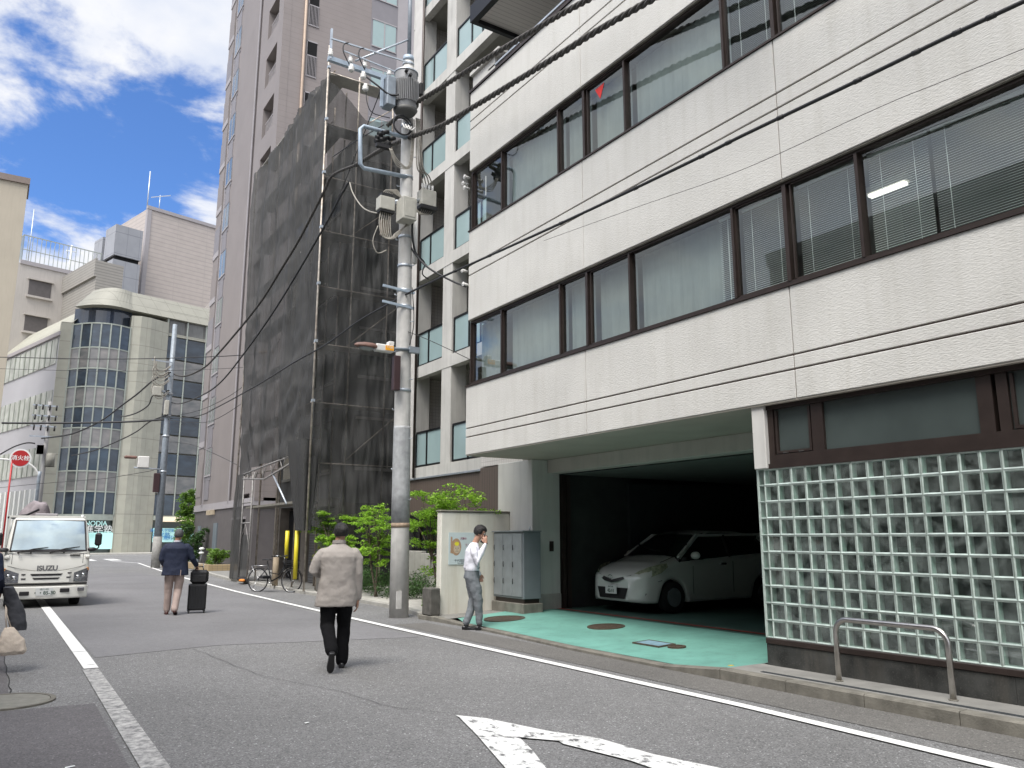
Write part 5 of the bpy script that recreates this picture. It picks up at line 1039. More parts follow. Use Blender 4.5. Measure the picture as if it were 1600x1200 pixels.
text('label_text', '千代田', .045, (6.51, 14.7105, 5.36), (math.pi/2, 0, 0), M('label_white', (.8, .8, .75), .5, var=0), bx)
MB().box(6.63, 6.77, 14.72, 14.86, 4.50, 5.22, bev=.01).build('ballast_case', M('dark_brown_case', (.045, .022, .024), .5, var=.1), p1)
MB().box(6.85, 6.96, 14.80, 14.83, .18, .52).build('number_plate', m_pole, p1)

# second pole down the street
def mpole(x, y, h, name, label, r0=.15, r1=.09, m=m_stpole):
    t = thing(name, label, 'utility pole', (x, y, 0)); MB().tube([(x, y, 0), (x, y, h*.5), (x, y, h)], [r0, (r0+r1)/2, r1], 18).build('shaft', m, t); return t
p2 = mpole(8.45, 46.0, 13.1, 'utility_pole', 'slim blue-grey pole beside the man in the navy blazer, further down the street', .20, .12)
MB().tube([(8.45, 46, .0), (8.45, 46, 1.6)], .225, 18).build('base_sleeve', M('dull_sleeve', (.28, .275, .26), .8, var=.2, vs=6), p2)
MB().beam((8.45, 45.8, 10.9), (7.4, 45.8, 10.95), .07, .07).build('crossarm', m_galv, p2); MB().beam((8.45, 45.8, 9.3), (7.6, 45.8, 9.3), .07, .07).build('crossarm', m_galv, p2)
mb = MB(); random.seed(9)
for i in range(10): z = 8.9+random.random()*1.9; mb.tube(smoothpath([(7.5+random.random()*.3, 45.7, z+.5), (7.45+random.random()*.2, 45.65, z), (7.9, 45.7, z-.25), (8.35, 45.75, z+.1)], 5), .025, 5)
mb.build('wire_loops', m_wire, p2)
MB().box(7.55, 8.0, 45.6, 45.9, 9.0, 9.5, bev=.03).build('switch_box', m_box, p2); MB().box(8.2, 8.42, 45.6, 45.85, 8.0, 8.8, bev=.02).build('switch_box', m_box, p2)
for z in (9.2, 8.0, 6.9, 5.0): MB().tube([(8.45, 46, z-.05), (8.45, 46, z+.05)], .185, 16).build('clamp_band', m_galv, p2)
arm = MB().tube([(8.45, 45.9, 5.1), (7.0, 45.9, 5.15)], .04, 8).build('lamp_arm', m_galv, p2); MB().box(6.5, 7.1, 45.75, 46.05, 5.6, 5.75, bev=.05).build('lamp_head', bpy.data.materials['rusty_brown_hood'], arm); MB().box(7.15, 7.7, 45.75, 46.05, 5.15, 5.75, bev=.03).build('control_box', m_porc, arm)
MB().box(8.0, 8.3, 45.8, 46, 3.9, 4.9, bev=.02).build('ballast_case', bpy.data.materials['dark_brown_case'], p2)
p2.location.x -= .93
# third pole, cluttered, and a lamp post with a long curved arm, both beyond the truck
q3 = PD(62, 780, 62); p3 = mpole(q3.x, q3.y, 10.6, 'utility_pole', 'distant cluttered utility pole above the white truck', .17, .12, M('distant_pole_grey', (.24, .235, .23), .7))
mb = MB()
for z in (10.3, 9.6, 8.9, 8.2): mb.beam((q3.x-1.0, q3.y-.1, z), (q3.x+.5, q3.y-.1, z), .07, .09)
mb.build('crossarm', m_galv, p3)
for z in (10.35, 9.65, 8.95): [MB().tube([(q3.x-.8+k*.4, q3.y-.15, z), (q3.x-.8+k*.4, q3.y-.15, z-.35)], .06, 6).build('insulator', m_black, p3) for k in range(4)]; MB().tube([(q3.x+.35, q3.y-.2, 6.2), (q3.x+.35, q3.y-.2, 7.1)], .28, 12).box(q3.x-.5, q3.x-.1, q3.y-.4, q3.y-.2, 7.0, 7.6).build('switch_box', m_box, p3)
q4 = PD(56, 790, 58); lp = thing('street_lamp', 'blue-grey lamp post with long curved arm reaching left over the truck', 'street lamp', (q4.x, q4.y, 0))
MB().tube([(q4.x, q4.y, 0), (q4.x, q4.y, 5.3), (q4.x+.02, q4.y, 5.6)], .10, 12).build('post', m_stpole, lp)
MB().tube(smoothpath([(q4.x, q4.y, 5.3), (q4.x-.3, q4.y, 5.8), (q4.x-.9, q4.y, 6.15), (q4.x-2.0, q4.y, 6.25), (q4.x-3.5, q4.y, 6.25)], 5), .06, 8).build('arm', m_porc, lp)
MB().box(q4.x-4.0, q4.x-3.3, q4.y-.1, q4.y+.1, 6.15, 6.3, bev=.04).build('lamp_head', m_porc, lp)
# red hydrant sign on its red mast
q5 = PD(12, 780, 40); hs = thing('hydrant_sign', 'round red sign with white characters on a thin red mast above the truck', 'sign', (q5.x, q5.y, 0))
m_rd = M('sign_red', (.45, .018, .02), .4, var=.05, vs=5)
MB().tube([(q5.x, q5.y, 0), (q5.x, q5.y, 5.0)], .035, 8).build('mast', m_rd, hs)
sc_ = PD(32, 716, 40); 
def disc(r, y): return [(sc_.x+r*math.cos(2*math.pi*i/32), y, sc_.z+r*math.sin(2*math.pi*i/32)) for i in range(32)]
MB().loft([disc(.40, q5.y+.02), disc(.40, q5.y-.02)], sm=False).build('sign_rim', m_wht, hs); MB().loft([disc(.335, q5.y-.02), disc(.335, q5.y-.035)], sm=False).build('sign_face', m_rd, hs)
text('sign_text', '消火栓', .225, (sc_.x, q5.y-.038, sc_.z), (math.pi/2, 0, 0), m_wht, hs, bold=.004)
MB().tube([(q5.x, q5.y, sc_.z+.1), (sc_.x, q5.y, sc_.z+.1)], .02, 6).build('sign_bracket', m_rd, hs)

# ================================================================ overhead cables
PA, PB = Vector((6.9, 15, 0)), Vector((7.7, 46, 0)); DR = (PB-PA).normalized(); NR = Vector((DR.y, -DR.x, 0))
def CW(u, v, off=0.):
    d = ray(u, v)
    if u >= 625: t = (6.9+off)/d.x; return CAM+d*t
    den = d.x*NR.x+d.y*NR.y; t = (PA.dot(NR)+off)/den; return CAM+d*t
def cable(pts, r, label, m=m_cable, twist=False, ext=None, clips=False, off=0., group=None):
    P = [CW(u, v, off) for u, v in pts]
    if ext: P = P+[P[-1]+(P[-1]-P[-2])*ext]
    P = smoothpath(P, 8); t = MB()
    if twist:
        P2 = []
        for a, b in zip(P, P[1:]):
            n = max(1, int((b-a).length/.06)); P2 += [a.lerp(b, i/n) for i in range(n)]
        P2.append(P[-1]); s_ = 0; strands = [[], [], []]
        for i, p in enumerate(P2):
            if i: s_ += (p-P2[i-1]).length
            tg = (P2[min(i+1, len(P2)-1)]-P2[max(i-1, 0)]).normalized(); x = tg.cross(Vector((0, 0, 1))).normalized(); y = x.cross(tg)
            for k in range(3): a = s_*13+k*2.094; strands[k].append(p+(x*math.cos(a)+y*math.sin(a))*r*.62)
        for st_ in strands: t.tube(st_, r*.62, 6)
    else: t.tube(P, r, 8)
    if clips:
        for i in range(3, len(P)-1, 5): d = (P[i+1]-P[i]).normalized(); t.tube([P[i]-d*.04, P[i]+d*.04], r*1.25, 6)
    return tag(t.build('overhead_cable', m), label, 'cable', group)
cable([(606, 196), (640, 168), (700, 130), (760, 92), (822, 55), (870, 26), (918, 0)], .045, 'thick twisted cable, uppermost of those running up over the white facade', m_cabletw, True, 4)
cable([(556, 258), (600, 232), (640, 215), (690, 196), (740, 167), (857, 96), (930, 50), (1017, 0)], .045, 'thick twisted cable crossing in front of the facade just under the uppermost one', m_cabletw, True, 4)
cable([(640, 457), (688, 434), (735, 413), (900, 338), (1080, 252), (1160, 212), (1340, 126), (1480, 58), (1600, 2)], .021, 'straight black cable crossing the whole white facade from the pole to the upper right corner', clips=True, ext=7)
cable([(850, 376), (1000, 322), (1160, 265), (1380, 165), (1600, 76)], .0035, 'hair-thin wire in front of the white facade below the straight black cable', ext=6, off=.4)
cable([(556, 258), (520, 274), (506, 300), (470, 370), (440, 420), (400, 482), (340, 554), (315, 577), (286, 588), (263, 581)], .035, 'thick cable sagging from the pole bracket past the netting to the second pole', m_cabletw, True)
cable([(547, 282), (533, 305), (500, 366), (432, 480), (380, 554), (345, 597), (315, 618), (279, 631), (259, 624)], .03, 'thick cable with a hooked white upper end, just below its neighbour against the netting', m_cable)
cable([(546, 283), (552, 303), (568, 325), (590, 333), (607, 328)], .016, 'pale lead looping from the hooked cable end to the left switch box', m_wire)
cable([(640, 457), (600, 479), (560, 502), (510, 538), (460, 566), (400, 603), (340, 636), (308, 650), (262, 654)], .022, 'black cable running from the lamp height of the pole down past the netting', m_cable)
def wire2(pts, r, label, D0, D1, m=m_cable):
    n = len(pts); P = smoothpath([PD(u, v, D0+(D1-D0)*i/(n-1)) for i, (u, v) in enumerate(pts)], 6); return tag(MB().tube(P, r, 6).build('overhead_cable', m), label, 'cable')
wire2([(266, 582), (250, 588), (236, 597), (214, 616), (191, 633), (157, 658), (112, 678), (65, 685)], .05, 'sagging thick cable between the second pole and the distant cluttered pole, upper one', 46, 62)
wire2([(264, 610), (240, 617), (232, 633), (216, 644), (198, 650), (189, 650)], .04, 'short drooping cable hanging left from the second pole before the curved building', 46, 56)
wire2([(262, 648), (234, 659), (214, 674), (189, 687), (150, 703), (112, 712)], .035, 'lower sagging cable left of the second pole in front of the stone pillar', 46, 60)
wire2([(-20, 557), (0, 558), (180, 561), (340, 557), (425, 551)], .018, 'thin level wire across the curved building, topmost of the level wires', 40, 32)
tag(MB().tube([PD(405, 551, 31.9), PD(428, 550, 31.8)], .05, 8).build('wire_sleeve', M('orange_sleeve', (.60, .28, .06), .6)), 'orange sleeve on the thin wire end before the netting', 'wire sleeve')
wire2([(-20, 574), (0, 576), (160, 580), (300, 578), (400, 573)], .010, 'faint thin wire just under the topmost level wire', 42, 34)
wire2([(3, 661), (100, 661), (200, 659), (264, 655)], .055, 'thick level cable crossing the curved building at the height of the second pole boxes', 50, 46.5)
wire2([(262, 656), (300, 660), (340, 654), (420, 600), (470, 560)], .012, 'thin wire rising right from the second pole over the mauve tower', 46, 26)
wire2([(244, 655), (330, 634), (420, 560), (520, 330), (607, 110)], .012, 'thin high-voltage wire climbing from the second pole to the crossarm', 46, 16.4)
wire2([(0, 710), (22, 698), (42, 692), (55, 693)], .05, 'bent dark cable end left of the distant pole above the red sign', 60, 60)
wire2([(260, 690), (300, 695), (350, 716), (385, 735)], .012, 'thin wire drooping across the tower base towards the netting', 46, 31)
wire2([(620, 512), (660, 527), (700, 545), (735, 562)], .008, 'thin service wire from the pole to the corner of the white facade', 16.6, 15.3)
wire2([(640, 385), (665, 415), (700, 436), (728, 448)], .022, 'black service cable dropping from the pole to the wall insulators of the white facade', 16.5, 15.4)
wire2([(240, 735), (200, 742), (160, 748), (60, 756), (0, 762)], .015, 'thin low wire across the curved building above the truck', 46, 60)
wire2([(520, 245), (560, 218), (600, 195)], .012, 'short slack lead left of the bracket frame', 19, 16.6)
# ================================================================ plants
def leaves(mb, c, rad, n, size, flat=.5, rnd=random):
    for _ in range(n):
        while True:
            p = Vector((rnd.uniform(-1, 1), rnd.uniform(-1, 1), rnd.uniform(-1, 1)))
            if .15 < p.length < 1: break
        p = Vector((p.x*rad[0], p.y*rad[1], p.z*rad[2]))+Vector(c)
        d = Vector((rnd.gauss(0, 1), rnd.gauss(0, 1), rnd.gauss(0, flat))).normalized(); u = Vector((rnd.gauss(0, .5), rnd.gauss(0, .5), 1)).normalized()
        s = size*rnd.uniform(.6, 1.3); x = d*s; y = u.cross(d).normalized()*s*.42; dr = Vector((0, 0, -s*.2))
        mb.add([p-x, p-y, p+x+dr, p+y], [(0, 1, 2, 3)])
def plant(name, label, cat, loc, trunks, clusters, leaf, n, size, group=None, seed=1):
    rnd = random.Random(seed); t = thing(name, label, cat, loc, group); L0 = Vector(loc)
    tb = MB()
    for tr_ in trunks: tb.tube(smoothpath([L0+Vector(p) for p in tr_], 4), [.032*(1-.6*i/((len(tr_)-1)*4)) for i in range((len(tr_)-1)*4+1)], 7)
    tips = []
    for (c, rad) in clusters:
        a = min((L0+Vector(tr_[-1]) for tr_ in trunks), key=lambda q: (q-(L0+Vector(c))).length); e = L0+Vector(c)
        tb.tube(smoothpath([a-Vector((0, 0, .25)), a.lerp(e, .5)+Vector((0, 0, -.05)), e], 4), [.016, .014, .012, .011, .010, .008, .007, .006, .005], 5)
    tb.build('trunk', m_bark, t)
    mb = MB(); tot = sum(r[0]*r[1]*r[2] for _, r in clusters)
    for (c, rad) in clusters:
        k = max(2, int(5*rad[0]/.3))
        for _ in range(k):       # sub-clumps give an uneven outline with gaps
            cc = Vector(c)+Vector((rnd.uniform(-.75, .75)*rad[0], rnd.uniform(-.75, .75)*rad[1], rnd.uniform(-.6, .6)*rad[2])); q = rnd.uniform(.3, .55)
            leaves(mb, L0+cc, (rad[0]*q, rad[1]*q, rad[2]*q*.8), int(n*rad[0]*rad[1]*rad[2]/tot/k)+2, size, .35, rnd)
    mb.build('crown', leaf, t, fix=False); return t
rnd = random.Random(5)
def layered(x0, x1, y0, y1, z0, z1, nl, r):
    out = []
    for i in range(nl):
        z = z0+(z1-z0)*i/(nl-1); k = 3+i % 3
        for _ in range(k): out.append(((rnd.uniform(x0, x1), rnd.uniform(y0, y1), z+rnd.uniform(-.08, .08)), (r*rnd.uniform(.7, 1.2), r*rnd.uniform(.7, 1.2), r*.42)))
    return out
plant('small_tree', 'bright green small tree left of the man in the taupe jacket', 'tree', (8.3, 22.0, .1), [[(0, 0, 0), (-.05, .05, .7), (-.1, .2, 1.4)], [(.05, 0, 0), (.15, -.2, .8), (.2, -.3, 1.5)]],
      layered(-.45, .5, -.5, 1.5, .95, 2.05, 6, .36), m_leaf, 5200, .050, seed=2)
plant('small_tree', 'bright green small tree just left of the concrete pole, against the netting', 'tree', (8.3, 19.2, .1), [[(0, 0, 0), (.05, .05, .7), (.0, -.1, 1.5)], [(.04, 0, 0), (-.08, .15, .8), (-.12, .2, 1.6)]],
      layered(-.4, .4, -.75, .75, .85, 2.15, 7, .34), m_leaf, 4200, .045, seed=3)
plant('small_tree', 'wide bright green small tree behind the cream low wall, right of the concrete pole', 'tree', (8.25, 15.6, .1), [[(0, 0, 0), (-.1, .1, .7), (-.15, .2, 1.3)], [(.0, 0, 0), (.15, -.3, .9), (.3, -.5, 1.6)]],
      layered(-.5, .5, -1.0, .9, 1.75, 2.4, 4, .40)+layered(-.35, .3, -.1, .75, .8, 1.8, 5, .30), m_leaf, 6500, .042, seed=4)
plant('shrub', 'dark leafy shrub under the small tree right of the concrete pole', 'shrub', (8.5, 15.2, .1), [[(0, 0, 0), (0, 0, .3)]], layered(-.3, .3, -.6, .7, .2, .75, 4, .3), m_leafd, 1700, .04, seed=6)
mb = MB(); r2 = random.Random(8)
for i in range(60): c = (r2.uniform(8.3, 9.6), r2.uniform(17.8, 21.2), r2.uniform(.15, .62)); leaves(mb, c, (.32, .32, .2), 110, .034, .5, r2)
tag(mb.build('ivy_hedge', m_leafd, fix=False), 'low dark ivy hedge along the forecourt left of the concrete pole', 'hedge', kind='stuff')
mb = MB()
for i in range(30): c = (r2.uniform(8.2, 9.2), r2.uniform(21.2, 23.0), r2.uniform(.15, .8)); leaves(mb, c, (.3, .3, .25), 70, .036, .5, r2)
tag(mb.build('ivy_hedge', m_leafd, fix=False), 'dark ground planting behind the man in the grey jacket', 'hedge', kind='stuff')
plant('weed', 'small green weed growing at the foot of the dark wall stub', 'plant', (7.42, 14.72, .1), [[(0, 0, 0), (0, 0, .2)]], [((0, 0, .12), (.12, .14, .1)), ((.05, .1, .22), (.1, .12, .1)), ((.02, -.1, .3), (.06, .08, .1))], m_leafm, 260, .03, seed=12)
plant('climbing_plant', 'variegated climbing plant on a thin stake beside the cream wall', 'plant', (7.75, 14.75, .1), [[(0, 0, 0), (0, 0, .9), (.02, 0, 1.5)]], [((0, 0, .15+.12*i), (.10, .10, .09)) for i in range(5)], M_leaf('variegated_leaf', (.20, .26, .14)), 380, .028, seed=13)
# stones / panel pieces between the shrubs
MBp = MB().box(9.6, 9.75, 18.2, 19.3, .12, 1.15, bev=.01).build('stone_slab', m_conc); tag(MBp, 'upright grey stone slab behind the low ivy, right of a dark gap', 'slab')
MBp = MB().box(9.65, 9.8, 19.4, 20.5, .12, 1.2, bev=.01).build('stone_slab', m_conc); tag(MBp, 'upright grey stone slab behind the low ivy, left of a dark gap', 'slab')
pb = thing('stone_planter', 'low dark stone block at the kerb beside the bicycle', 'planter', (7.95, 21.6, .1))
MB().box(7.78, 8.3, 21.2, 22.15, .08, .62, bev=.03).build('block', bpy.data.materials['dark_stone_stub'], pb)
plant('potted_plant', 'yellow-green spotted leafy plant beside the bicycle basket', 'plant', (7.95, 22.6, .1), [[(0, 0, 0), (0, 0, .6)]], [((0, 0, .5), (.2, .2, .2)), ((.0, .1, .85), (.18, .2, .2)), ((.1, 0, 1.1), (.12, .12, .15))], M_leaf('yellow_green_leaf', (.30, .34, .05)), 500, .04, seed=15)
# bushes further down
plant('bushy_tree', 'dense green bushy tree before the mauve tower, behind the man in the navy blazer', 'tree', (9.85, 50.5, .1), [[(0, 0, 0), (.1, 0, 1.5), (0, 0, 3)]],
      [((r2.uniform(-.35, .35), r2.uniform(-.5, .5), z), (.55-.07*abs(z-2), .6, .45)) for z in [.5+.26*i for i in range(15)]], m_leafm, 5200, .10, seed=16)
plant('bushy_tree', 'smaller dark green shrub right beside the bushy tree', 'tree', (9.5, 46.2, .1), [[(0, 0, 0), (0, 0, 1.2)]], [((r2.uniform(-.4, .4), r2.uniform(-.7, .7), .3+.2*i), (.5, .5, .35)) for i in range(9)], m_leafd, 2600, .08, seed=17)
pl = thing('planter_bed', 'low brick-edged planting bed at the foot of the mauve tower', 'planter', (8.9, 39.6, .1))
MB().box(8.3, 8.5, 37.6, 42.0, .08, .38, bev=.02).box(8.5, 9.6, 37.6, 37.8, .08, .38, bev=.02).build('brick_edge', M_stripes('yellowish_brick', (.36, .27, .15), (.2, .17, .13), axis=2, period=.09, width=.1, axis2=3, period2=.22, width2=.06), pl); MB().box(8.5, 9.6, 37.8, 42, .1, .34).build('soil', m_earth, pl)
plant('shrub', 'yellow-green shrub in the brick-edged bed at the tower foot', 'shrub', (9.0, 39.4, .34), [[(0, 0, 0), (0, 0, .3)]], [((r2.uniform(-.4, .4), r2.uniform(-1.4, 1.4), r2.uniform(.1, .6)), (.38, .45, .25)) for i in range(10)], m_leafm, 3000, .06, seed=18)
t = thing('garden_lamp', 'white two-tier globe lamp among the shrub of the brick-edged bed', 'lamp', (8.75, 41.2, .3))
MB().tube([(8.75, 41.2, .3), (8.75, 41.2, 1.0)], .03, 8).build('post', m_galv, t); MB().ball((8.75, 41.2, 1.02), (.13, .13, .07), 8).ball((8.75, 41.2, .82), (.13, .13, .07), 8).build('globes', m_wht, t)
x, y = 9.2, 50.0
t = thing('guard_rail', 'white guard rail piece behind the foot of the slim blue-grey pole', 'guard rail', (x, y, .1)); MB().tube([(x-.5, y, .1), (x-.5, y, .55), (x-.4, y, .62), (x+.4, y, .62), (x+.5, y, .55), (x+.5, y, .1)], .05, 8).tube([(x-.5, y, .4), (x+.5, y, .4)], .04, 8).build('rails', m_wht, t)
t = thing('debris_sandbag', 'orange-striped bundle lying under the hanging net flap', 'bundle', (7.55, 28.9, .1)); MB().ball((7.5, 28.6, .15), (.2, .35, .09), 8).build('bundle', m_black, t); MB().ball((7.38, 28.3, .13), (.1, .18, .05), 8).build('orange_strap', M('orange_strap', (.7, .25, .04), .6, var=0), t)
t = thing('concrete_post', 'short brown post behind the bicycle rear wheel', 'post', (7.55, 24.9, .1)); MB().tube([(7.6, 25.3, .1), (7.6, 25.3, .95)], .09, 12).build('post', M('tan_post', (.30, .24, .17), .8, var=.2), t)
# litter and fallen leaf
tag(MB().box(7.24, 7.30, 6.66, 6.70, .118, .122).build('fallen_leaf', M('yellow_leaf', (.6, .42, .05), .6)), 'yellow scrap at the kerb corner of the green floor', 'litter')
tag(MB().poly([(.60, 6.55, .009), (.67, 6.57, .011), (.665, 6.60, .010), (.61, 6.59, .009)]).build('paper_scrap', m_wht), 'tiny white paper scrap on the dark asphalt patch', 'litter')
tag(MB().poly([(2.42, 6.98, .009), (2.46, 6.99, .011), (2.455, 7.02, .010), (2.42, 7.01, .009)]).build('paper_scrap', m_wht), 'tiny white paper scrap in the middle of the road', 'litter')

# ================================================================ vehicles
m_tyre = M('tyre', (.015, .015, .016), .8, var=.1, vs=30); m_wpaint = M('white_vehicle_paint', (.72, .71, .66), .32, var=.03, vs=3, coat=.5); m_chr = M('chrome', (.6, .6, .6), .15, 1.0, var=0)
m_lens = M('headlight_lens', (.15, .15, .16), .12, .4, var=.5, vs=30, spec=.9); m_blk = M('black_plastic', (.014, .012, .014), .5, var=0); m_amber = M('amber_lens', (.55, .22, .05), .3, var=0); m_plate = M('number_plate_white', (.62, .63, .62), .45, var=0)
m_ink = M('plate_green_ink', (.02, .06, .04), .5, var=0)
def wheel(parent, x, y, z, r, w, axis='x', name='wheel'):
    """wheel whose axle runs along x or y"""
    def rg(rr, o): 
        pts = [(rr*math.cos(2*math.pi*i/28), rr*math.sin(2*math.pi*i/28)) for i in range(28)]
        return [(x+o, y+a, z+b) for a, b in pts] if axis == 'x' else [(x+a, y+o, z+b) for a, b in pts]
    ty_ = MB().loft([rg(r*.62, -w/2), rg(r*.93, -w/2), rg(r, -w*.36), rg(r, w*.36), rg(r*.93, w/2), rg(r*.62, w/2)], cap=True).build(name, m_tyre, parent)
    rm = MB().loft([rg(r*.60, -w/2-.004), rg(r*.56, -w/2+.03), rg(r*.15, -w/2-.0)], cap=True).loft([rg(r*.60, w/2+.004), rg(r*.56, w/2-.03), rg(r*.15, w/2+.0)], cap=True)
    for k in range(6):
        a = k*math.pi/3
        for s_ in (-1, 1):
            o = s_*(w/2+.002); q = lambda rr, da: ((x+o, y+rr*math.cos(a+da), z+rr*math.sin(a+da)) if axis == 'x' else (x+rr*math.cos(a+da), y+o, z+rr*math.sin(a+da)))
            rm.poly([q(r*.15, -.5), q(r*.55, -.13), q(r*.55, .13), q(r*.15, .5)])
    rm.build('rim', m_galv, ty_); return ty_
# --- truck, built facing -Y at its real place
TXc, TY = 1.22, 21.4
tk = thing('truck', 'white cab-over light truck parked facing the camera astride the left road line', 'truck', (TXc, TY+2.4, 0))
def T(x, y, z): return (TXc+x, TY+y, z)
def ringT(z, hw, yf, yb, rf=.12, n=6):
    pts = []
    for (cx_, cy_, a0) in ((hw-rf, yf+rf*.6, -90), (hw-.04, yb-.04, 0), (-hw+.04, yb-.04, 90), (-hw+rf, yf+rf*.6, 180)):
        r0 = rf if cy_ < yf+.5 else .04; ry = rf*.6 if cy_ < yf+.5 else .04
        for i in range(n+1): a = R(a0+90*i/n); pts.append(T(cx_+r0*math.cos(a), cy_+ry*math.sin(a), z))
    # bow the front
    return [(x, y-.05*(1-((x-TXc)/hw)**2) if y < TY+.3 else y, zz2) for x, y, zz2 in pts]
cab = MB(); cab.loft([ringT(.34, .80, .06, 1.5), ringT(.52, .845, .0, 1.55), ringT(.95, .85, .02, 1.58), ringT(1.22, .845, .06, 1.58), ringT(1.60, .80, .20, 1.58), ringT(1.93, .745, .34, 1.56), ringT(2.00, .70, .42, 1.52)])
cab.build('cab', m_wpaint, tk)
m_ws = M('windscreen_glass', (.30, .37, .39), .04, .55, var=.3, vs=1.5, spec=1.0, coat=1.0)
def fy(x, z):   # front surface of the cab
    for (za, ya), (zb2, yb) in zip(((.34, .06), (.52, .0), (.95, .02), (1.22, .06), (1.60, .20), (1.93, .34)), ((.52, .0), (.95, .02), (1.22, .06), (1.60, .20), (1.93, .34), (2.0, .42))):
        if za <= z <= zb2: return ya+(yb-ya)*(z-za)/(zb2-za)-.05*(1-(x/.83)**2)
    return 0
def patch(xz, mat, name, par, off=.012, nx=14, th=.01):
    """panel on the cab front: xz = function(s,t) -> (x,z)"""
    mb = MB(); g_ = [[xz(i/nx, j/6) for i in range(nx+1)] for j in range(7)]
    mb.loft([[T(x, fy(x, z)-off, z) for x, z in row] for row in g_], closed=False, cap=False)
    return mb.build(name, mat, par)
sc_in = lambda s, t: ((-.74+1.48*s)*(1-.085*t), 1.27+.655*t+.02*math.sin(math.pi*s))
patch(sc_in, m_ws, 'windscreen', tk, .010)
patch(lambda s, t: ((-.775+1.55*s)*(1-.08*t), 1.235+.72*t), m_blk, 'windscreen_seal', tk, .004)
MB().loft([[T(.80*s_, .25+.0*s_, 1.32), T(.77*s_, .40, 1.85), T(.77*s_, 1.2, 1.85), T(.82*s_, 1.2, 1.22), T(.845*s_, .2, 1.22)] for s_ in (-1.008, -1.012)], cap=True, sm=False).build('side_window', m_ws, tk)
wp = MB()
for (xa, xb_, za, zb2) in ((-.60, -.02, 1.22, 1.335), (.03, .62, 1.22, 1.345), (-.72, -1.15, 1.25, 1.25)): wp.tube([T(xa, fy(min(.8, abs(xa)), za)-.03, za), T((xa+xb_)/2, fy(min(.8, abs((xa+xb_)/2)), (za+zb2)/2)-.035, (za+zb2)/2+.02), T(xb_, fy(min(.8, abs(xb_)), zb2)-.03, zb2)], [.012, .014, .006], 6)
wp.build('wiper', m_blk, tk)
mb = MB()
for x in (-.60, -.36, .03, .30): mb.ball(T(x, fy(x, 1.21)-.015, 1.215), (.02, .02, .02), 6)
mb.build('wiper_pivots', m_blk, tk)
patch(lambda s, t: (-.54+1.0*s, .55+.26*t+.0*s), m_wpaint, 'grille', tk, .016)
def slot(x0, x1, z, h, nm='grille_slot', taper=.04): 
    patch(lambda s, t: (x0+(x1-x0)*s+(taper*(1-t) if s == 0 else (-taper*(1-t) if s == 1 else 0)), z+h*(t-.5)), m_blk, nm, tk, .024)
slot(-.33, .32, .725, .045); slot(-.28, .27, .64, .04); slot(-.50, -.41, .735, .03, taper=.01); slot(-.50, -.40, .64, .03, taper=.01); slot(.41, .50, .755, .03, taper=.01); slot(.39, .49, .66, .03, taper=.01)
for s_ in (-1, 1):
    hl = patch(lambda s, t: (s_*(.545+.29*s), .56+(.20+.11*s)*t), m_lens, 'headlight', tk, .018, 8)
    MB().ball(T(s_*.63, fy(.63, .66)-.01, .66), (.05, .02, .05), 8).ball(T(s_*.74, fy(.74, .68)-.01, .70), (.045, .02, .05), 8).build('bulb_reflector', m_chr, hl)
    MB().ball(T(s_*.82, fy(.82, .80)+.03, .83), (.035, .05, .05), 8).build('indicator', m_amber, hl)
    MB().box(TXc+s_*.80-.05, TXc+s_*.80+.05, TY-.0, TY+.1, 1.08, 1.16, bev=.02).build('step_grip', m_wpaint, tk)
patch(lambda s, t: (-.83+1.66*s, .495+.04*t), m_blk, 'bumper_gap', tk, .01)
bp_ = MB(); n = 16; bp_.loft([[T(-.855+1.71*i/n, -.085+.10*abs(-1+2*i/n)**3, z) for i in range(n+1)]+[T(.855-1.71*i/n, .12, z) for i in range(n+1)] for z in (.20, .24, .44, .47)]); bp = bp_.build('bumper', m_wpaint, tk)
for (x0, x1, z0, z1, m_) in ((-.50, -.31, .28, .37, m_blk), (.29, .48, .33, .42, m_blk), (-.80, -.68, .29, .37, m_lens), (.64, .78, .35, .43, m_lens)): MB().box(TXc+x0, TXc+x1, TY-.10, TY-.05, z0, z1, bev=.01).build('bumper_opening' if m_ is m_blk else 'fog_lamp', m_, bp)
pt = MB().box(TXc-.19, TXc+.15, TY-.105, TY-.098, .27, .44, bev=.004).build('number_plate', m_plate, bp)
text('plate_number', '・・85-30', .105, T(-.02, -.107, .325), (math.pi/2, 0, 0), m_ink, pt, bold=.002); text('plate_text', '品川 400', .045, T(-.02, -.107, .408), (math.pi/2, 0, 0), m_ink, pt)
text('maker_lettering', 'ISUZU', .15, T(.0, fy(0, .85)-.018, .865), (math.pi/2+.0, 0, 0), M('dark_chrome', (.16, .16, .17), .3, .6, var=0), tk, ext=.006, bold=.006)
text('model_lettering', 'ELF', .045, T(-.55, fy(.55, 1.12)-.012, 1.11), (math.pi/2, 0, 0), m_galv, tk, ext=.002)
text('model_lettering', 'CLEAN', .035, T(.53, fy(.53, 1.15)-.012, 1.155), (math.pi/2, 0, 0), m_blk, tk, ext=.002, bold=.003)
MB().box(TXc+.43, TXc+.64, TY+.0, TY+.03, 1.145, 1.165).build('front_badge_strip', m_blk, tk)
gp = MB(); gp.tube([T(x, fy(x, 1.195)-.003, 1.195) for x in [(-.80+.08*i) for i in range(21)]], .005, 4); gp.tube([T(x, fy(x, .93)-.003, .80+.14*abs(x/.8)**2) for x in [(-.78+.078*i) for i in range(21)]], .004, 4)
for s_ in (-1, 1): gp.tube([T(s_*.705, fy(.705, z)-.004, z) for z in (.97, 1.08, 1.19)], .004, 4)
gp.build('panel_gaps', m_blk, tk)
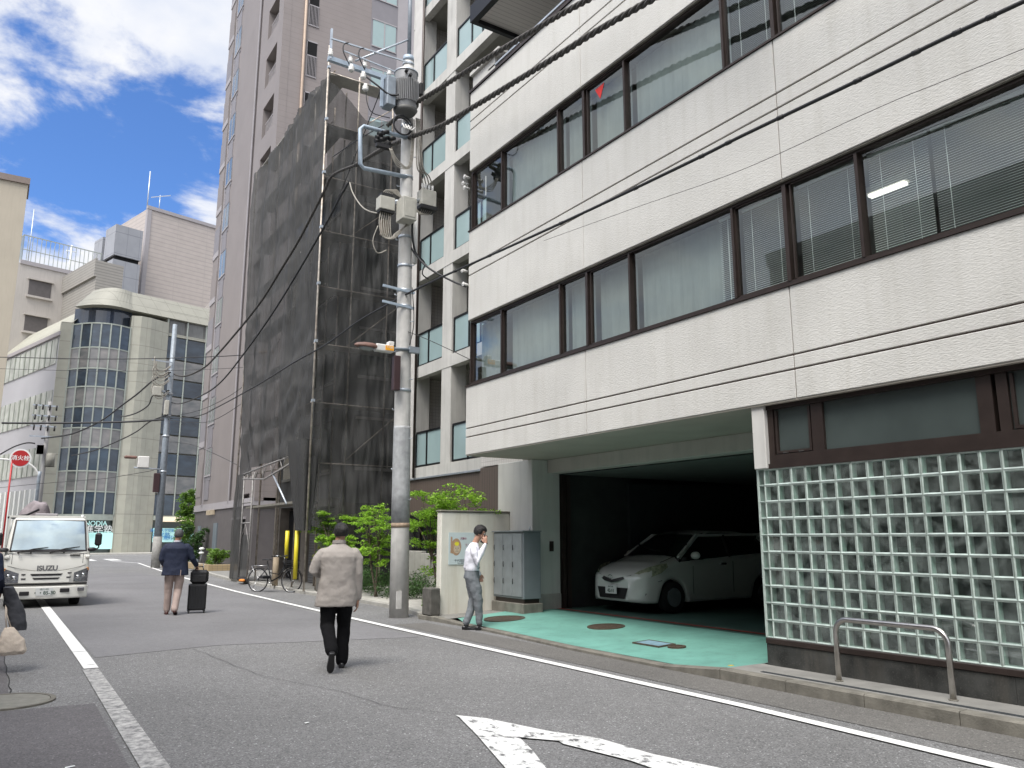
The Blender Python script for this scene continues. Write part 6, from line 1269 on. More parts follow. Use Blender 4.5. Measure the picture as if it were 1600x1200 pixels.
for s_ in (-1, 1):
    mm_ = MB().box(TXc+s_*1.0-.075, TXc+s_*1.0+.075, TY+.10, TY+.19, 1.36, 1.66, bev=.04).build('wing_mirror', m_blk, tk)
    MB().tube([T(s_*.82, .2, 1.24), T(s_*.95, .10, 1.27), T(s_*1.02, .14, 1.32), T(s_*1.02, .15, 1.4)], .018, 6).ball(T(s_*.88, .1, 1.28), (.10, .07, .05), 8).build('mirror_arm', m_blk, mm_)
MB().box(TXc-.78, TXc+.78, TY+.2, TY+1.4, .28, .42).build('floor_pan', m_blk, tk)
for s_ in (-1, 1): wheel(tk, TXc+s_*.66, TY+.75, .35, .35, .20, 'x'); wheel(tk, TXc+s_*.62, TY+3.4, .33, .33, .30, 'x')
MB().box(TXc-.35, TXc+.35, TY+.6, TY+4.4, .35, .55).box(TXc-.6, TXc+.6, TY+.68, TY+.82, .25, .38).build('chassis', m_blk, tk)
bd = MB().box(TXc-.84, TXc+.84, TY+1.7, TY+4.6, .78, .84).box(TXc-.86, TXc-.82, TY+1.7, TY+4.6, .80, 1.22).box(TXc+.82, TXc+.86, TY+1.7, TY+4.6, .80, 1.22).box(TXc-.86, TXc+.86, TY+4.58, TY+4.62, .80, 1.22).build('cargo_bed', m_wpaint, tk)
gd = MB()
for x in (-.8, -.4, 0, .4, .8): gd.box(TXc+x-.02, TXc+x+.02, TY+1.68, TY+1.72, .8, 2.06)
gd.box(TXc-.82, TXc+.82, TY+1.67, TY+1.73, 2.03, 2.08).build('headboard_frame', m_wpaint, tk)
MB().tube([T(.66, .6, 2.0), T(.66, .6, 2.09)], .03, 8).build('roof_marker', m_wht, tk)
ld = thing('load_bundle', 'grey cloth-wrapped bundle heaped on top of the white truck load', 'load', (TXc, TY+2.6, .84))
def lump(u, v):
    a = u*2*math.pi; r_ = 1-v*.85; k = .75+.25*mnoise.noise(Vector((math.cos(a)*1.5, math.sin(a)*1.5, v*2))); x = -.24+.76*r_*k*math.cos(a); y = 2.6+.8*r_*k*math.sin(a); z = .84+1.60*(1-(1-v)**3)*(1+.10*mnoise.noise(Vector((x*3, y*3, v))))-.12*abs(x+.1); return T(x, y, z)
mb = MB(); mb.loft([[lump(i/40, j/24) for i in range(40)] for j in range(25)]); mb.build('cloth', M('grey_lilac_cloth', (.23, .20, .21), .9, var=.3, vs=6, bump=1, bs=12), ld)
MB().box(TXc-.28, TXc+.22, TY+1.85, TY+2.4, 1.9, 2.14, bev=.02).build('pale_crate', m_t3, ld)
MB().tube([T(-.85, 1.9, 2.03), T(-.45, 1.95, 2.10), T(-.2, 2.1, 2.24)], .03, 6).tube([T(-.8, 1.9, 2.02), T(-.1, 1.9, 2.06)], .025, 6).build('dark_poles', m_blk, ld)
# --- hatchback in the garage, facing -X
CX0, CYc, CZ = 10.08, 12.12, .168
car = thing('parked_car', 'white compact hatchback parked in the dark garage facing the street', 'car', (CX0+1.9, CYc, CZ))
Lc = 3.88; WX = (.80, 3.28); RW = .295
def Cc(x, y, z): return (CX0+x, CYc+y, CZ+z)
def interp(x, tab):
    for (a, b), (c, d) in zip(tab, tab[1:]):
        if a <= x <= c: t = (x-a)/(c-a); t = t*t*(3-2*t)*.5+t*.5; return b+(d-b)*t
    return tab[-1][1]
hwT = [(0, .45), (.06, .62), (.22, .76), (.5, .82), (1.2, .845), (3.2, .845), (3.7, .78), (3.88, .66)]
topT = [(0, .60), (.05, .70), (.25, .80), (.6, .92), (.98, 1.02), (1.3, 1.08), (3.5, 1.10), (3.75, 1.05), (3.88, .85)]
botT = [(0, .24), (.1, .20), (.5, .19), (3.6, .20), (3.88, .28)]
def beltz(x): return interp(x, [(0, .62), (.3, .78), (1.0, .90), (3.6, 1.06), (3.88, .86)])
mb = MB(); rings = []
xs = [0, .03, .08, .15, .25, .38]+[.42+.055*i for i in range(62)]; xs = [x for x in xs if x < 3.85]+[3.88]
for x in xs:
    hw = interp(x, hwT); zt = interp(x, topT); zb2 = interp(x, botT); bz = min(beltz(x), zt-.02)
    for w_ in WX:
        if abs(x-w_) < RW+.04: zb2 = max(zb2, .29+math.sqrt((RW+.04)**2-(x-w_)**2))
    if x < .35: bz = zt-.03-.12*(x/.35)*.3
    half = [(hw*.97, zb2), (hw*1.0, zb2+.06), (hw*1.0, max(zb2+.1, .52)), (hw*.985, max(zb2+.14, bz-.08)), (hw*.95, bz+.02 if x > .35 else bz), (hw*.80, zt-.01), (hw*.45, zt+.012), (0, zt+.02)]
    pts = [Cc(x, -y, z) for y, z in half]+[Cc(x, y, z) for y, z in half[-2::-1]]
    rings.append(pts)
mb.loft(rings, cap=True, closed=True)
m_cpaint = M('white_car_paint', (.62, .63, .61), .28, var=0, coat=.8)
mb.build('body', m_cpaint, car)
# greenhouse: roof shell + glass
gh = [(.98, 1.00, .74, .03), (1.25, 1.20, .70, .02), (1.62, 1.43, .62, .02), (2.0, 1.50, .60, .03), (2.8, 1.50, .60, .03), (3.4, 1.44, .60, .03), (3.66, 1.30, .62, .02), (3.80, 1.05, .68, .02)]
gl_ = MB(); rr = []
for (x, z, hw, _) in gh: bz = beltz(x)-.02; rr.append([Cc(x, -interp(x, hwT)*.955, bz), Cc(x, -hw-.05*(z < 1.2), min(z, 1.40)), Cc(x, -hw*.86, z), Cc(x, 0, z+.015), Cc(x, hw*.86, z), Cc(x, hw+.05*(z < 1.2), min(z, 1.40)), Cc(x, interp(x, hwT)*.955, bz)])
m_cglass = M('dark_car_glass', (.008, .010, .011), .05, var=0, spec=.8)
gl_.loft(rr, sm=False); gl_.build('glasshouse', m_cglass, car)
rf = MB(); rf.loft([[Cc(x, -hw*.95, z-.03), Cc(x, -hw*.84, z+.012), Cc(x, 0, z+.03), Cc(x, hw*.84, z+.012), Cc(x, hw*.95, z-.03)] for (x, z, hw, _) in gh[2:7]], closed=False, cap=False); rf.build('roof', m_cpaint, car)
for s_ in (-1, 1):
    MB().beam(Cc(.99, s_*.765, 1.00), Cc(1.64, s_*.615, 1.425), .05, .07).beam(Cc(3.42, s_*.64, 1.43), Cc(3.80, s_*.73, 1.05), .10, .16).beam(Cc(1.60, s_*.62, 1.425), Cc(3.45, s_*.62, 1.45), .04, .05).build('pillar', m_cpaint, car)
    MB().beam(Cc(1.30, s_*.755, 1.0), Cc(1.30, s_*.67, 1.26), .03, .03).build('quarter_divider', m_blk, car); MB().beam(Cc(2.35, s_*.78, 1.0), Cc(2.35, s_*.63, 1.43), .03, .06).build('window_divider', m_blk, car)
    mi = MB().ball(Cc(1.28, s_*.93, 1.05), (.07, .11, .075), 8).build('door_mirror', m_cpaint, car); MB().beam(Cc(1.3, s_*.80, 1.0), Cc(1.29, s_*.86, 1.02), .05, .04).build('mirror_foot', m_blk, mi)
    dr_ = MB().box(CX0+2.02, CX0+2.20, CYc+s_*.855-.014, CYc+s_*.855+.014, CZ+.86, CZ+.90, bev=.012).build('door_handle', m_chr, car)
    hlp = MB(); hlp.loft([[Cc(.10, s_*.46, .60), Cc(.12, s_*.48, .70)], [Cc(.14, s_*.60, .585), Cc(.16, s_*.58, .76)], [Cc(.28, s_*.735, .64), Cc(.30, s_*.68, .83)], [Cc(.50, s_*.815, .72), Cc(.50, s_*.765, .88)], [Cc(.66, s_*.835, .83), Cc(.66, s_*.80, .90)]], closed=False, cap=False)
    hlp.v = [(v[0]-.022, v[1]+s_*.018, v[2]+.012) for v in hlp.v]; h_ = hlp.build('headlight', M('car_headlight', (.30, .31, .22), .1, .2, var=.5, vs=20, spec=1) if s_ < 0 else bpy.data.materials['car_headlight'], car)
    MB().ball(Cc(.21, s_*.60, .69), (.03, .055, .04), 8).build('bulb_reflector', m_chr, h_)
    MB().poly([Cc(.095, s_*.55, .27), Cc(.16, s_*.70, .29), Cc(.19, s_*.74, .37), Cc(.12, s_*.60, .39)]).build('fog_lamp', m_blk, car)
def front(pts, mat, nm, off=.012): 
    return MB().poly([Cc(-off+.38*max(0, abs(y)-.22)**1.7+max(0, z-.58)*.55, y, z) for y, z in pts]).build(nm, mat, car)
front([(-.46, .655), (-.20, .575), (0, .545), (.20, .575), (.46, .655), (.47, .70), (.2, .645), (0, .60), (-.2, .645), (-.47, .70)], m_blk, 'upper_grille', .03)
front([(-.44, .46), (-.36, .26), (.36, .26), (.44, .46)], m_blk, 'lower_grille', .035)
em = MB()
def oval(rx, rz, w_, cz): em.loft([[Cc(-.055, rx*k*math.cos(2*math.pi*i/28), cz+rz*k*math.sin(2*math.pi*i/28)) for i in range(28)] for k in (1, 1-w_)], cap=False, sm=False)
oval(.062, .043, .16, .655); oval(.022, .040, .3, .655); oval(.045, .016, .3, .672); em.build('emblem', m_chr, car)
pc = MB().box(CX0-.065, CX0-.055, CYc-.19, CYc+.14, CZ+.345, CZ+.505, bev=.003).build('number_plate', m_plate, car)
rotx = (math.pi/2, 0, -math.pi/2)
text('plate_number', '42-61', .085, Cc(-.067, -.025, .40), rotx, m_ink, pc, bold=.002); text('plate_text', '品川 501', .04, Cc(-.067, -.025, .475), rotx, m_ink, pc)
for x in WX:
    for s_ in (-1, 1): wheel(car, CX0+x, CYc+s_*.73, CZ+.29, .29, .18, 'y')
gp = MB()
for s_ in (-1, 1):
    for xg in (1.28, 2.38): gp.tube([Cc(xg, s_*(interp(xg, hwT)*1.002), .34), Cc(xg, s_*(interp(xg, hwT)*1.004), .60), Cc(xg+.02, s_*(interp(xg, hwT)*.99), beltz(xg)-.06)], .006, 4)
    gp.tube([Cc(.62+.07*i, s_*(interp(.62+.07*i, hwT)*.80), interp(.62+.07*i, topT)+.002) for i in range(6)], .006, 4)
    gp.tube([Cc(.10, s_*.36, .60), Cc(.20, s_*.50, .555), Cc(.42, s_*.80, .58), Cc(.50, s_*.83, .60)], .005, 4)
gp.build('panel_gaps', m_blk, car)
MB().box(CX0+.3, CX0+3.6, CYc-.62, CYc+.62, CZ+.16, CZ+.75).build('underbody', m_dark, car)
# --- bicycle by the kerb, side on
bk = thing('bicycle', 'black city bicycle with front basket standing at the kerb before the roller shutter', 'bicycle', (7.06, 24.4, 0))
B0, B1 = Vector((6.80, 24.30, 0)), Vector((7.52, 23.43, 0)); bd_ = (B1-B0).normalized()
def Bp(s, z, o=0.): return B0+bd_*s+Vector((bd_.y, -bd_.x, 0))*o+Vector((0, 0, z))
RWb = .33; wl = (B1-B0).length
def bwheel(s, nm):
    mb = MB(); n = 36; mb.tube([Bp(s+RWb*math.cos(2*math.pi*i/n), RWb+RWb*math.sin(2*math.pi*i/n)) for i in range(n+1)], .018, 6, cap=False); o = mb.build(nm, m_tyre, bk)
    mb = MB(); mb.tube([Bp(s+.31*math.cos(2*math.pi*i/n), RWb+.31*math.sin(2*math.pi*i/n)) for i in range(n+1)], .008, 5, cap=False)
    for k in range(14): a = 2*math.pi*k/14; mb.tube([Bp(s, RWb), Bp(s+.31*math.cos(a), RWb+.31*math.sin(a))], .0025, 4)
    mb.tube([Bp(s, RWb, -.05), Bp(s, RWb, .05)], .022, 8); mb.build('rim', m_chr, o)
bwheel(0, 'wheel'); bwheel(wl, 'wheel')
fr = MB(); fr.tube([Bp(0, RWb, .04), Bp(.45, .30)], .012, 6).tube([Bp(0, RWb, .04), Bp(.33, .70)], .010, 6).tube([Bp(.45, .30), Bp(.30, .80)], .017, 8).tube([Bp(.45, .30), Bp(.75, .45), Bp(.90, .72)], .02, 8).tube([Bp(.36, .55), Bp(.7, .50), Bp(.9, .78)], .014, 6).tube([Bp(.88, .68), Bp(.85, .86)], .02, 8).tube([Bp(.9, .70), Bp(.98, .60), Bp(wl, RWb, .045)], .013, 6); fr.build('frame', m_blackmet, bk)
MB().tube([Bp(.30, .80), Bp(.29, .88)], .014, 8).loft([[Bp(.14, .90, -.08), Bp(.14, .93, 0), Bp(.14, .90, .08)], [Bp(.30, .905, -.05), Bp(.30, .94, 0), Bp(.30, .905, .05)], [Bp(.42, .90, -.02), Bp(.42, .93, 0), Bp(.42, .90, .02)]]).build('saddle', m_black, bk)
MB().tube([Bp(.85, .86), Bp(.86, 1.0)], .013, 6).tube([Bp(.68, 1.02, -.27), Bp(.80, 1.04, -.24), Bp(.86, 1.0, 0), Bp(.80, 1.04, .24), Bp(.68, 1.02, .27)], .012, 6).build('handlebar', m_chr, bk)
MB().tube([Bp(.60, 1.02, -.28), Bp(.72, 1.02, -.27)], .018, 6).tube([Bp(.60, 1.02, .28), Bp(.72, 1.02, .27)], .018, 6).build('grips', m_black, bk)
bs_ = MB()
def bring(z, e): return [Bp(.95-e, z, -.16-e), Bp(1.25+e, z, -.14-e), Bp(1.25+e, z, .14+e), Bp(.95-e, z, .16+e)]
for z, e in ((.66, 0), (.72, .008), (.78, .016), (.84, .024), (.90, .03)): r4 = bring(z, e); bs_.tube(r4+[r4[0]], .005, 4)
lo, hi = bring(.66, 0), bring(.90, .03)
for k in range(4):
    for i in range(9): t = i/9; bs_.tube([lo[k].lerp(lo[(k+1) % 4], t), hi[k].lerp(hi[(k+1) % 4], t)], .003, 4)
for i in range(7): bs_.tube([lo[0].lerp(lo[1], i/6), lo[3].lerp(lo[2], i/6)], .003, 4)
bs_.build('basket', m_blackmet, bk)
mb = MB(); n = 16; mb.loft([[Bp(.37*math.cos(a), RWb+.37*math.sin(a), o) for a in [math.radians(60+130*i/n) for i in range(n+1)]] for o in (-.03, .03)], closed=False, cap=False); mb.loft([[Bp(wl+.37*math.cos(a), RWb+.37*math.sin(a), o) for a in [math.radians(20+120*i/n) for i in range(n+1)]] for o in (-.03, .03)], closed=False, cap=False); mb.build('mudguards', m_chr, bk)
MB().tube([Bp(.30, .74, 0), Bp(-.28, .74, -.06)], .007, 5).tube([Bp(.30, .74, 0), Bp(-.28, .74, .06)], .007, 5).tube([Bp(-.28, .74, -.06), Bp(-.28, .74, .06)], .007, 5).tube([Bp(-.2, .74, .06), Bp(0, RWb, .06)], .007, 5).build('rear_rack', m_chr, bk)
MB().box(*sorted((Bp(.1, 0, .06).x, Bp(.5, 0, .09).x)), *sorted((Bp(.05, 0).y, Bp(.55, 0).y)), .38, .46, bev=.02).build('chain_case', m_blackmet, bk)
MB().tube([Bp(.45, .30, -.08), Bp(.45, .30, .10)], .012, 6).tube([Bp(.45, .30, .10), Bp(.50, .16, .10)], .009, 5).box(Bp(.5, 0).x-.1, Bp(.5, 0).x+.02, Bp(.5, 0).y-.05, Bp(.5, 0).y+.05, .24, .26).build('crank', m_chr, bk)
MB().tube([Bp(.0, .30, .08), Bp(-.10, .02, .14)], .009, 5).build('kickstand', m_chr, bk)
# ================================================================ people
m_skin = M('skin', (.42, .235, .165), .5, var=.06, vs=30); m_hairb = M('black_hair', (.012, .010, .010), .45, var=.2, vs=60, bump=1, bs=200, stretch=(1, 1, .3)); m_hairg = M('grey_hair', (.075, .075, .078), .55, var=.35, vs=60, bump=1, bs=200)
m_jkt = M('taupe_check_jacket', (.335, .305, .28), .85, var=.04, vs=8, bump=.3, bs=300); m_trb = M('black_trousers', (.006, .006, .007), .9, var=.2, vs=8, spec=.15); m_shoe = M('black_shoe_leather', (.012, .012, .013), .35, var=0); m_sole = M('worn_black_sole', (.035, .034, .034), .8, var=.4, vs=25)
m_navy = M('navy_blazer', (.010, .016, .040), .8, var=.12, vs=8); m_beigetr = M('beige_trousers', (.36, .28, .25), .85, var=.06, vs=8); m_shoer = M('brown_shoe_leather', (.06, .018, .015), .4, var=0)
m_shirt = M('white_shirt', (.68, .68, .74), .8, var=.03, vs=8); m_grtr = M('grey_trousers', (.16, .175, .19), .8, var=.1, vs=14, bump=.3, bs=200)
_tx = bpy.data.textures.new('cloth_folds', 'CLOUDS'); _tx.noise_scale = .12; _tx.noise_depth = 2
def solid(mb, name, mat, parent, vox=.010, smooth=4, folds=0., tex=None):
    """fuse overlapping volumes into one continuous surface"""
    o = mb.build(name, mat, parent, fix=False)
    r_ = o.modifiers.new('r', 'REMESH'); r_.mode = 'VOXEL'; r_.voxel_size = vox; r_.use_smooth_shade = True
    s_ = o.modifiers.new('s', 'SMOOTH'); s_.factor = .5; s_.iterations = smooth
    if folds: d_ = o.modifiers.new('d', 'DISPLACE'); d_.texture = _tx; d_.strength = folds; d_.mid_level = .5; d_.texture_coords = 'LOCAL'
    dg = bpy.context.evaluated_depsgraph_get(); dg.update(); me = bpy.data.meshes.new_from_object(o.evaluated_get(dg)); o.modifiers.clear(); old = o.data; o.data = me; me.name = name
    if not me.materials: me.materials.append(mat)
    bpy.data.meshes.remove(old); return o
def V(*a): return Vector(a)
def taper(mb, pts, rad, n=14, balls=True):
    """limb: (r) or (rx, ry) per point, rings across the path, rounded at both ends"""
    P = [Vector(p) for p in pts]; rr = [(r, r) if not isinstance(r, tuple) else r for r in rad]; rings = []; prev = None
    for i, p in enumerate(P):
        t = (P[min(i+1, len(P)-1)]-P[max(i-1, 0)]).normalized(); x = V(1, 0, 0)-t*t.x
        if x.length < .3: x = V(0, 1, 0)-t*t.y
        x.normalize(); y = t.cross(x); rings.append([p+x*rr[i][0]*math.cos(2*math.pi*j/n)+y*rr[i][1]*math.sin(2*math.pi*j/n) for j in range(n)])
    mb.loft(rings)
    if balls:
        for p, r in ((P[0], rr[0]), (P[-1], rr[-1])): q = min(r)*.98; mb.ball(p, q, 7)
def rings_z(mb, rows, n=24, pw=.8):
    """torso: rows of (cx, cy, z, rx, ry), slightly squared ovals"""
    R_ = []
    for (cx_, cy_, z, rx, ry) in rows:
        R_.append([(cx_+rx*math.copysign(abs(math.cos(a))**pw, math.cos(a)), cy_+ry*math.copysign(abs(math.sin(a))**pw, math.sin(a)), z) for a in [2*math.pi*j/n for j in range(n)]])
    mb.loft(R_)
def hand(mb, w, d, nrm, th, curl=.5, sc=1., spread=.0, curls=None):
    """w wrist, d pointing along the hand, nrm the way the palm faces, th towards the thumb side"""
    w = Vector(w); d = Vector(d).normalized(); nrm = Vector(nrm); nrm = (nrm-d*nrm.dot(d)).normalized(); th = Vector(th); th = (th-d*th.dot(d)-nrm*th.dot(nrm)).normalized()
    def ell(c, a, b): return [c+th*a*math.cos(2*math.pi*j/14)+nrm*b*math.sin(2*math.pi*j/14) for j in range(14)]
    mb.loft([ell(w-d*.03*sc, .026*sc, .020*sc), ell(w, .028*sc, .018*sc), ell(w+d*.03*sc, .038*sc, .017*sc), ell(w+d*.07*sc, .042*sc, .015*sc), ell(w+d*.095*sc, .038*sc, .012*sc)])
    for k, (o, ln) in enumerate(((.030, .072), (.011, .082), (-.010, .076), (-.030, .060))):
        c = (curls[k] if curls else curl); p = w+d*.085*sc+th*o*sc; dd = (d+th*o*spread*20).normalized(); pts = [p-d*.02*sc, p]; a = 0
        for j in range(3): a += c*(.55+.25*j); p = p+(dd*math.cos(a)+nrm*math.sin(a))*ln*sc*(.42, .33, .25)[j]; pts.append(p)
        taper(mb, pts, [.0088*sc, .009*sc, .0085*sc, .0078*sc, .0066*sc], 8)
    b = w+d*.02*sc+th*.025*sc; taper(mb, [b, b+th*.022*sc+d*.025*sc+nrm*.006*sc, b+th*.030*sc+d*.055*sc+nrm*.016*sc, b+th*.026*sc+d*.078*sc+nrm*.024*sc], [.013*sc, .0115*sc, .010*sc, .008*sc], 8)
def head(mb, c, face, up=(0, 0, 1), s=1.):
    """skull, jaw, nose, ears, lips, brow; returns (f, r, u) axes"""
    c = Vector(c); f = Vector(face).normalized(); u = Vector(up); u = (u-f*u.dot(f)).normalized(); r = f.cross(u)
    def ell(cc, a, b, e, n=12):
        rings = []
        for i in range(1, n): t = math.pi*i/n; rings.append([cc+r*a*s*math.sin(t)*math.cos(p)+f*b*s*math.sin(t)*math.sin(p)-u*e*s*math.cos(t) for p in [2*math.pi*j/20 for j in range(20)]])
        mb.loft(rings)
    ell(c+u*.022*s-f*.006*s, .074, .094, .092); ell(c-u*.035*s+f*.022*s, .058, .066, .075); ell(c-u*.088*s+f*.055*s, .026, .024, .018, 8)
    ell(c+f*.098*s-u*.022*s, .012, .016, .012, 8); ell(c+f*.090*s-u*.005*s, .009, .014, .024, 8); ell(c+f*.086*s-u*.056*s, .022, .010, .009, 8); ell(c+f*.080*s+u*.022*s, .045, .012, .010, 8)
    for k in (-1, 1): ell(c+r*k*.075*s-f*.008*s-u*.012*s, .010, .019, .030, 8)
    return f, r, u
def hair(c, f, r, u, mat, parent, name='hair', length=.0, s=1., seed=0, thick=.017, bald=None):
    mb = MB(); rnd = random.Random(seed); cc = Vector(c)+u*.022*s-f*.008*s; n = 520
    for i in range(n):
        z = 1-2*(i+.5)/n; q = math.sqrt(1-z*z); a = i*2.39996; x, y = q*math.cos(a), q*math.sin(a)
        lim = -.62-length if y < -.1 else (-.30 if y < .35 else (.42+.1*math.sin(a*3)))
        if z < lim: continue
        if bald and (Vector((x, y, z))-Vector(bald)).length < .42: continue
        p = cc+r*x*.076*s+f*y*.096*s+u*z*.094*s; rr = thick*rnd.uniform(.8, 1.15); mb.ball(p, rr, 5)
    return solid(mb, name, mat, parent, .006, 3)
def eyes(c, f, r, u, parent, s=1.):
    for k in (-1, 1):
        p = Vector(c)+r*k*.031*s+f*.080*s+u*.004*s; e = MB().ball(p, .0105, 8).build('eye', M('eye_white', (.6, .58, .55), .3, var=0) if 'eye_white' not in bpy.data.materials else bpy.data.materials['eye_white'], parent, fix=False); MB().ball(p+f*.006, .0065, 6).build('iris', m_blk, e, fix=False)
        taper_mb = MB(); taper(taper_mb, [p+u*.022-r*.014+f*.004, p+u*.025+f*.007, p+u*.022+r*.014+f*.004], [.003, .004, .003], 6); taper_mb.build('eyebrow', m_hairb, parent, fix=False)
def shoe(mb, heel, toe, up=(0, 0, 1), w=.044):
    h, t = Vector(heel), Vector(toe); d = (t-h).normalized(); u = Vector(up); u = (u-d*u.dot(d)).normalized(); x = d.cross(u); L_ = (t-h).length
    R_ = []
    for (s_, hw, ht) in ((0, .026, .05), (.06, .034, .075), (.22, .036, .078), (.45, .040, .062), (.7, w+.003, .045), (.9, .038, .034), (1.0, .018, .02)):
        c = h+d*s_*L_; R_.append([c+x*hw*math.cos(a)+u*(ht*(.5+.5*math.sin(a)) if math.sin(a) > -.3 else ht*.08*0+.0) for a in [2*math.pi*j/16 for j in range(16)]])
    mb.loft(R_)
def place(t, pos, az): t.location = pos; t.rotation_euler = (0, 0, -R(az))

# ---------- man in the taupe jacket, walking away
t = thing('person', 'man in a taupe check jacket and black trousers walking away along the road', 'person', (0, 0, 0))
b = MB(); hc = (.02, .015, 1.605); ax = head(b, hc, (-.10, 1, -.05)); taper(b, [(0, .0, 1.38), (.005, .0, 1.46), (.01, .005, 1.54)], [.062, .056, .058])
rings_z(b, [(0, 0, .92, .15, .11), (0, 0, 1.15, .15, .10), (0, 0, 1.33, .17, .10), (0, 0, 1.42, .08, .06)])
EL, ER, WL, WR = V(-.295, -.02, 1.16), V(.245, -.03, 1.12), V(-.21, .20, 1.10), V(.255, .03, .80)
taper(b, [(-.17, 0, 1.36), EL, WL], [.05, .038, .026]); taper(b, [(.17, 0, 1.36), ER, WR], [.05, .038, .026])
hand(b, WR, (-.02, .15, -1), (-1, .2, 0), (0, 1, 0), .45); hand(b, WL, (.6, .7, -.2), (0, -.5, -1), (0, 0, 1), .6)
KL, AL, KR, AR = V(-.10, .00, .50), V(-.065, -.33, .25), V(.10, .10, .50), V(.095, .10, .09)
taper(b, [(-.09, 0, .90), KL, AL], [.07, .05, .035]); taper(b, [(.09, 0, .90), KR, AR], [.07, .05, .035])
solid(b, 'body', m_skin, t, .006, 2)
hair(hc, *ax, m_hairb, t, seed=1); eyes(hc, *ax, t)
b = MB(); rings_z(b, [(-.015, .005, .73, .250, .160), (-.01, .0, .80, .248, .158), (0, 0, .95, .234, .152), (0, -.006, 1.10, .212, .146), (0, -.008, 1.22, .224, .145), (0, -.01, 1.32, .235, .140), (0, -.01, 1.385, .205, .118), (0, -.005, 1.43, .15, .09), (0, 0, 1.465, .085, .066), (0, 0, 1.475, .074, .058)])
taper(b, [(-.185, -.01, 1.365), (-.25, -.025, 1.29), EL+V(0, -.015, 0), WL.lerp(EL, .12)], [(.070, .076), .068, .060, .050]); taper(b, [(.185, -.01, 1.365), (.235, -.02, 1.29), ER, WR+V(0, 0, .03)], [(.070, .076), .066, .055, .046])
b.loft([[(x, y-.0, 1.45+z) for x, y, z in [(.075*math.cos(a), .066*math.sin(a), h_-.018*math.sin(a)) for a in [2*math.pi*j/24 for j in range(24)]]] for h_ in (0, .035, .055)])
j = solid(b, 'jacket', m_jkt, t, .008, 9, .018)
MB().loft([[(.082*math.cos(a), .070*math.sin(a), 1.470+h_-.012*math.sin(a)) for a in [math.pi*1.0+math.pi*i/14 for i in range(15)]] for h_ in (.002, .042)], closed=False, cap=False).build('collar', m_jkt, j, fix=False)
b = MB(); rings_z(b, [(0, 0, .99, .175, .125), (0, 0, .86, .19, .135), (0, 0, .80, .185, .13)]); taper(b, [(-.09, 0, .88), (-.10, .0, .68), KL, KL.lerp(AL, .5)+V(0, .0, 0), AL+V(.0, .01, .0)], [(.105, .115), (.098, .105), .085, .078, .072]); taper(b, [(.09, 0, .88), (.10, .04, .68), KR, (.10, .10, .30), AR+V(0, 0, .0)], [(.105, .115), (.098, .105), .083, .078, .074])
solid(b, 'trousers', m_trb, t, .010, 4, .018)
b = MB(); shoe(b, (.09, .03, .0), (.105, .33, .0)); solid(b, 'shoe', m_shoe, t, .007, 2)
b = MB(); shoe(b, (-.065, -.43, .235), (-.07, -.30, .0), (0, 1, .45)); lt_ = solid(b, 'shoe', m_shoe, t, .007, 2)
place(t, (3.66, 9.62, 0), 16)

# ---------- man in the navy blazer with suitcase, walking away
t = thing('person', 'grey-haired man in a navy blazer and beige trousers walking away, pushing a black suitcase', 'person', (0, 0, 0))
b = MB(); hc = (.02, .015, 1.60); ax = head(b, hc, (0, 1, -.05)); taper(b, [(0, 0, 1.38), (.005, 0, 1.46), (.01, .005, 1.54)], [.062, .056, .058])
rings_z(b, [(0, 0, .92, .15, .11), (0, 0, 1.15, .15, .10), (0, 0, 1.33, .17, .10), (0, 0, 1.42, .08, .06)])
EL, ER, WL, WR = V(-.27, -.03, 1.12), V(.31, -.02, 1.13), V(-.24, .20, 1.02), V(.40, .16, .99)
taper(b, [(-.17, 0, 1.36), EL, WL], [.05, .038, .026]); taper(b, [(.17, 0, 1.36), ER, WR], [.05, .038, .026])
hand(b, WR, (.4, .6, -.7), (-.2, .3, -1), (-1, .3, 0), .8); hand(b, WL, (.1, .8, -.3), (0, 0, -1), (1, 0, 0), .6)
KL, AL, KR, AR = V(-.10, .08, .50), V(-.10, .12, .10), V(.08, .02, .50), V(.04, -.18, .12)
taper(b, [(-.09, 0, .90), KL, AL], [.07, .05, .035]); taper(b, [(.09, 0, .90), KR, AR], [.07, .05, .035]); solid(b, 'body', m_skin, t, .007, 2)
hair(hc, *ax, m_hairg, t, seed=2); eyes(hc, *ax, t)
b = MB(); rings_z(b, [(0, .0, .79, .262, .165), (0, 0, .95, .245, .152), (0, 0, 1.10, .235, .145), (0, 0, 1.24, .24, .148), (0, -.01, 1.33, .238, .142), (0, -.01, 1.39, .205, .118), (0, 0, 1.43, .14, .09), (0, 0, 1.462, .085, .066)])
taper(b, [(-.185, -.01, 1.365), (-.235, -.02, 1.29), EL, WL], [(.076, .08), .074, .064, .05]); taper(b, [(.185, -.01, 1.365), (.25, -.015, 1.30), ER, WR], [(.076, .08), .074, .064, .05]); j = solid(b, 'blazer', m_navy, t, .010, 5, .018)
MB().loft([[(.072*math.cos(a), .062*math.sin(a), 1.465+h_) for a in [2*math.pi*i/20 for i in range(20)]] for h_ in (0, .03)], closed=True, cap=False).build('shirt_collar', m_shirt, j, fix=False)
MB().box(.098, .112, -.158, -.145, .775, .90).build('vent_gap', m_beigetr, j)
b = MB(); rings_z(b, [(0, 0, .99, .175, .125), (0, 0, .84, .185, .13)]); taper(b, [(-.09, 0, .88), (-.10, .05, .68), KL, (-.10, .1, .30), AL], [(.10, .11), (.092, .10), .08, .072, .068]); taper(b, [(.09, 0, .88), (.095, .0, .68), KR, KR.lerp(AR, .5), AR], [(.10, .11), (.092, .10), .08, .072, .068]); solid(b, 'trousers', m_beigetr, t, .010, 4, .018)
